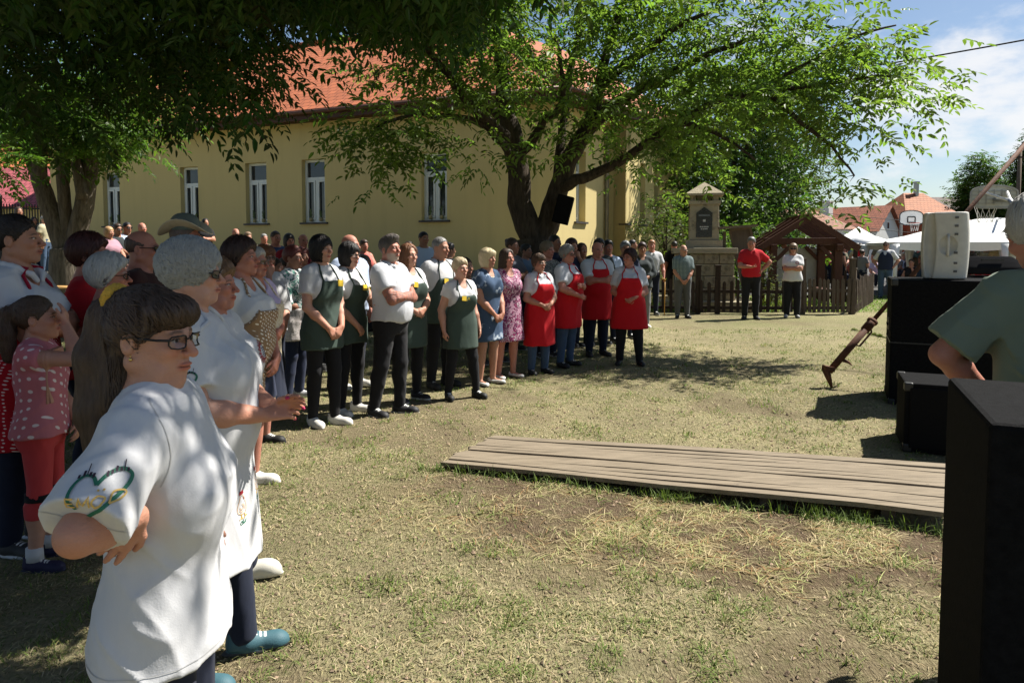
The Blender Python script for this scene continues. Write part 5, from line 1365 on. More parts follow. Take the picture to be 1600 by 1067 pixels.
def shelter():
    Y = 18.6; m = wood('redbrown_timber', (.085, .036, .022), .6, .35, (12, 12, 2)); c = Vector((X_at(1246, Y, 1), Y, 0)); root = empty('timber_shelter', c, R(-10), 'red brown timber shelter with open gable roof frame behind the fence', 'shelter')
    w, d = .80, .8; he, hr = 1.66, 2.26
    for sx in (-1, 1):
        for sy in (-1, 1):
            mb = MB(); mb.box((sx*w, sy*d, he/2), (.19, .19, he)); mb.build('post', m, root, bevel=.01)
            mb = MB(); mb.bar((sx*w, sy*d, he-.5), (sx*(w-.42), sy*d, he-.06), .09, .09); mb.build('brace', m, root)
    for sy in (-1, 1): mb = MB(); mb.box((0, sy*d, he+.08), (2*w+.5, .15, .16)); mb.build('beam', m, root, bevel=.01)
    for sx in (-1, 1): mb = MB(); mb.box((sx*w, 0, he-.085), (.15, 2*d+.4, .16)); mb.build('beam', m, root, bevel=.01)
    for y in (-1.12, -.4, .4, 1.1):
        for sx in (-1, 1): mb = MB(); mb.bar((sx*(w+.42), y, he-.12), (sx*.03, y, hr+.06), .09, .15); mb.build('rafter', m, root)
    mb = MB(); mb.box((0, 0, hr+.10), (.12, 2.5, .14)); mb.build('ridge_beam', m, root)
    mb = MB()
    for sx in (-1, 1): mb.bar((sx*(w+.5), .58, he-.10), (sx*.02, .58, hr+.17), .03, 1.0) if False else None
    mb = MB(); mb.box((.05, .86, 1.0), (1.3, .03, 1.1)); mb.build('notice_panel', mat('panel_grey', (.33, .33, .30), .8), root)
    for sx in (-1, 1): mb = MB(); mb.box((sx*.6, 0, .45), (.25, 1.3, .07)); mb.build('bench_seat', m, root)
shelter()
# ------------------------------------------------------------------ houses at the back
WH = plaster('white_wall', (.62, .62, .60)); BRK = None
def brick(name, c):
    t = NT(name); t.setp(.9, .2); b = t.new('ShaderNodeTexBrick'); b.inputs['Scale'].default_value = 6; t.L(t.mapv(t.coord(), rot=(PI/2, 0, 0)), b.inputs['Vector'])
    b.inputs['Color1'].default_value = (*c, 1); b.inputs['Color2'].default_value = (*[q*.8 for q in c], 1); b.inputs['Mortar'].default_value = (*[q*.7 for q in c], 1); t.col(b.outputs[0]); return t.m
BRK = brick('red_brick', (.33, .085, .04))
GLASSD = mat('dark_glass', (.03, .04, .05), .1, .2, spec=.6)
def simple_house(label, c, rz, w, d, he, hr, wm, rm, hip=0.0, wins=(), chim=None, ov=.35, gable_front=False, chm=None):
    """c front-left? no: centre; w along local x, d along local y; ridge along x unless gable_front"""
    root = empty('house', c, rz, label, 'house'); x, y = w/2, d/2
    mb = MB()
    if gable_front: mb.add([(-x, -y, 0), (x, -y, 0), (x, y, 0), (-x, y, 0), (-x, -y, he), (x, -y, he), (x, y, he), (-x, y, he), (0, -y, hr), (0, y, hr)], [(0, 1, 5, 8, 4), (2, 3, 7, 9, 6), (1, 2, 6, 5), (3, 0, 4, 7), (0, 3, 2, 1), (4, 8, 9, 7), (5, 6, 9, 8)])
    elif hip: mb.box((0, 0, he/2), (w, d, he))
    else: mb.add([(-x, -y, 0), (x, -y, 0), (x, y, 0), (-x, y, 0), (-x, -y, he), (x, -y, he), (x, y, he), (-x, y, he), (-x, 0, hr), (x, 0, hr)], [(0, 1, 5, 4), (1, 2, 6, 9, 5), (2, 3, 7, 6), (3, 0, 4, 8, 7), (0, 3, 2, 1), (4, 5, 9, 8), (6, 7, 8, 9)])
    mb.build('wall', wm, root); s = (hr-he)/(x if gable_front else y); e = he-ov*s; u = .06
    if gable_front:
        for sx in (-1, 1): roof_face('roof', [(sx*(x+ov), -y-ov, e+u), (sx*(x+ov), y+ov, e+u), (0, y+ov, hr+u), (0, -y-ov, hr+u)], rm, root, ((sx*(x+ov), -y-ov, e), (sx*(x+ov), y+ov, e)), .05)
    else:
        h = hip
        for sy in (-1, 1): roof_face('roof', [(-x-ov, sy*(y+ov), e+u), (x+ov, sy*(y+ov), e+u), (x+ov-h, 0, hr+u), (-x-ov+h, 0, hr+u)], rm, root, ((-x-ov, sy*(y+ov), e), (x+ov, sy*(y+ov), e)), .05)
        if h:
            for sx in (-1, 1): roof_face('roof', [(sx*(x+ov), -y-ov, e+u), (sx*(x+ov), y+ov, e+u), (sx*(x+ov-h), 0, hr+u)], rm, root, ((sx*(x+ov), -y-ov, e), (sx*(x+ov), y+ov, e)), .05)
    for (px, pz, ww, hh) in wins:
        m = MB(); m.box((px, -y-.01, pz), (ww+.16, .06, hh+.16)); f = m.build('window', WHITE_PVC, root); m = MB(); m.box((px, -y-.03, pz), (ww, .05, hh)); m.build('pane', GLASSD, f)
    if chim:
        m = MB(); cx, cy, cz, cw, ch = chim; m.box((cx, cy, cz), (cw, cw, ch)); m.box((cx, cy, cz+ch/2+.06), (cw*1.25, cw*1.25, .12)); m.build('chimney', chm or WH, root)
    return root
RT1 = tiles('roof_tiles_faded', (.25, .115, .07), 3.4, 3.0); RT2 = tiles('roof_tiles_red', (.25, .08, .040), 3.4, 3.0); RT3 = tiles('roof_tiles_orange', (.33, .115, .045), 3.2, 3); RT4 = tiles('roof_tiles_dark', (.10, .07, .06), 3.2, 3)
def zv(v, Y, u=1300): return at(u, v, Y).z
simple_house('pale house with faded hipped tile roof behind the timber shelter', gp(1242, 48)[:2]+(0,), R(4), 5.0, 5.5, zv(357, 48), zv(324, 48), WH, RT1, 2.3)
simple_house('white gabled house with red roof and white chimney beyond the tents', gp(1322, 58)[:2]+(0,), R(40), 4.4, 6.5, zv(360, 60), zv(327, 60), WH, RT2, 0, [(.9, 1.2, .8, 1.1), (0, 3.4, .35, .5)], (-1.2, 1.2, zv(333, 60), .75, 1.6), gable_front=True)
simple_house('brick red house with tall hipped orange roof and metal flue', gp(1424, 60)[:2]+(0,), R(8), 5.6, 6.0, zv(346, 60), zv(303, 60), BRK, RT3, 2.2, [(-1.6, 1.6, .8, 1.1), (1.4, 1.6, .8, 1.1)], (.1, -.2, zv(299, 60), .30, 1.4), chm=mat('flue_metal', (.3, .3, .3), .3, .1, metal=.8))
simple_house('low house with dark brown roof behind the orange roofed house', gp(1490, 72)[:2]+(0,), R(-4), 8.0, 6, zv(330, 72), zv(309, 72), mat('brown_wall', (.2, .15, .11)), RT4, 1.0)
RT5 = tiles('roof_sheet_pink', (.30, .075, .085), 3.0, 5.0)
simple_house('low house at the far left with crimson sheet roof and cream wall', (X_at(-10, 29, 2), 30.5, .7), R(8), 11.5, 5.4, zv(316, 27.5)-.7, zv(262, 30)-.7, YEL, RT5, 0, [(2.2, 1.2, .9, 1.2), (-1.5, 1.2, .9, 1.2)])
simple_house('taller house with bright orange tile roof behind the crimson roof', (X_at(20, 38, 2), 39, .7), R(6), 10, 7, zv(270, 35)-.7, zv(222, 38)-.7, YEL, TLB if 'TLB' in globals() else tiles('roof_tiles_bright', (.46, .15, .06), 3.4, 3), 2.6)
# ------------------------------------------------------------------ iron fence at the far left
def iron_fence():
    m = mat('black_iron', (.02, .02, .022), .5); p, q = Vector(gp(-40, 23.5)), Vector(gp(92, 24.5)); root = empty('iron_fence', p, 0, 'tall black iron bar fence before the cream house at the far left', 'fence'); d = q-p
    mb = MB(); n = 30
    for i in range(n+1): c = d*(i/n); mb.bar(c+Vector((0, 0, .05)), c+Vector((0, 0, 2.3)), .028)
    for z in (.15, 1.2, 2.15): mb.bar(Vector((0, 0, z)), d+Vector((0, 0, z)), .03, .05)
    mb.build('bars', m, root)
    mb = MB(); c = d*.31; mb.box((c.x, c.y, 1.25), (.14, .14, 2.5)); mb.lathe([(.09, 2.5), (.10, 2.56), (.0, 2.75)], (c.x, c.y, 0), 8); mb.build('post', m, root)
iron_fence()
# ------------------------------------------------------------------ tables in the shade at the left
def trestle(label, u, Y, L, rz, h=.76):
    m = wood('table_pine', (.46, .27, .10), .6, .25, (1, 12, 12)); x = X_at(u, Y, .7); root = empty('trestle_table', (x, Y, float(terr(x, Y))), R(rz), label, 'table')
    mb = MB(); mb.box((0, 0, h), (L, .6, .03)); mb.build('table_top', m, root, bevel=.004)
    for sx in (-1, 1):
        mb = MB(); mb.bar((sx*L*.38, -.22, 0), (sx*L*.38, -.18, h-.015), .04); mb.bar((sx*L*.38, .22, 0), (sx*L*.38, .18, h-.015), .04); mb.bar((sx*L*.38, -.2, h*.5), (sx*L*.38, .2, h*.5), .03); mb.build('leg', mat('leg_green', (.05, .07, .05), .5), root)
    return root
trestle('long yellow pine trestle table behind the woman with crossed arms', 88, 6.9, 2.2, 3)
trestle('yellow pine bench table standing behind the first pine table', 84, 8.0, 2.4, 2, .62)
trestle('pine table by the foot of the several-stemmed tree', 62, 11.0, 2.2, 0, .8)
# ------------------------------------------------------------------ tents and hoops
CANV = cloth('tent_canvas', (.72, .72, .70), .8, .04, .3, 3); TFR = mat('tent_frame', (.60, .61, .62), .4, .05, metal=.1)
def popup():
    Y = 42; x = X_at(1341, Y, 2); root = empty('popup_tent', (x, Y, 0), R(12), 'small white pop-up tent with peaked roof left of the marquee', 'tent'); h = zv(377, Y); a = zv(361, Y)+.25; w = 1.25
    mb = MB(); mb.add([(-w, -w, h), (w, -w, h), (w, w, h), (-w, w, h), (-w*.5, -w*.5, h+(a-h)*.36), (w*.5, -w*.5, h+(a-h)*.36), (w*.5, w*.5, h+(a-h)*.36), (-w*.5, w*.5, h+(a-h)*.36), (0, 0, a), (-w, -w, h-.2), (w, -w, h-.2), (w, w, h-.2), (-w, w, h-.2)], [(0, 1, 5, 4), (1, 2, 6, 5), (2, 3, 7, 6), (3, 0, 4, 7), (4, 5, 8), (5, 6, 8), (6, 7, 8), (7, 4, 8), (9, 10, 1, 0), (10, 11, 2, 1), (11, 12, 3, 2), (12, 9, 0, 3)]); mb.build('canopy', CANV, root, True)
    for sx in (-1, 1):
        for sy in (-1, 1): mb = MB(); mb.box((sx*w*.97, sy*w*.97, h/2-.06), (.05, .05, h-.12)); mb.build('leg', TFR, root)
popup()
def marquee(label, p0, rz, W, L, he, hr, bays, curt=False, hip=.01):
    """gable tent: ridge along local y, front gable at local y = 0"""
    root = empty('marquee', p0, rz, label, 'tent'); x = W/2
    mb = MB(); n = bays*2
    for i in range(n):
        y0, y1 = L*i/n, L*(i+1)/n; s = .06*math.sin(PI*(i % 2+.0)) 
        rz_ = lambda y: he+(hr-he)*min(1, (y+.001)/hip)
        for sx in (-1, 1):
            mb.extr([(sx*x, y0, he), (sx*x, y1, he), (0, y1, rz_(y1)), (0, y0, rz_(y0))], (0, 0, .012))
            mb.extr([(sx*x, y0, he-.22-.05*(i % 2)), (sx*x, y1, he-.22-.05*((i+1) % 2)), (sx*x, y1, he), (sx*x, y0, he)], (sx*.012, 0, 0))
    mb.build('canopy', CANV, root)
    for i in range(bays+1):
        y = L*i/bays
        for sx in (-1, 1):
            mb = MB(); mb.bar((sx*(x-.04), y, 0), (sx*(x-.04), y, he), .06); mb.bar((sx*(x-.04), y, he-.05), (0, y, he+(hr-he)*min(1, (y+.001)/hip)-.05), .05); mb.build('frame_pole', TFR, root)
            if curt:
                mb = MB(); mb.tube([(sx*(x-.05), y-.02, .3), (sx*(x-.06), y-.04, he*.6), (sx*(x-.12), y-.05, he-.06)], [.06, .09, .20], 8); mb.build('curtain', CANV, root, True)
    mb = MB(); mb.bar((0, hip, hr-.06), (0, L, hr-.06), .05); mb.build('ridge_pole', TFR, root)
    return root
marquee('large white marquee left of the pale loudspeaker with tied side curtains', (12.77, 23.75, 0), R(-106.7), 4.7, 9, zv(379.5, 22.5), zv(343, 23.4), 6, True, 2.7)
marquee('white marquee at the right with its ribbed roof underside showing', (15.4, 21.6, 0), R(-31), 5.0, 12, zv(372, 20), zv(337, 21), 5)
BBW = mat('board_white', (.72, .72, .70), .4, .04); BBK = mat('board_line', (.02, .02, .02), .5); GALV = mat('galvanised', (.33, .34, .34), .4, .15, 8, metal=.6)
def hoop(label, u, v0, v1, wpx, Y, rz, back=False, lines=True):
    zc = (zv(v0, Y)+zv(v1, Y))/2; h = zv(v0, Y)-zv(v1, Y); w = wpx*Y/FPX; x = X_at(u, Y, zc); root = empty('basketball_hoop', (x, Y, 0), R(rz), label, 'basketball hoop'); fan = [(-w/2, -h*.35), (-w*.28, -h/2), (w*.28, -h/2), (w/2, -h*.35), (w/2, h*.18)]+[(w/2*math.cos(a), h*.18+h*.32*math.sin(a)) for a in np.linspace(0, PI, 12)[1:-1]]+[(-w/2, h*.18)]
    mb = MB(); mb.extr([(a, 0, zc+b) for a, b in fan], (0, .04, 0)); bd = mb.build('backboard', BBW if not back else mat('board_grey', (.42, .42, .38), .6, .1), root)
    mb = MB(); k = len(fan)
    for i in range(k): mb.bar((fan[i][0], -.012, zc+fan[i][1]), (fan[(i+1) % k][0], -.012, zc+fan[(i+1) % k][1]), .04, .02, (0, 1, 0))
    if lines:
        q = [(-w*.16, -h*.32), (w*.16, -h*.32), (w*.16, h*.06), (-w*.16, h*.06)]
        for i in range(4): mb.bar((q[i][0], -.012, zc+q[i][1]), (q[(i+1) % 4][0], -.012, zc+q[(i+1) % 4][1]), .05, .02, (0, 1, 0))
    if back:
        for i in range(1, 6): mb.bar((-w/2+i*w/6, -.012, zc-h*.36), (-w/2+i*w/6, -.012, zc+h*.32), .015, .01, (0, 1, 0))
        for i in range(4): mb.bar((-w/2, -.012, zc-h*.3+i*h*.18), (w/2, -.012, zc-h*.3+i*h*.18), .015, .01, (0, 1, 0))
    mb.build('board_lines', BBK if not back else mat('rib_grey', (.3, .3, .28), .6), bd)
    rr = .23; ys = -.25 if not back else .30
    mb = MB(); mb.tube([(rr*math.cos(a), ys+rr*math.sin(a), zc-h*.36) for a in np.linspace(0, 2*PI, 17)], .012, 6); rim = mb.build('rim', mat('rim_red', (.35, .05, .03), .5), root)
    mb = MB()
    for i in range(10):
        a, b = i*PI/5, (i+1)*PI/5
        for s1 in (a, b): mb.tube([(rr*math.cos(a), ys+rr*math.sin(a), zc-h*.36), (.17*math.cos((a+b)/2), ys+.17*math.sin((a+b)/2), zc-h*.36-.2), (.14*math.cos(s1), ys+.14*math.sin(s1), zc-h*.36-.4)], .005, 3)
    mb.build('net', mat('net_white', (.6, .6, .58), .9), rim)
    mb = MB(); d = 1 if not back else -1; po = .75
    mb.tube([(0, d*po, 0), (0, d*po, zc-h*.45), (0, d*po*.8, zc-h*.25), (0, d*.05, zc-h*.15)], [.07, .065, .05, .05], 10); mb.build('pole', GALV, root, True)
    mb = MB(); mb.tube([(0, d*po*.85, zc-h*.3), (w*.25, d*.05, zc+h*.2)], .03, 6); mb.tube([(0, d*po*.85, zc-h*.3), (-w*.25, d*.05, zc+h*.2)], .03, 6); mb.build('stay', mat('stay_white', (.6, .6, .58), .5), root)
hoop('white basketball backboard with black target square in front of the brick house', 1424, 344-15, 352, 38, 33, 4)
hoop('back of a grey basketball backboard on a bent steel post above the marquee', 1553, 290, 325, 68, 15.5, -6, True, False)
def pole_and_wires():
    Y = 46; x = X_at(1590, Y, 4); root = empty('utility_pole', (x, Y, 0), 0, 'brown wooden utility pole in front of the dark tree at the right edge', 'utility pole'); mb = MB(); mb.tube([(0, 0, 0), (0, 0, 8.2)], [.16, .11], 8); mb.build('pole', wood('pole_wood', (.12, .09, .065)), root, True); mb = MB(); mb.box((0, -.1, 7.6), (1.4, .1, .1)); mb.build('crossarm', DARKWOOD, root)
    def wire(label, a, b, sag, r):
        mb = MB(); a, b = Vector(a), Vector(b); pts = []
        for i in range(25): t = i/24; p = a.lerp(b, t); p.z -= sag*4*t*(1-t); pts.append(p-a)
        o = mb
        mb.tube(pts, r, 6); o = mb.build('cable', mat('cable_black', (.015, .015, .015), .6), None, True, loc=a); tag(o, label, 'cable')
    wire('thick black cable crossing the open sky at the upper right', at(1190, 128, 13), at(1720, 40, 9.5), .05, .012)
    wire('thin upper power line sagging in front of the distant roofs', at(1180, 318, 50), at(1600, 352, 46), .35, .018)
    wire('thin lower power line running past the white gabled house', at(1180, 327, 52), at(1600, 372, 47), .5, .018)
pole_and_wires()
# ------------------------------------------------------------------ loudspeakers, the rusty strut and the cabinets on the right
BLK = mat('black_carpet', (.007, .007, .0075), .97, .3, 40, .4, 160, .08); GRV = mat('black_grille', (.007, .007, .007), .85, .2, 80, .5, 300, .08); CORNER = mat('corner_metal', (.04, .04, .04), .4, .1, metal=.6)
def cabinet(name, label, c, rz, w, d, h, grille=True, handle=True, split=None, guards=True):
    root = empty(name, c, rz, label, 'loudspeaker')
    mb = MB(); mb.box((0, 0, h/2), (w, d, h)); mb.build('body', BLK, root, bevel=.014)
    if grille: mb = MB(); mb.box((0, -d/2-.006, h/2), (w-.07, .02, h-.07)); mb.build('grille', GRV, root, bevel=.006)
    for sx in (-1, 1) if guards else ():
        for sy in (-1, 1):
            for z in (.03, h-.03):
                mb = MB(); mb.box((sx*(w/2-.025), sy*(d/2-.025), z), (.062, .062, .066)); mb.build('corner_guard', CORNER, root, bevel=.012)
    if handle:
        for sx in (-1, 1):
            mb = MB(); mb.box((sx*(w/2+.001), 0, h*.62), (.012, .22, .12)); hd = mb.build('handle_dish', CORNER, root, bevel=.004); mb = MB(); mb.bar((sx*(w/2+.008), -.08, h*.62), (sx*(w/2+.008), .08, h*.62), .02); mb.build('handle', BLK, hd)
    if split:
        mb = MB(); mb.box((0, 0, split), (w+.006, d+.006, .012)); mb.build('seam', CORNER, root)
    return root
# tall stack: its left vertical edge stands at the ground point below (1387, 632)
p = G(1388, 632); w, d, h = .92, .75, zv(436, p.y+.1, 1390)
rz = R(-26); c_ = Vector((p.x, p.y, 0))+Matrix.Rotation(rz, 3, 'Z') @ Vector((w/2, d/2, 0)); cabinet('bass_cabinet', 'tall black bass cabinet with a pale loudspeaker on top', c_, rz, w, d, h, False, True, h*.5); TALL = (c_, rz, w, d, h)
def dish():
    pass
p2 = G(1411, 705); h2 = zv(598, p2.y, 1411); cabinet('monitor_speaker', 'small black cabinet on the grass in front of the tall bass cabinet', Vector((p2.x, p2.y, 0))+Matrix.Rotation(R(-24), 3, 'Z') @ Vector((.27, .27, 0)), R(-24), .54, .54, h2, True, False)
A_ = Vector((1.365, 2.12, 0)); B__ = Vector((1.10, 1.55, 0)); dd = (A_-B__).normalized(); L_ = (A_-B__).length; nr_ = Vector((dd.y, -dd.x, 0)); c3 = (A_+B__)/2+nr_*.5; rz3 = math.atan2(nr_.y, nr_.x)
cabinet('near_cabinet', 'big black carpeted cabinet filling the lower right corner', c3, rz3, 1.0, L_, 1.155, False, False, None, False)
def pa_speaker():
    c, rz_, w, d, h = TALL; Y = c.y-.05; x = X_at(1476, Y, h+.3); root = empty('pa_speaker', (x, Y, h+.004), R(-30), 'pale grey moulded loudspeaker standing on the tall black cabinet', 'loudspeaker'); m = mat('pa_grey', (.50, .49, .45), .55, .08, 12, .25, 120); H = .66
    T = [(z, 0, 0, .205-.018*(abs(z-H/2)/(H/2))**2, .185) for z in np.linspace(0, H, 9)]
    P = [loft(T, 4.0), ell((-.13, -.16, H/2), (.05, .06, .35), k=.02, op='s'), ell((.02, -.205, H*.50), (.085, .06, .10), k=.006, op='s'), inter(lambda x, y, z: np.maximum(z-H, -z)+0*x+0*y, .02)]
    obj('shell', sdf_mesh('shell', P, .007, m), root)
    mb = MB(); mb.tube([(.02, -.188, H*.34), (.02, -.20, H*.40), (.02, -.20, H*.60), (.02, -.188, H*.66)], .013, 8); mb.build('handle', m, root, True)
    mb = MB()
    for z in (.08, .16, .26, .44, .52, .6): mb.box((.085, -.183, z), (.03, .016, .022))
    mb.build('bolt', mat('pa_bolt', (.10, .10, .10), .5), root)
    mb = MB(); mb.box((0, .17, H/2), (.34, .06, H-.08)); mb.build('grille', mat('pa_grille', (.16, .16, .16), .6, .2, 90, .4, 300), root, bevel=.02)
    mb = MB(); 
    for sx in (-.13, .13): mb.box((sx, 0, -.002), (.06, .2, .012))
    mb.build('foot', BLK, root)
pa_speaker()
def pa_black():
    c, rz_, w, d, h = TALL; Y = 8.2; x = X_at(1540, Y, h+.1); root = empty('stage_monitor', (x, Y, 0), R(-10), 'black plastic stage monitor lying behind the tall cabinet on its own case', 'loudspeaker'); m = mat('black_plastic', (.014, .014, .015), 1.0, .1, 20, .1, 60, .0)
    P = [loft([(h-.0, 0, 0, .36, .22), (h+.08, 0, 0, .36, .21), (h+.16, 0, .03, .33, .16), (h+.21, 0, .05, .28, .12)], 4.0)]; obj('shell', sdf_mesh('shell', P, .01, m), root)
    mb = MB(); mb.bar((-.12, -.16, h+.17), (.12, -.16, h+.17), .02); mb.build('handle', CORNER, root); mb = MB(); mb.box((0, 0, h/2-.01), (.7, .5, h-.03)); mb.build('case', BLK, root, bevel=.01)
pa_black()
def strut():
    m = NT('rusty_steel'); m.setp(.8, .3); co = m.coord(); m.col(m.ramp(m.noise(co, 14, 6, .7), [(.3, (.05, .022, .014)), (.6, (.13, .055, .03)), (.8, (.20, .10, .06))])); m.bump(m.noise(co, 60, 4), .4, .006); m = m.m
    foot = G(1299, 606); Y = foot.y; root = empty('steel_prop', foot, 0, 'long rusty steel prop leaning up behind the loudspeakers from its splayed foot', 'prop'); q = lambda u, v, y=Y: at(u, v, y)-foot
    a, b = q(1296, 580), q(1640, 181, Y+.5); d = (b-a).normalized()
    mb = MB(); j = a+d*.72; mb.tube([a, j], .038, 10); mb.build('sleeve', m, root, True)
    mb = MB(); mb.tube([j-d*.05, b], .024, 10); mb.build('tube', m, root, True)
    mb = MB(); mb.tube([j-d*.10, j+d*.06], .050, 10); mb.tube([j+d*.02, j+d*.05], .06, 10); mb.build('collar', m, root, True)
    mb = MB(); s = Vector((.6, 0, -.75)).normalized()*.075; mb.tube([j-d*.02+s*.3, j-d*.05+s, j-d*.26+s, j-d*.30+s*.2], .011, 6); mb.build('handle', m, root, True)
    mb = MB(); mb.tube([q(1290, 576), q(1294, 588), q(1300, 606)], [.045, .035, .014], 8); mb.build('foot', m, root, True)
    mb = MB(); mb.tube([q(1318, 563), q(1326, 566, Y+.1), Vector(q(1331, 571, Y+.35))], [.02, .016, .006], 6); mb.build('hook', m, root, True)
    mb = MB(); mb.bar(q(1287, 574), q(1302, 577), .09, .05); mb.build('clamp', m, root)
strut()

def tree_speaker():
    c = at(880, 328, 11.2); root = empty('tree_speaker', c, R(-8), 'black box loudspeaker hung tilted on the right stem of the ash tree', 'loudspeaker'); T_ = Matrix.Rotation(R(14), 3, 'Y')
    mb = MB(); mb.box((0, 0, 0), (.26, .24, .46), T_); mb.build('body', BLK, root, bevel=.012); mb = MB(); mb.box(T_ @ Vector((0, -.126, 0)), (.22, .014, .42), T_); mb.build('grille', GRV, root)
    mb = MB(); mb.bar((-.05, .1, .05), (-.22, .34, .0), .03); mb.build('bracket', CORNER, root)
tree_speaker()
# ------------------------------------------------------------------ decals stitched or printed on cloth
def decal(ob, parent, name, o, d, u, v, strokes, material, w, off=.0022):
    me = ob.data; bv = BVHTree.FromPolygons([x.co.copy() for x in me.vertices], [tuple(p.vertices) for p in me.polygons]); mb = MB(); o, d, u, v = Vector(o), Vector(d).normalized(), Vector(u).normalized(), Vector(v).normalized()
    for st in strokes:
        ww = w
        if isinstance(st, tuple) and isinstance(st[0], (int, float)): ww, st = st
        P = []
        for i in range(len(st)-1):
            a, b = st[i], st[i+1]; k = max(1, int(math.hypot(b[0]-a[0], b[1]-a[1])/.006))
            P += [(a[0]+(b[0]-a[0])*j/k, a[1]+(b[1]-a[1])*j/k) for j in range(k)]
        P.append(st[-1]); Q = []
        for (x, y) in P:
            h = bv.ray_cast(o+u*x+v*y-d*.6, d)
            if h[0] is not None: Q.append((h[0]+h[1]*off*(1 if h[1].dot(d) < 0 else -1), h[1] if h[1].dot(d) < 0 else -h[1]))
        segs = [[]]
        for q in Q:
            if segs[-1] and (q[0]-segs[-1][-1][0]).length > .035: segs.append([])
            segs[-1].append(q)
        Q = max(segs, key=len)
        if len(Q) < 2: continue
        vs, fs = [], []
        for i, (p, n) in enumerate(Q):
            t = (Q[min(i+1, len(Q)-1)][0]-Q[max(i-1, 0)][0]); s = n.cross(t)
            if s.length < 1e-9: s = u.copy()
            s.normalize(); vs += [p-s*ww/2, p+s*ww/2]
            if i: k = 2*i; fs.append((k-2, k-1, k+1, k))
        mb.add(vs, fs)
    return mb.build(name, material, parent)
def smooth(pts, n=6):
    o = []
    P = [np.array(p, float) for p in pts]
    for i in range(len(P)-1):
        p0, p1, p2, p3 = P[max(i-1, 0)], P[i], P[i+1], P[min(i+2, len(P)-1)]
        for j in range(n): t = j/n; o.append(tuple(.5*((2*p1)+(p2-p0)*t+(2*p0-5*p1+4*p2-p3)*t*t+(3*p1-p0-3*p2+p3)*t**3)))
    return o+[tuple(P[-1])]
THR_G = mat('green_thread', (.02, .13, .08), .6, .1); THR_Y = mat('gold_thread', (.55, .36, .10), .6, .15); THR_K = mat('dark_thread', (.03, .015, .03), .7); THR_R = mat('red_thread', (.30, .02, .03), .6); THR_B = mat('tan_thread', (.55, .33, .16), .6)
def sc(strokes, k, dx=0, dy=0): return [(st[0]*k, [(x*k+dx, y*k+dy) for x, y in st[1]]) if isinstance(st, tuple) else [(x*k+dx, y*k+dy) for x, y in st] for st in strokes]
def heart_logo(ob, root, o, d, u, v, k):
    H1 = smooth([(-.02, .40), (-.25, .66), (-.62, .68), (-.92, .38), (-.90, -.05), (-.72, -.42)]); H2 = smooth([(-.02, .40), (.25, .70), (.65, .76), (.95, .48), (.88, .10), (.45, -.30), (-.05, -.62), (-.48, -.92)])
    g = decal(ob, root, 'emblem', o, d, u, v, sc([(.15, H1), (.17, H2)], k), THR_G, .01)
    sk = []
    for i, (x, h) in enumerate(((-.80, .10), (-.62, .16), (-.50, .34), (-.38, .12), (-.24, .14), (.22, .16), (.34, .12), (.46, .18), (.60, .12), (.70, .42), (.82, .14))):
        y = .72-.35*abs(abs(x)-.5); sk.append((.10 if h < .3 else .045, [(x, y), (x, y+h)]))
    decal(ob, g, 'skyline', o, d, u, v, sc(sk, k), THR_K, .006, .0026)
    L = [[(-.82, .18), (-1.16, .18), (-1.16, -.20), (-.80, -.20)], [(-1.16, 0), (-.86, 0)], [(-.68, -.20), (-.60, .18), (-.42, -.12), (-.22, .18), (-.14, -.20)], smooth([(.12, .16), (-.04, .0), (.10, -.20), (.30, -.16), (.36, .04), (.12, .16)]), [(.06, .30), (.07, .36)], [(.24, .30), (.25, .36)], smooth([(.52, -.20), (.54, .14), (.80, .10), (.92, -.06), (.78, -.20), (.52, -.20)])]
    decal(ob, g, 'lettering', o, d, u, v, sc(L, k*.92, .05*k, -.08*k), THR_Y, .085*k, .0032)
def chicken(ob, root, o, d, u, v, k):
    B = [smooth([(-.05, .75), (-.22, .45), (-.45, .1), (-.45, -.25), (-.1, -.42), (.3, -.38), (.45, -.05), (.35, .35), (.22, .62), (.05, .78)]), smooth([(-.25, .05), (-.1, -.15), (.12, -.02), (.0, .2)]), smooth([(.1, .2), (.25, 0), (.2, -.2)]), smooth([(-.3, -.1), (-.15, -.28), (.1, -.25)])]
    g = decal(ob, root, 'embroidery', o, d, u, v, sc(B, k), THR_B, .05*k); decal(ob, g, 'comb', o, d, u, v, sc([(.16, smooth([(-.12, .78), (-.05, .95), (.05, .86), (.12, .98), (.2, .8)])), (.1, [(.25, .6), (.28, .45)])], k), THR_R, .01)
    decal(ob, g, 'feet', o, d, u, v, sc([(.09, [(-.15, -.42), (-.18, -.62), (-.4, -.7)]), (.09, [(-.18, -.62), (-.05, -.72)]), (.09, [(.18, -.42), (.2, -.62), (.42, -.62)]), (.09, [(.2, -.62), (.1, -.74)])], k), THR_Y, .01)
    decal(ob, g, 'grass_stitch', o, d, u, v, sc([(.07, smooth([(-.4, -1.0), (-.2, -.85), (.0, -1.0), (.3, -.85)])), (.06, [(-.1, -.95), (.05, -.75)]), (.06, [(-.35, -1.05), (.2, -1.0)])], k), THR_G, .01)
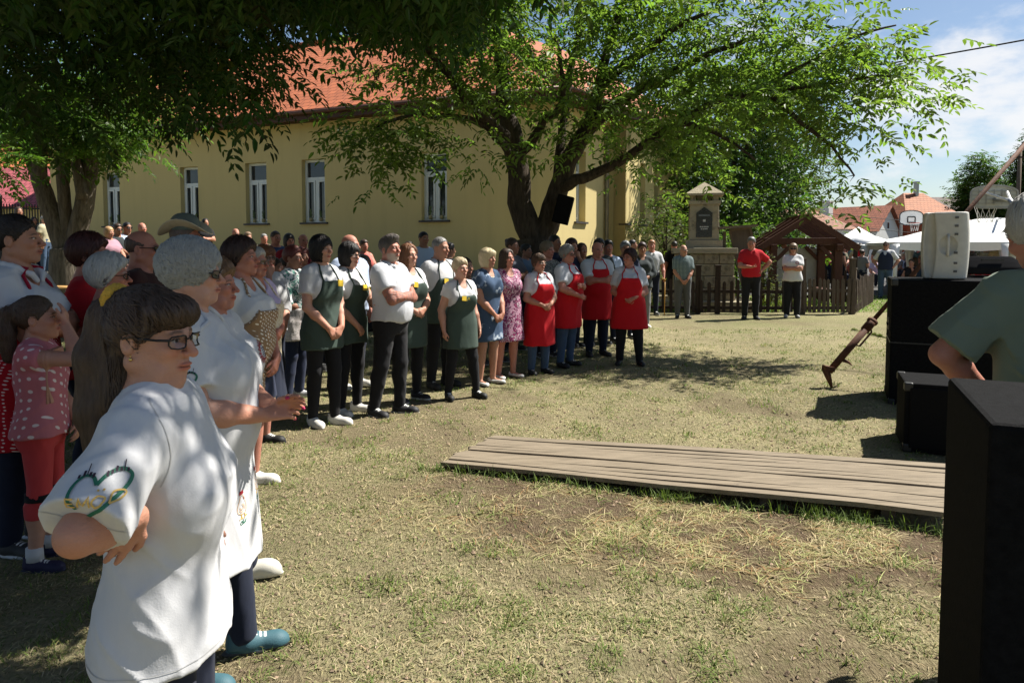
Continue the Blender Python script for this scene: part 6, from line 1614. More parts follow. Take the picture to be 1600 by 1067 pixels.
# ------------------------------------------------------------------ cloth of the crowd
WT = cloth('white_cotton', (.53, .53, .54), fold=.55); WT2 = cloth('white_polo_cotton', (.51, .52, .55), fold=.45); GRN = cloth('green_apron', (.046, .068, .056), fold=.35); RED = cloth('red_apron', (.46, .008, .014), fold=.4, var=.04); BLKC = cloth('black_denim', (.013, .013, .015), fold=.5); DEN = cloth('blue_denim', (.045, .075, .13), fold=.5, var=.25); DDEN = cloth('dark_denim', (.012, .016, .032), fold=.5, var=.25)
NAVY = cloth('navy_cloth', (.018, .024, .05)); GREY = cloth('grey_trousers', (.085, .085, .085)); LGREY = cloth('grey_jeans', (.16, .16, .165)); CHAR = cloth('charcoal_knit', (.035, .042, .045)); REDT = cloth('red_polo', (.42, .012, .02)); LBL = cloth('light_blue_shirt', (.42, .50, .66)); DRED = cloth('dark_red_cloth', (.22, .012, .02)); OLIVE = cloth('olive_cloth', (.12, .11, .07)); BEIGE = cloth('beige_tee', (.40, .36, .24)); TEAL = cloth('teal_vest', (.10, .20, .24)); CORAL = cloth('coral_top', (.55, .14, .12)); LILAC = cloth('lilac_blouse', (.46, .38, .55)); GT = cloth('sage_tee', (.15, .185, .14), fold=.5); KHAKI = cloth('khaki_cloth', (.2, .17, .11)); ORNG = cloth('orange_red_tee', (.55, .06, .02)); PKT = cloth('coral_leggings', (.50, .05, .055), .7); MAUVE = cloth('mauve_blouse', (.35, .20, .25)); CREAM = cloth('cream_cloth', (.60, .54, .40))
DOTB = pattern('brown_dotted_apron', polka((.27, .17, .095), (.72, .68, .6), 42, .20)); DOTP = pattern('pink_dotted_top', polka((.50, .17, .20), (.75, .66, .66), 22, .16)); DOTR = pattern('red_dotted_apron', polka((.40, .01, .02), (.7, .6, .6), 55, .18))
MAG = pattern('magenta_flower_print', floral([(0, (.30, .03, .10)), (.30, (.42, .16, .26)), (.40, (.04, .02, .04)), (.47, (.55, .45, .48)), (.54, (.22, .02, .09)), (.66, (.05, .02, .05)), (.72, (.45, .25, .33))], 16))
LEAFP = pattern('tropical_leaf_print', floral([(0, (.62, .63, .62)), (.34, (.07, .22, .17)), (.43, (.65, .66, .65)), (.52, (.04, .08, .08)), (.60, (.10, .28, .22)), (.68, (.62, .62, .62))], 13)); REDFL = pattern('red_flower_print', floral([(0, (.45, .04, .05)), (.30, (.62, .57, .55)), (.5, (.12, .14, .10)), (.56, (.62, .57, .55))], 22))
DENFL = pattern('denim_flower_print', floral([(0, (.045, .075, .13)), (.80, (.22, .27, .35)), (.86, (.42, .47, .52))], 9, 4, .9)); CREAMFL = pattern('cream_apron_print', floral([(0, (.62, .54, .40)), (.5, (.60, .52, .38)), (.62, (.36, .25, .14)), (.68, (.62, .54, .40))], 24)); GREYFL = pattern('grey_patterned_blouse', floral([(0, (.25, .24, .22)), (.35, (.06, .06, .06)), (.5, (.3, .29, .26)), (.62, (.05, .05, .05))], 30)); STRIPE = pattern('navy_striped_top', stripes((.02, .024, .045), (.28, .28, .30), 22, 'Z', .78)); PLAID = pattern('green_plaid_shirt', plaid((.30, .36, .36), (.05, .08, .09), (.02, .03, .035), 11)); WFL = pattern('white_flower_blouse', floral([(0, (.55, .55, .58)), (.45, (.3, .25, .4)), (.55, (.58, .58, .6))], 26))
YB = mat('yellow_badge', (.62, .42, .03), .7, .1); YT = mat('yellow_stitch', (.55, .45, .04), .7); RIMK = mat('black_rim', (.012, .011, .011), .35); RIMG = mat('thin_metal_rim', (.18, .15, .12), .3, metal=.8); SUNL = mat('sun_lens', (.012, .012, .014), .1, spec=.6); PEARL = mat('pearl', (.7, .64, .52), .3); STRAPR = cloth('crimson_strap', (.28, .01, .03))
TAN, FAIR, RUDDY, DARKT = (.40, .225, .155), (.50, .30, .22), (.42, .20, .145), (.32, .17, .11)
H_BLK, H_BRN, H_AUB, H_GRY, H_WHT, H_BLD, H_RED, H_LBR = (.012, .010, .010), (.04, .024, .015), (.17, .075, .035), (.20, .195, .185), (.42, .41, .39), (.50, .38, .20), (.10, .022, .016), (.13, .085, .05)
SN_K, SN_W, SN_D = ('sneaker', (.02, .02, .022), (.55, .55, .53)), ('sneaker', (.62, .60, .55), (.60, .58, .52)), ('sneaker', (.016, .016, .016), (.02, .02, .02))
def row(label, u, v, vt, yaw, **k):
    p = G(u, v); H = at(u, vt, p.y).z/1.012; return person(label, p.x, p.y, yaw, H, z0=0.0, **k)
# ------------------------------------------------------------------ the front row in the sun
row('young woman with straight dark bob in green apron, hands clasped, beside woman in glasses', 506, 664, 366, 42, sex='f', fat=.0, bust=.6, skin=FAIR, hair=H_BLK, hs='bob', strands=900, top=('tee', WT, dict(sl=.60, loose=.014)), bottom=('trousers', BLKC, .006, .004), apron=(GRN, dict(hem=.70, bib=1.31, w=.10)), arms=('low', 'low'), head=(2, 0, 0), shoes=SN_W, badge=(YB, .085, 1.285), smile=.3, stance=((.09, -.06), (-.07, .05)))
row('young woman with black bob and glasses in green apron with a waist bow', 548, 646, 377, 50, sex='f', fat=.05, bust=.7, skin=FAIR, hair=H_BLK, hs='bob', strands=900, top=('tee', WT, dict(sl=.55, loose=.014)), bottom=('trousers', BLKC, .006, .004), apron=(GRN, dict(hem=.72, bib=1.29, w=.10)), arms=(dict(w=(.02, -.30, 1.08), pole=(1, .3, -.7), hd=(-.3, -.8, .1), pn=(-.6, 0, -.5), thumb=(-.3, 0, 1)), 'low'), head=(-2, 4, 0), shoes=SN_W, badge=(YB, .04, 1.265, YT), glass=(RIMK,), smile=.2)
row('bearded man in white polo shirt with tattooed crossed arms and black jeans', 612, 648, 367, 56, sex='m', fat=.42, skin=RUDDY, hair=(.10, .085, .075), hs='quiff', strands=900, beard=(.42, .38, .32), top=('polo', WT2, dict(collar=True, hem=.915, sl=.62, loose=.022, flare=.0)), bottom=('trousers', BLKC, .010, .006), arms=('cross', 'cross'), head=(-8, -2, 0), shoes=SN_K, tattoo=(1, -1), stance=((.10, -.04), (-.13, .10)))
row('auburn haired smiling woman in green apron beside the bearded man', 640, 626, 380, 40, sex='f', fat=.2, skin=FAIR, hair=H_AUB, hs='long', len=.05, strands=900, top=('tee', WT, dict(sl=.6, v=.4)), bottom=('trousers', BLKC, .006, .004), apron=(GRN, dict(hem=.60, bib=1.29)), head=(-2, 0, 0), smile=1, teeth=1, shoes=SN_K, badge=(YB, -.05, 1.280))
row('tall man with cropped grey hair in white tee and dark green apron', 688, 604, 369, 42, sex='m', fat=.15, skin=TAN, hair=(.16, .155, .15), hs='crop', hl=.0, top=('tee', WT, dict(sl=.62, loose=.02)), bottom=('trousers', BLKC, .012, .006), apron=(GRN, dict(hem=.74, bib=1.25, w=.12)), arms=('back', 'back'), head=(10, 4, 0), shoes=SN_D, badge=(YB, -.04, 1.215, YT))
row('short haired blonde woman in green apron standing with her arms at her sides', 720, 622, 403, 30, sex='f', fat=.22, skin=FAIR, hair=(.50, .40, .26), hs='short', strands=800, fringe=0, top=('tee', WT, dict(sl=.42, v=.7, loose=.012)), bottom=('trousers', BLKC, .006, .003), apron=(GRN, dict(hem=.62, bib=1.27, w=.11)), arms=('side', 'side'), head=(6, -2, 0), shoes=SN_D, badge=(YB, -.055, 1.240, YT), stance=((.20, -.05), (-.14, .05)), smile=.3)
row('blonde bob woman in blue denim flower dress with pearl necklace', 762, 600, 387, 48, sex='f', fat=.25, skin=TAN, hair=(.55, .46, .29), hs='bob', fringe=1, strands=900, top=('dress', DENFL, dict(hem=.56, sl=.55, v=.7, flare=.06)), arms=('low', 'low'), head=(0, 0, 0), shoes=('flat', (.55, .55, .52), (.10, .08, .07)), necklace=PEARL, smile=.6)
row('brown haired woman in magenta flower print dress with white sandals', 792, 590, 388, 36, sex='f', fat=.35, skin=RUDDY, hair=H_BRN, hs='long', len=.10, strands=600, top=('dress', MAG, dict(hem=.50, sl=.28, v=.9, flare=.08)), arms=('back', 'back'), head=(2, 0, 0), shoes=('flat', (.60, .58, .54), (.25, .22, .18)), necklace=PEARL, smile=.6)
row('short woman in glasses and red apron, leftmost of the red aprons', 842, 584, 397, 34, sex='f', fat=.35, skin=TAN, hair=(.085, .05, .03), hs='short', vol=.006, fringe=1, strands=700, top=('polo', WT2, dict(collar=True, sl=.7, loose=.02)), bottom=('trousers', DEN, .010), apron=(RED, dict(hem=.42, bib=1.30, w=.12)), arms=('clasp', 'clasp'), head=(4, -4, 0), glass=(RIMG,), shoes=SN_D)
row('grey haired woman in red apron with one hand spread on her belly', 885, 572, 383, 58, sex='f', fat=.5, bust=1.1, skin=RUDDY, hair=H_GRY, hs='short', vol=.008, strands=800, top=('polo', WT2, dict(collar=True, sl=.72, loose=.02)), bottom=('trousers', DEN, .008), apron=(RED, dict(hem=.56, bib=1.32, w=.115)), arms=(dict(w=(-.02, -.26, 1.16), pole=(1, .2, -.6), hd=(-.9, -.15, -.1), pn=(0, 1, -.2), thumb=(0, 0, 1), curl=.25), dict(w=(-.12, -.28, 1.02), pole=(-1, .6, -.2), hd=(.8, -.2, -.25), pn=(0, 1, 0), thumb=(0, 0, 1), curl=.2)), head=(2, 2, 0), glass=(RIMK,), smile=.7, shoes=SN_D)
row('tall bald man with crossed arms in red apron between two women in red aprons', 932, 556, 377, 22, sex='m', fat=.5, skin=RUDDY, hair=(.09, .07, .06), hs='bald', top=('polo', WT2, dict(collar=True, sl=.75, loose=.018)), bottom=('trousers', DDEN, .012), apron=(RED, dict(hem=.56, bib=1.31, w=.12)), arms=('cross', 'cross'), head=(2, 0, 0), shoes=SN_D)
row('laughing dark haired woman in red apron looking left, rightmost of the red aprons', 982, 570, 389, 4, sex='f', fat=.62, bust=1.2, skin=RUDDY, hair=(.030, .012, .012), hs='short', vol=.008, strands=700, top=('polo', WT2, dict(collar=True, sl=.72, loose=.018)), bottom=('trousers', BLKC, .012), apron=(RED, dict(hem=.55, bib=1.30, w=.125, flare=.10)), arms=('clasp', 'clasp'), head=(-42, -2, 4), shoes=SN_D, smile=1, teeth=1, stance=((.16, 0), (-.13, .02)))
# ------------------------------------------------------------------ by the garden fence
row('woman with short dark hair in charcoal cardigan and grey jeans behind the red aprons', 1002, 512, 379, 10, sex='f', fat=.4, skin=DARKT, hair=(.025, .012, .012), hs='short', vol=.01, top=('jacket', CHAR, dict(sl=1.75, hem=.80, v=.3)), bottom=('trousers', LGREY), arms=('clasp', 'side'), shoes=SN_W)
N_ = row('ginger haired man in white polo shirt and blue jeans holding a cane', 1017, 492, 375, 6, sex='m', fat=.25, skin=RUDDY, hair=(.26, .12, .06), hs='short', top=('polo', WT, dict(collar=True, hem=.95, sl=.7, flare=0)), bottom=('trousers', DDEN, .012), arms=(dict(w=(.27, -.12, .88), pole=(.4, 1, 0), hd=(0, -.4, -.9), pn=(-.8, .2, 0), curl=1.0), 'side'), shoes=SN_K)
def cane():
    i = N_; s = i['s']; w = i['root'].location+Matrix.Rotation(i['root'].rotation_euler.z, 3, 'Z') @ Vector(i['wr'][1]*s); r = empty('walking_cane', (w.x, w.y-.10, 0), 0, 'orange brown walking cane held upright beside the ginger haired man', 'cane'); m = mat('cane_wood', (.42, .22, .04), .5, .2, 10)
    mb = MB(); mb.tube([(0, 0, .02), (0, 0, .80)], [.011, .013], 8); mb.build('stick', m, r, True); mb = MB(); mb.tube([(0, 0, .79), (.0, -.01, .84), (-.03, -.02, .86), (-.09, -.03, .84)], .015, 8); mb.build('handle', m, r, True)
cane()
row('elderly balding man in green plaid shirt with hands folded at the fence', 1066, 497, 382, 12, sex='m', fat=.25, old=1, skin=TAN, hair=H_WHT, hs='bald', top=('tee', PLAID, dict(collar=True, hem=.88, sl=.8, loose=.02)), bottom=('trousers', GREY, .018), arms=('low', 'low'), head=(20, 2, 0), glass=(RIMG,), shoes=SN_D)
row('grey haired man in red polo shirt and black trousers by the fence', 1172, 499, 370, 6, sex='m', fat=.22, skin=RUDDY, hair=(.11, .105, .10), hs='short', top=('polo', REDT, dict(collar=True, hem=.88, sl=.75, loose=.02)), bottom=('trousers', BLKC, .016), arms=('hip', dict(w=(-.02, -.26, 1.10), pole=(-1, .3, -.5), hd=(.8, -.4, .1), pn=(0, .3, .9), thumb=(0, -.3, 1))), head=(-10, 8, 0), shoes=SN_D)
def tee_logo(i): decal(i['parts']['top'], i['root'], 'emblem', (.085*i['s'], 0, 1.27*i['s']), (0, 1, 0), (1, 0, 0), (0, 0, 1), [smooth([(.03*math.cos(a), .03*math.sin(a)) for a in np.linspace(0, 6.3, 10)])], THR_R, .014)
row('woman with sunglasses and crossed arms in white tee and black trousers by fence', 1237, 496, 380, 2, sex='f', fat=.35, skin=TAN, hair=H_LBR, hs='bob', vol=.008, fringe=1, top=('tee', WT, dict(hem=.84, sl=.72, loose=.02)), bottom=('trousers', BLKC, .016, .018), arms=('cross', 'cross'), glass=(RIMK, SUNL), shoes=('sneaker', (.28, .27, .26), (.4, .4, .38)), extra=tee_logo)
p = gp(1053, 18.6); person('man in black shirt turned away beside the stone monument', p[0], p[1], 200, 1.74, sex='m', fat=.3, skin=RUDDY, hair=H_BLK, hs='crop', top=('tee', cloth('black_tee', (.012, .012, .013)), dict(sl=.8)), bottom=('trousers', BLKC), arms=('side', 'hip'))
p = gp(1225, 19.6); person('man in red shirt standing inside the timber shelter', p[0], p[1], 20, 1.74, sex='m', fat=.3, skin=RUDDY, hair=H_BRN, hs='crop', top=('tee', DRED), bottom=('trousers', DDEN), arms=('pocket', 'side'))
p = gp(1018, 13.6); person('man in dark shirt half hidden behind the ginger haired man', p[0]+.25, 17.2, 100, 1.76, sex='m', fat=.3, skin=DARKT, hair=H_BLK, hs='crop', top=('tee', CHAR), bottom=('trousers', DDEN), arms=(dict(w=(.05, -.38, 1.16), pole=(1, .2, -.6), hd=(0, -1, 0), pn=(0, 0, -1), thumb=(-1, 0, 0)), 'side'))
p = G(1382, 467); person('man in dark blue vest over white tee standing before the marquee', p.x, p.y, -8, 1.76, sex='m', fat=.15, skin=TAN, hair=H_BRN, hs='crop', z0=0, top=('tee', WT, dict(sl=.8, loose=.02)), bottom=('trousers', DEN, .02, .01), arms=('pocket', 'pocket'), glass=(RIMK, SUNL), shoes=SN_K, res=.016, stance=((.15, 0), (-.12, .04)),
    extra=lambda i: obj('vest', sdf_mesh('vest', [q for q in [loft([(z, 0, 0, a, b) for z, a, b in ((.86, .205, .155), (1.0, .20, .150), (1.2, .205, .155), (1.34, .175, .14), (1.40, .12, .11))], 2.4)]]+[ell((0, -.13, 1.42), (.05, .1, .12), k=.01, op='s')], .012, NAVY, i['s']), i['root']))
# ------------------------------------------------------------------ standing behind the front row
def back(label, u, Y, vt=None, H=None, yaw=35, sit=False, **k):
    X = X_at(u, Y, 1.5); z0 = float(terr(X, Y))
    if H is None:
        zt = at(u, vt, Y).z-z0; H = zt/1.012+(.46*zt/1.24 if sit else 0)
        H = min(max(H, 1.2), 1.98)
    k.setdefault('res', max(.010, .0018*Y)); return person(label, X, Y, yaw, H, sit=sit, **k)
back('bald man in light blue shirt behind the two young women in green aprons', 547, 7.6, 365, yaw=40, sex='m', fat=.4, skin=RUDDY, hair=(.1, .08, .07), hs='none', top=('tee', LBL, dict(collar=True, sl=.8)), bottom=('trousers', DDEN), arms=('side', 'side'), head=(20, 0, 0), shoes=SN_W)
back('woman with hair in a bun and navy striped top left of the trunk', 800, 10.2, 371, yaw=52, sex='f', fat=.3, skin=DARKT, hair=(.05, .03, .02), hs='updo', top=('tee', STRIPE, dict(sl=1.5, hem=.84)), bottom=('trousers', DDEN), arms=('cross', 'cross'), head=(10, 0, 0))
back('person in light blue top behind the woman in the striped top', 822, 10.9, 381, yaw=60, sex='f', fat=.2, skin=DARKT, hair=H_BLK, hs='short', top=('tee', cloth('dusty_blue', (.16, .22, .32))), bottom=('trousers', DDEN))
back('curly haired woman in grey patterned blouse just left behind the first red apron', 855, 9.7, 377, yaw=30, sex='f', fat=.4, skin=RUDDY, hair=(.17, .13, .085), hs='curly', strands=600, ssteps=4, sstep=.012, sw=.004, top=('blouse', GREYFL, dict(sl=.9, hem=.8)), bottom=('trousers', DDEN), head=(18, 0, 0), smile=.4)
back('tall dark haired man in navy tee against the ash trunk', 867, 10.7, 366, yaw=50, sex='m', fat=.3, skin=DARKT, hair=H_BLK, hs='crop', top=('tee', NAVY), bottom=('trousers', DDEN), arms=('side', 'side'))
back('dark haired woman holding a hand to her face behind the grey haired red apron', 893, 10.5, 373, yaw=40, sex='f', fat=.3, skin=TAN, hair=(.025, .016, .012), hs='short', vol=.012, top=('tee', NAVY), bottom=('trousers', DDEN), arms=('chin', 'low'))
back('long haired woman in dark top standing behind the tall bald man', 909, 10.6, 379, yaw=30, sex='f', fat=.1, skin=DARKT, hair=(.06, .03, .02), hs='long', top=('tee', CHAR), bottom=('trousers', DDEN))
back('man with dark cap and glasses behind the right shoulder of the tall bald man', 936, 10.8, 373, yaw=20, sex='m', fat=.3, skin=RUDDY, hair=H_BLK, hs='short', vol=.008, top=('tee', CHAR), bottom=('trousers', DDEN), glass=(RIMK,))
back('dark haired man in pale blue shirt between the bald man and laughing woman', 950, 11.0, 375, yaw=20, sex='m', fat=.2, skin=RUDDY, hair=H_BLK, hs='short', top=('tee', LBL, dict(collar=True)), bottom=('trousers', DDEN))
back('man with grey cap in the shade left of the charcoal cardigan woman', 977, 11.5, 377, yaw=15, sex='m', fat=.3, skin=DARKT, hair=(.12, .13, .14), hs='short', vol=.01, top=('tee', NAVY), bottom=('trousers', DDEN))
# ------------------------------------------------------------------ watching from the shade along the house wall
back('blonde woman in mauve blouse seated farthest left by the house wall', 171, 14.6, 354, yaw=40, sit=True, sex='f', fat=.3, skin=TAN, hair=(.36, .22, .11), hs='bob', top=('blouse', MAUVE), bottom=('trousers', DDEN), arms=('lap', 'lap'))
back('woman in white blouse with dark hair seated below the mauve blouse woman', 176, 10.4, 371, yaw=55, sit=True, sex='f', fat=.3, skin=FAIR, hair=H_BLK, hs='bob', top=('blouse', WFL, dict(sl=1.4)), bottom=('trousers', DDEN), arms=('lap', 'lap'))
back('dark haired woman looking up next to the white blouse woman', 187, 9.6, 381, yaw=60, sit=True, sex='f', fat=.2, skin=FAIR, hair=H_BLK, hs='short', fringe=1, top=('blouse', WFL), bottom=('trousers', DDEN), arms=('lap', 'lap'), head=(0, -14, 0))
back('person in dark clothes and sunglasses beside the window at the left', 185, 15.8, 350, yaw=30, sit=True, sex='m', fat=.3, skin=DARKT, hair=H_BRN, hs='short', top=('tee', CHAR), bottom=('trousers', DDEN), glass=(RIMK, SUNL), arms=('lap', 'lap'))
back('man in sunglasses and light blue shirt seated by the house wall', 200, 16.0, 347, yaw=30, sit=True, sex='m', fat=.3, skin=DARKT, hair=H_BLK, hs='crop', top=('tee', LBL), bottom=('trousers', DDEN), glass=(RIMK, SUNL), arms=('lap', 'lap'))
back('bald man in olive shirt seated against the house wall', 223, 15.6, 348, yaw=30, sit=True, sex='m', fat=.3, skin=RUDDY, hair=H_GRY, hs='none', top=('tee', OLIVE), bottom=('trousers', DDEN), arms=('lap', 'lap'))
back('person in black with folded arms standing by the wall behind the hat', 322, 15.8, 341, yaw=25, sex='f', fat=.25, skin=TAN, hair=H_BLK, hs='long', top=('tee', BLKC), bottom=('trousers', DDEN), arms=('cross', 'cross'))
back('balding man in sleeveless teal vest seated under the middle window', 369, 15.2, 357, yaw=25, sit=True, sex='m', fat=.4, skin=RUDDY, hair=H_GRY, hs='bald', top=('tee', TEAL, dict(sl=0)), bottom=('trousers', DDEN), arms=('lap', 'lap'))
back('woman in dark flower print seated right of the teal vest man', 388, 14.8, 363, yaw=25, sit=True, sex='f', fat=.4, skin=TAN, hair=(.2, .13, .08), hs='short', top=('blouse', GREYFL), bottom=('trousers', DDEN), arms=('lap', 'lap'))
back('grey haired man in olive shirt seated between dark print and navy tee', 413, 14.8, 365, yaw=25, sit=True, sex='m', fat=.4, skin=RUDDY, hair=H_GRY, hs='crop', top=('tee', OLIVE), bottom=('trousers', DDEN), arms=('lap', 'lap'))
def print_(i): decal(i['parts']['top'], i['root'], 'print', (0, 0, 1.22*i['s']), (0, 1, 0), (1, 0, 0), (0, 0, 1), [(.02, [(-.12, -.05), (-.02, .05), (.05, -.02), (.12, .04)]), (.015, [(-.1, .0), (.1, -.05)]), (.02, [(-.14, -.09), (.13, -.09)])], mat('tee_print', (.36, .22, .24), .8, .4, 30), .02)
back('big man in navy tee with a pale print standing in the shade', 431, 11.4, 360, yaw=30, sex='m', fat=.5, skin=RUDDY, hair=H_BRN, hs='crop', top=('tee', cloth('navy_tee', (.03, .05, .12)), dict(sl=.8)), bottom=('trousers', DDEN), arms=('side', 'side'), extra=print_)
back('dark haired woman in red sweater clasping her hands by the wall', 452, 10.9, 364, yaw=20, sex='f', fat=.3, skin=RUDDY, hair=H_BLK, hs='bob', top=('tee', DRED, dict(sl=1.8)), bottom=('trousers', DDEN), arms=('phone', 'clasp'))
back('balding man in dark red shirt right of the red sweater woman', 474, 11.3, 365, yaw=25, sex='m', fat=.3, skin=RUDDY, hair=H_BRN, hs='bald', top=('tee', cloth('wine_shirt', (.14, .012, .018))), bottom=('trousers', DDEN))
back('man with short dark hair in blue shirt seated behind the leaf print blouse', 449, 8.9, 394, yaw=55, sit=True, sex='m', fat=.4, skin=DARKT, hair=H_BRN, hs='crop', top=('tee', cloth('sky_shirt', (.22, .34, .55)), dict(collar=True)), bottom=('trousers', DDEN), arms=('lap', 'lap'))
back('small boy with cropped hair seated left of the blue shirt man', 428, 8.6, 402, yaw=60, sit=True, sex='m', fat=.2, skin=DARKT, hair=H_BRN, hs='crop', top=('tee', CHAR), bottom=('trousers', DDEN), arms=('lap', 'lap'))
back('woman with red tinted hair in dark red top behind the first young woman', 470, 8.4, 393, yaw=50, sex='f', H=1.56, fat=.3, skin=DARKT, hair=H_RED, hs='bob', top=('tee', cloth('brick_top', (.16, .03, .025))), bottom=('trousers', DDEN))
back('woman in coral sleeveless top in the shade left of the bearded man', 569, 13.4, 375, yaw=30, sit=True, sex='f', fat=.3, skin=RUDDY, hair=H_BRN, hs='short', top=('tee', CORAL, dict(sl=0)), bottom=('trousers', DDEN), arms=('lap', 'lap'))
back('person with curly dark hair seated low behind the bearded man', 568, 9.6, 397, yaw=40, sit=True, sex='f', fat=.3, skin=DARKT, hair=(.10, .075, .06), hs='curly', top=('tee', CHAR), bottom=('trousers', DDEN), arms=('lap', 'lap'))
back('dark haired person just left of the auburn haired woman in the shade', 615, 14.0, 376, yaw=30, sit=True, sex='m', fat=.2, skin=DARKT, hair=H_BLK, hs='crop', top=('tee', CHAR), bottom=('trousers', DDEN), arms=('lap', 'lap'))
back('man with brown hair and black tee between auburn woman and grey haired man', 639, 13.0, 378, yaw=40, sit=True, sex='m', fat=.2, skin=DARKT, hair=H_BRN, hs='short', top=('tee', BLKC), bottom=('trousers', DDEN), arms=('lap', 'lap'))
back('tall dark haired person hidden behind the grey haired man in green apron', 662, 11.2, 361, yaw=30, sex='m', fat=.2, skin=DARKT, hair=H_BLK, hs='crop', top=('tee', LBL), bottom=('trousers', DDEN))
back('man with dark hair and pale shirt right of the grey haired man', 688, 11.8, 379, yaw=45, sit=True, sex='m', fat=.3, skin=TAN, hair=H_BLK, hs='crop', top=('tee', LBL), bottom=('trousers', DDEN), arms=('lap', 'lap'))
back('black haired person looking away between pale shirt man and blonde woman', 702, 12.2, 380, yaw=120, sit=True, sex='m', fat=.3, skin=DARKT, hair=H_BLK, hs='short', top=('tee', CHAR), bottom=('trousers', DDEN), arms=('lap', 'lap'))
back('boy in white shirt seated just left of the denim dress woman', 727, 9.6, 402, yaw=40, sit=True, sex='m', fat=.2, skin=TAN, hair=H_BRN, hs='crop', top=('tee', WT), bottom=('trousers', DDEN), arms=('lap', 'lap'))
def bench(label, u0, u1, Y):
    x0, x1 = X_at(u0, Y, .8), X_at(u1, Y, .8); y = Y; zc = float(terr((x0+x1)/2, y)); r = empty('bench', ((x0+x1)/2, y, zc), 0, label, 'bench'); m = wood('bench_wood', (.20, .13, .07))
    mb = MB(); mb.box((0, 0, .415), (x1-x0, .34, .04)); mb.build('seat', m, r)
    for sx in (-1, 1): mb = MB(); mb.box((sx*(x1-x0)*.42, 0, .197), (.06, .3, .394)); mb.build('leg', m, r)
bench('plain wooden bench under the people seated at the left of the house wall', 160, 236, 15.75); bench('plain wooden bench below the middle house window', 355, 424, 15.0)
# ------------------------------------------------------------------ far left
p = gp(72, 20.5); person('man in beige tee and jeans with hand on hip before the iron fence', p[0], p[1], 60, 1.72, sex='m', fat=.2, skin=TAN, hair=H_GRY, hs='crop', top=('tee', BEIGE, dict(hem=.92)), bottom=('trousers', DEN), arms=('hip', 'side'), res=.016)
p = gp(33, 18.5); person('long haired woman in pale patterned blouse at the far left fence', p[0], p[1], 20, 1.86, sex='f', fat=.1, skin=DARKT, hair=H_BRN, hs='long', top=('blouse', WFL), bottom=('trousers', DDEN), arms=('clasp', 'clasp'), res=.016)
p = gp(56, 23.2); person('dark haired person at the doorway behind the beige tee man', p[0], p[1], 20, 1.80, sex='f', fat=.1, skin=DARKT, hair=H_BLK, hs='long', top=('tee', CHAR), bottom=('trousers', DDEN), arms=('side', 'side'), res=.018)
# ------------------------------------------------------------------ the near crowd on the left
def at_(u, Y, z): return X_at(u, Y, z)
person('woman in white polo and red apron straps with crossed arms at the left edge', at_(30, 3.5, 1.4), 3.5, 58, 1.71, sex='f', fat=.25, bust=1.1, skin=TAN, hair=(.018, .012, .010), hs='pony', strands=900, top=('polo', WT2, dict(collar=True, sl=.68, v=.6)), bottom=('trousers', DDEN), apron=(DOTR, dict(hem=.55, bib=1.16, strap=STRAPR)), arms=('cross', 'cross'), head=(10, -3, 0), res=.006, z0=0, smile=.5)
person('short haired person in red tee with dark red hair left of the bald man', at_(140, 4.0, 1.4), 4.0, 75, 1.62, sex='f', fat=.35, skin=RUDDY, hair=(.045, .012, .010), hs='short', vol=.012, strands=900, top=('tee', REDT, dict(sl=.75)), bottom=('trousers', DDEN), arms=('clasp', 'clasp'), res=.0065, z0=0)
person('elderly woman with short silver white hair and dark glasses temple', at_(170, 3.75, 1.4), 3.75, 80, 1.50, sex='f', fat=.3, old=1, skin=RUDDY, hair=(.40, .40, .39), hs='short', vol=.02, strands=1800, ssteps=5, sstep=.016, top=('tee', CHAR), bottom=('trousers', DDEN), arms=('clasp', 'clasp'), glass=(RIMK,), res=.006, z0=0)
person('bald man with sunglasses behind the white haired women', at_(222, 4.4, 1.5), 4.4, 74, 1.66, sex='m', fat=.35, skin=RUDDY, hair=(.08, .05, .04), hs='bald', hfat=.6, top=('tee', cloth('dark_brown_tee', (.05, .02, .018))), bottom=('trousers', DDEN), arms=('side', 'side'), glass=(RIMK, SUNL), res=.007, z0=0)
def cowboy(i):
    T = lambda x, y, z: i['tohead'](x, y, z)
    def brim(x, y, z): x, y, z = T(x, y, z); return np.maximum(np.abs(z-(.072+3.2*x*x-1.1*y*y+.0*z))-.0045, (np.sqrt((x/.145)**2+((y-.01)/.19)**2)-1)*.14)
    def crown(x, y, z): x, y, z = T(x, y, z); d = d_ell(x, y, z, (0, .012, .10), (.086, .108, .098)); d = smax(d, -d_cap(x, y, z, _v((0, -.12, .205)), _v((0, .14, .215)), .026, .026), .02); d = smin(smax(d, .062-z, .008), d, 0) if False else smax(d, .062-z, .008); return d
    c = i['c']; lo, hi = (c-.26).astype(np.float32), (c+.26).astype(np.float32)
    h = obj('hat', sdf_mesh('hat', [('u', lo, hi, crown, 0)], .005, mat('hat_felt', (.105, .125, .11), .85, .1, 20, .2, 120), i['s']), i['root'])
    obj('brim', sdf_mesh('brim', [('u', lo, hi, brim, 0)], .004, mat('hat_cream', (.50, .42, .30), .85, .1, 20, .2, 120), i['s']), h)
person('smiling man in grey cowboy hat with cream brim and glasses', at_(290, 5.0, 1.6), 5.0, 66, 1.74, sex='m', fat=.4, skin=RUDDY, hair=(.10, .07, .06), hs='crop', hfat=.5, top=('polo', WT2, dict(collar=True)), bottom=('trousers', DDEN), arms=('side', 'side'), glass=(RIMK,), smile=1, res=.008, z0=0, extra=cowboy)
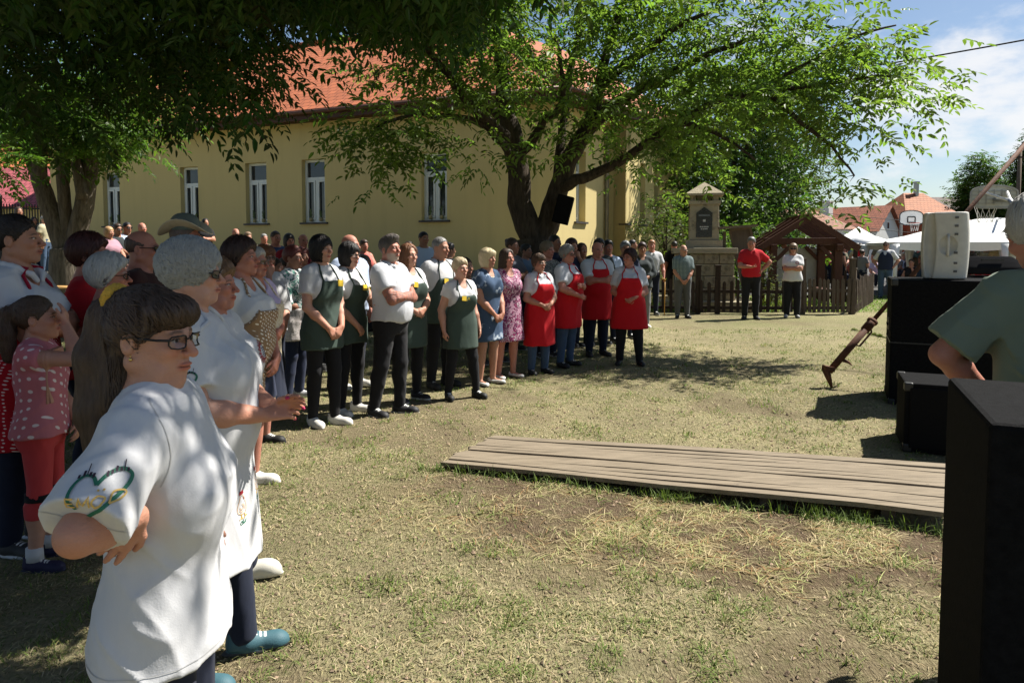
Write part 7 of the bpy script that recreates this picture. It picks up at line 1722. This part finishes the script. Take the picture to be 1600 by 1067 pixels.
def round_logo(i):
    s = i['s']; o = (.085*s, 0, 1.235*s); st = []
    for k in range(16):
        a = k*PI/8; st.append((.014, [(.036*math.cos(a), .036*math.sin(a)), (.036*math.cos(a+.3), .036*math.sin(a+.3))])); st.append((.007, [(.044*math.cos(a), .044*math.sin(a)), (.052*math.cos(a+.15), .052*math.sin(a+.15))]))
    g = decal(i['parts']['top'], i['root'], 'emblem', o, (0, 1, 0), (1, 0, 0), (0, 0, 1), st, THR_R, .01)
    decal(i['parts']['top'], g, 'lettering', o, (0, 1, 0), (1, 0, 0), (0, 0, 1), [[(-.018+.012*((k*7) % 3)*.3, .016-.009*k), (.018-.010*((k*5) % 2)*.4, .016-.009*k)] for k in range(5)], THR_K, .0035)
person('brown haired woman in white tee with a round red wreath emblem on the chest', at_(335, 3.05, 1.3), 3.05, 66, 1.49, sex='f', fat=.5, old=1, bust=1.2, skin=RUDDY, hair=(.15, .085, .045), hs='short', vol=.012, strands=1500, top=('tee', WT, dict(sl=.7, loose=.02)), bottom=('trousers', DDEN, .014), arms=('side', 'side'), head=(0, 0, 0), shoes=('clog', (.55, .53, .46), (.50, .48, .42)), res=.0055, z0=0, extra=round_logo, stance=((.12, -.10), (-.10, .05)))
person('woman with dark brown hair in brown white dotted apron over white tee', at_(378, 4.35, 1.4), 4.35, 58, 1.60, sex='f', fat=.4, bust=1.1, skin=RUDDY, hair=(.035, .018, .014), hs='short', vol=.016, strands=1200, top=('tee', WT, dict(sl=.65, v=.4)), bottom=('skirt', NAVY, .62), apron=(DOTB, dict(hem=.52, bib=1.24, w=.12)), arms=('low', 'side'), head=(8, -3, 0), smile=.7, shoes=SN_W, res=.007, z0=0)
person('woman in lilac blouse and glasses wearing a cream print apron', at_(398, 5.3, 1.4), 5.3, 50, 1.55, sex='f', fat=.4, old=1, bust=1.0, skin=RUDDY, hair=(.30, .28, .26), hs='short', top=('blouse', LILAC, dict(sl=.85, v=.6)), bottom=('skirt', DDEN, .42), apron=(CREAMFL, dict(hem=.56, bib=1.24, w=.12)), arms=('clasp', 'clasp'), head=(8, 0, 0), glass=(RIMG,), smile=.6, shoes=SN_D, necklace=PEARL, res=.008, z0=0)
person('reddish haired woman in white jacket with her hand at her mouth', at_(414, 6.2, 1.4), 6.2, 32, 1.57, sex='f', fat=.3, skin=FAIR, hair=(.20, .085, .04), hs='bob', vol=.006, fringe=1, strands=600, top=('jacket', WT, dict(sl=1.2)), bottom=('trousers', DDEN), arms=('low', 'chin'), glass=(RIMG,), res=.009, z0=0)
person('woman in tropical leaf print blouse with red flower skirt part', at_(458, 7.0, 1.3), 7.0, 60, 1.56, sex='f', fat=.5, skin=DARKT, hair=H_RED, hs='short', vol=.01, top=('blouse', LEAFP, dict(sl=1.2, hem=1.02, loose=.03)), bottom=('trousers', NAVY), apron=(REDFL, dict(hem=.68, bib=1.04, w=.3)), arms=('clasp', 'clasp'), shoes=('sneaker', (.3, .3, .31), (.5, .5, .48)), res=.010, z0=0)
person('dark haired woman half hidden behind the curly grey haired woman', at_(330, 4.9, 1.4), 4.9, 60, 1.53, sex='f', fat=.3, skin=RUDDY, hair=H_BLK, hs='bob', top=('tee', CHAR), bottom=('trousers', DDEN), res=.009, z0=0)
def girl_extra(i):
    s = i['s']; mb = MB()
    for sx in (-1, 1):
        k = i['an'][sx]; hp = np.array([sx*.088, 0, .90]); kn = (hp+k)/2; c = kn*.93+np.array([0, -.018, .02])
        mb = MB(); mb.tube([tuple((c+np.array([0, 0, -.022]))*s), tuple((c+np.array([0, 0, .022]))*s)], .084*s, 14); mb.build('knee_band', BLKC, i['root'], True)
        mb = MB(); mb.tube([tuple((k+np.array([0, 0, -.01]))*s), tuple((k+np.array([0, 0, .075]))*s)], [.05*s, .047*s], 12); mb.build('sock', WT, i['root'], True)
person('girl in pink dotted top and coral leggings shading her eyes with her hand', at_(62, 3.3, 1.0), 3.3, 72, 1.30, sex='f', fat=.15, bust=.05, skin=FAIR, hair=(.07, .045, .03), hs='pony', strands=900, headk=1.12, top=('tee', DOTP, dict(sl=.22, hem=.86, loose=.02, flare=.15)), bottom=('capri', PKT, .006, .004), arms=('low', dict(w=(-.06, -.17, 1.55), pole=(-.5, -.6, -1), hd=(.35, .1, .9), pn=(.2, 1, .2), thumb=(-1, 0, 0), curl=.5)), head=(6, -4, 0), shoes=('sneaker', (.02, .018, .05), (.05, .05, .08)), res=.006, z0=0, extra=girl_extra)
def watch(i):
    s = i['s']; a, b = i['el'][-1], i['wr'][-1]; p = b*.86+a*.14; d = nrm(b-a); mb = MB(); mb.tube([tuple((p-d*.012)*s), tuple((p+d*.012)*s)], .036*s, 14); w = mb.build('watch_strap', mat('watch_gold', (.35, .25, .12), .35, metal=.7), i['root'], True)
person('person in orange red tee with a wrist watch cut off by the left edge', -2.42, 2.75, 84, 1.62, sex='f', fat=.5, skin=RUDDY, hair=H_BRN, hs='short', top=('tee', ORNG, dict(sl=.7)), bottom=('trousers', DDEN), arms=('low', 'clasp'), shoes=('sneaker', (.35, .34, .32), (.45, .45, .43)), res=.006, z0=0, extra=watch)
def curly_extra(i):
    s = i['s']; sh, el = i['sh'][-1], i['el'][-1]; m = (sh*.45+el*.55)*s; ob = i['parts']['top']
    heart_logo(ob, i['root'], (0, m[1]-.012, m[2]), (1, 0, 0), (0, -1, 0), (0, 0, 1), .040)
    a = i['parts']['apron']; chicken(a, i['root'], (-.115*s, 0, .71*s), (0, 1, 0), (1, 0, 0), (0, 0, 1), .055); chicken(a, i['root'], (.05*s, 0, .75*s), (0, 1, 0), (1, 0, 0), (0, 0, 1), .055)
person('woman with big curly grey hair in white tee and white chicken embroidered apron', at_(268, 2.42, 1.3)+.075, 2.42, 72, 1.57, sex='f', fat=.6, old=1, bust=1.3, hfat=.5, skin=FAIR, hair=(.33, .33, .315), hs='puff', vol=.018, strands=5200, ssteps=6, sstep=.011, sw=.0020, top=('tee', WT, dict(sl=.72, loose=.02)), bottom=('trousers', DDEN, .012), apron=(WT, dict(hem=.47, bib=1.06, w=.24, flare=.10)), nails=(.50, .03, .12),
    arms=(dict(w=(.0, -.30, 1.06), pole=(1, .6, -.8), hd=(-.25, -.85, .35), pn=(-.7, .1, -.5), thumb=(-.3, 0, 1), curl=.5), dict(w=(-.06, -.27, 1.045), pole=(-1, .7, -.8), hd=(.30, -.90, .15), pn=(.7, .2, -.6), thumb=(.3, 0, 1), curl=.65)), head=(2, 2, 0), shoes=('sneaker', (.045, .11, .135), (.04, .04, .04)), res=.0046, z0=0, headk=.92, extra=curly_extra, stance=((.13, -.14), (-.10, .0)), glass=(RIMK, SUNL))
FGX, FGY, FGH, FGA = -.765, 1.48, 1.472, 74
def FGP(u, v, Y):
    """a point of the scene in the near woman's own unscaled frame"""
    q = at(u, v, Y)-Vector((FGX, FGY, 0)); a = R(FGA)-math.atan2(FGX, FGY); m = Matrix.Rotation(-a, 3, 'Z') @ q; return tuple(m/(FGH/1.70))
def fg_extra(i):
    s = i['s']; T = lambda p: tuple((i['c']+i['Rm'] @ (np.array(p)*i['hk']))*s); rd = random.Random(2)
    g = np.random.default_rng(3)
    def tie(x, y, z):
        x, y, z = i['tohead'](x, y, z); q = np.sqrt(x*x+(z-.088)**2); d = np.sqrt((q-.030)**2+(y-.112)**2)-.019; return d+.004*np.sin(x*300+2*np.sin(y*200))*np.sin(z*310)*np.sin(y*290+1)
    c = i['c']; obj('hair_tie', sdf_mesh('hair_tie', [('u', (c-.2).astype(np.float32), (c+.2).astype(np.float32), tie, 0)], .0035, mat('yellow_terry', (.62, .36, .05), .95, .2, 40, .8, 200), s), i['root'])
    mb = MB(); mb.lathe([(.001, -.004), (.0045, 0), (.001, .005)], T((-.080, .004, -.043)), 8); mb.tube([T((-.080, .006, -.030)), T((-.080, .004, -.040))], .0012, 5); mb.build('earring', mat('gold', (.6, .42, .15), .25, metal=1.0), i['root'], True)
    sh, el = i['sh'][-1], i['el'][-1]; m = (sh*.48+el*.52)*s
    tp, S_ = i['parts']['top'], mat('seam_thread', (.42, .42, .42), .9)
    hz = .80*s+.022; decal(tp, i['root'], 'hem_stitch', (0, 0, hz), (1, 0, 0), (0, -1, 0), (0, 0, 1), [[(-.22, 0), (.22, 0)]], S_, .0022, .0012)
    dv = nrm(el-sh); e1 = (sh+(el-sh)*.83)*s; pv = np.array([0, -dv[2], dv[1]]); pv = nrm(pv)
    decal(tp, i['root'], 'cuff_stitch', tuple((0, e1[1], e1[2])), (1, 0, 0), tuple(pv), (0, 0, 1), [[(-.14, 0), (.14, 0)]], S_, .0022, .0012)
    a0 = sh*s; decal(tp, i['root'], 'armhole_seam', (0, a0[1], a0[2]), (1, 0, 0), (0, -1, 0), (0, 0, 1), [smooth([(.02, .075), (.055, .03), (.066, -.03), (.05, -.09), (.015, -.13)])], S_, .0026, .0012)
    heart_logo(i['parts']['top'], i['root'], (0, m[1]-.012, m[2]+.010), (1, 0, 0), (0, -1, .0), (0, 0, 1), .042)
person('woman in glasses and white tee with brown ponytail tied by yellow scrunchie in front', FGX, FGY, FGA, FGH, sex='f', fat=.07, old=1, bust=.75, bustz=-.06, hfat=.35, nose=1.05, skin=(.47, .27, .19), hair=(.058, .036, .024), hs='grand', strands=5200, ssteps=9, sstep=.026, sw=.0021, top=('tee', WT, dict(sl=.92, hem=.80, loose=.023, si=.030, flare=.12, fold=.0062, fs=1.4)), bottom=('trousers', DDEN, .005),
    arms=('hip', dict(w=FGP(212, 806, 1.285), e=FGP(122, 836, 1.17), pole=(-.80, .50, -.30), hd=(.10, .50, -.62), pn=(1, .1, .1), thumb=(.25, -1, -.15), curl=.35)), head=(-20, 4, 0), hoff=(0, .030, -.012), lean=.0, glass=(RIMK, glass_mat('lens_clear')), res=.0042, z0=0, extra=fg_extra, headk=.975, eye=.0042)
# ------------------------------------------------------------------ man at the loudspeakers
person('broad man in sage green tee seen from behind among the loudspeakers', at_(1664, 2.40, 1.5), 2.40, 192, 1.73, sex='m', fat=.22, hfat=.6, hoff=(.085, .02, .0), skin=RUDDY, hair=(.36, .35, .33), hs='short', strands=1600, top=('tee', GT, dict(sl=.85, loose=.022, si=.030, fold=.009, fs=1.2)), bottom=('trousers', DDEN), arms=(dict(w=(.20, -.12, .99), pole=(1, .55, 0), hd=(0, -.5, -.8), pn=(-1, 0, 0)), 'pocket'), head=(-14, 4, 0), res=.0055, z0=0)
# ------------------------------------------------------------------ visitors under the tents
def visitors():
    rd = random.Random(19); tops = [('pink', CORAL), ('red', REDT), ('white', WT), ('black', BLKC), ('navy', NAVY), ('pale blue', LBL), ('dark red', DRED), ('beige', BEIGE), ('grey', LGREY), ('teal', TEAL), ('lilac', LILAC), ('olive', OLIVE)]
    hairs = [('black', H_BLK), ('brown', H_BRN), ('grey', H_GRY), ('fair', (.3, .2, .1)), ('auburn', H_AUB)]; combos = [(a, b, c) for a in tops for b in hairs for c in ('long', 'short')]; rd.shuffle(combos); n = 0
    def put(u, Y, sit, where):
        nonlocal n
        t, h, l = combos[n % len(combos)]; n += 1; hs = 'long' if l == 'long' else 'short'
        person(f'distant visitor in {t[0]} top with {l} {h[0]} hair {"seated" if sit else "standing"} {where}', X_at(u, Y, 1.2), Y, rd.uniform(-60, 100), rd.uniform(1.58, 1.80)*(1.0), sex='f' if l == 'long' else rd.choice('mf'), fat=rd.uniform(.1, .5), bust=.4, skin=rd.choice((TAN, FAIR, RUDDY)), hair=h[1], hs=hs, sit=sit, top=('tee', t[1], dict(sl=.7)), bottom=('trousers', DDEN), arms=('lap', 'lap') if sit else rd.choice((('side', 'side'), ('clasp', 'clasp'), ('hip', 'side'))), res=.026, z0=0, group='festival visitors beyond the garden', shoes=SN_D if not sit else None)
    for k in range(22): put(rd.uniform(1284, 1350), rd.uniform(27, 38), rd.random() < .35, 'left of the marquee')
    for k in range(22): put(rd.uniform(1356, 1446), rd.uniform(25, 33), rd.random() < .7, 'under the left marquee')
    for k in range(26): put(rd.uniform(1500, 1606), rd.uniform(20, 32), rd.random() < .7, 'under the right marquee')
    def near(lab, u, Y, **k): person(lab, X_at(u, Y, 1.1), Y, k.pop('yaw', 20), k.pop('H', 1.66), z0=0, res=.018, group='festival visitors beyond the garden', **k)
    near('woman with long black hair in a black dress by the garden posts', 1312, 25.5, yaw=150, hs='long', hair=H_BLK, skin=TAN, top=('dress', BLKC, dict(hem=.55, sl=.2)), arms=('side', 'side'))
    near('woman in grey tee with hair tied back behind the fence corner', 1347, 22.6, H=1.5, yaw=150, hs='updo', hair=H_BRN, skin=TAN, top=('tee', LGREY), bottom=('trousers', DDEN), arms=('clasp', 'clasp'))
    near('man in red tee among the visitors left of the marquee', 1344, 28, H=1.75, yaw=160, sex='m', hs='crop', hair=H_BRN, skin=RUDDY, top=('tee', REDT), bottom=('trousers', DDEN), arms=('side', 'side'))
    near('woman in black top resting her chin on her hands at a tent table', 1424, 21.5, H=1.66, yaw=-10, sit=True, hs='updo', hair=H_BRN, skin=TAN, top=('tee', BLKC, dict(sl=.2)), bottom=('trousers', DDEN), arms=('chin', 'lap'))
    near('long haired woman in denim shirt turned away under the marquee', 1430, 23.0, H=1.7, yaw=170, sit=True, hs='long', hair=(.05, .025, .018), skin=TAN, top=('tee', DEN, dict(sl=1.5)), bottom=('trousers', DDEN), arms=('lap', 'lap'))
visitors()
# ------------------------------------------------------------------ light, sky, camera
def world():
    w = bpy.data.worlds.new('World'); SC.world = w; w.use_nodes = True; t = w.node_tree; n = t.nodes; l = t.links; bg = n['Background']
    sky = n.new('ShaderNodeTexSky'); sky.sky_type = 'NISHITA'; sky.sun_disc = False; sky.sun_elevation = R(52); sky.sun_rotation = math.atan2(SUN.x, SUN.y); sky.air_density = 1.0; sky.dust_density = .6; sky.ozone_density = 1.6
    tc = n.new('ShaderNodeTexCoord'); sep = n.new('ShaderNodeSeparateXYZ'); l.new(tc.outputs['Generated'], sep.inputs[0])
    def M(op, a, b=0.0, c=0.0):
        k = n.new('ShaderNodeMath'); k.operation = op
        for s, v in zip(k.inputs, (a, b, c)):
            if hasattr(v, 'node'): l.new(v, s)
            else: s.default_value = v
        return k.outputs[0]
    def noise(scale, detail, rough, vec, st=(1, 1, 1)):
        mp = n.new('ShaderNodeMapping'); mp.inputs['Scale'].default_value = st; l.new(vec, mp.inputs[0]); k = n.new('ShaderNodeTexNoise'); k.inputs['Scale'].default_value = scale; k.inputs['Detail'].default_value = detail; k.inputs['Roughness'].default_value = rough; l.new(mp.outputs[0], k.inputs['Vector']); return k.outputs['Fac']
    big = noise(7, 7, .6, tc.outputs['Generated'], (1, 1, 2.2)); wisp = noise(4.2, 6, .62, tc.outputs['Generated'], (1, 1, 2.6))
    tot = None
    for (u, v, r, wgt) in ((1560, 125, .20, 1.0), (1500, 165, .12, .7), (1620, 165, .16, 1.0), (1380, 150, .10, .6), (1150, 130, .16, .55), (1390, 60, .09, .45), (1330, 330, .14, .35), (1500, 230, .10, .25)):
        d = ray(u, v).normalized(); vd = n.new('ShaderNodeVectorMath'); vd.operation = 'DISTANCE'; l.new(tc.outputs['Generated'], vd.inputs[0]); vd.inputs[1].default_value = d
        q = M('MULTIPLY', M('SUBTRACT', 1.0, M('DIVIDE', vd.outputs['Value'], r)), wgt); q = M('MAXIMUM', q, 0.0); tot = q if tot is None else M('MAXIMUM', tot, q)
    f = M('ADD', M('MULTIPLY', tot, .62), M('MULTIPLY', M('SUBTRACT', big, .52), 1.9)); f = M('MULTIPLY', f, M('GREATER_THAN', tot, .0)); 
    cl = n.new('ShaderNodeMapRange'); cl.interpolation_type = 'SMOOTHSTEP'; l.new(f, cl.inputs[0]); cl.inputs[1].default_value = .12; cl.inputs[2].default_value = .60; cl.inputs[4].default_value = .85
    wf = n.new('ShaderNodeMapRange'); wf.interpolation_type = 'SMOOTHSTEP'; l.new(wisp, wf.inputs[0]); wf.inputs[1].default_value = .52; wf.inputs[2].default_value = .80; wf.inputs[4].default_value = .22
    fac = M('MULTIPLY', M('MAXIMUM', cl.outputs[0], wf.outputs[0]), M('GREATER_THAN', sep.outputs[2], 0.0))
    mx = n.new('ShaderNodeMix'); mx.data_type = 'RGBA'; l.new(fac, mx.inputs[0]); l.new(sky.outputs[0], mx.inputs[6]); mx.inputs[7].default_value = (CLOUD, CLOUD, CLOUD*1.01, 1)
    l.new(mx.outputs[2], bg.inputs[0]); bg.inputs[1].default_value = SKYS
CLOUD = 8.5; SKYS = .05
world()
sl = bpy.data.lights.new('sun', 'SUN'); sl.energy = 5.0; sl.angle = R(.53); sl.color = (1.0, .955, .87)
so = bpy.data.objects.new('sun', sl); link(so); so.rotation_euler = Vector(SUN).to_track_quat('Z', 'Y').to_euler(); so.location = (10, 5, 20)
cam = bpy.data.cameras.new('camera'); co = bpy.data.objects.new('camera', cam); link(co); co.location = (0, 0, CH); co.rotation_euler = (PI/2-PIT, 0, 0)
cam.shift_y = -(533.5-CY)/1600; cam.sensor_width = 36; cam.lens = 36*FPX/1600; cam.clip_end = 3000; cam.clip_start = .05; SC.camera = co
SC.view_settings.view_transform = 'Standard'; SC.view_settings.look = 'None'; SC.view_settings.exposure = 1.2; SC.view_settings.gamma = 1
SC.cycles.max_bounces = 6; SC.cycles.transparent_max_bounces = 12
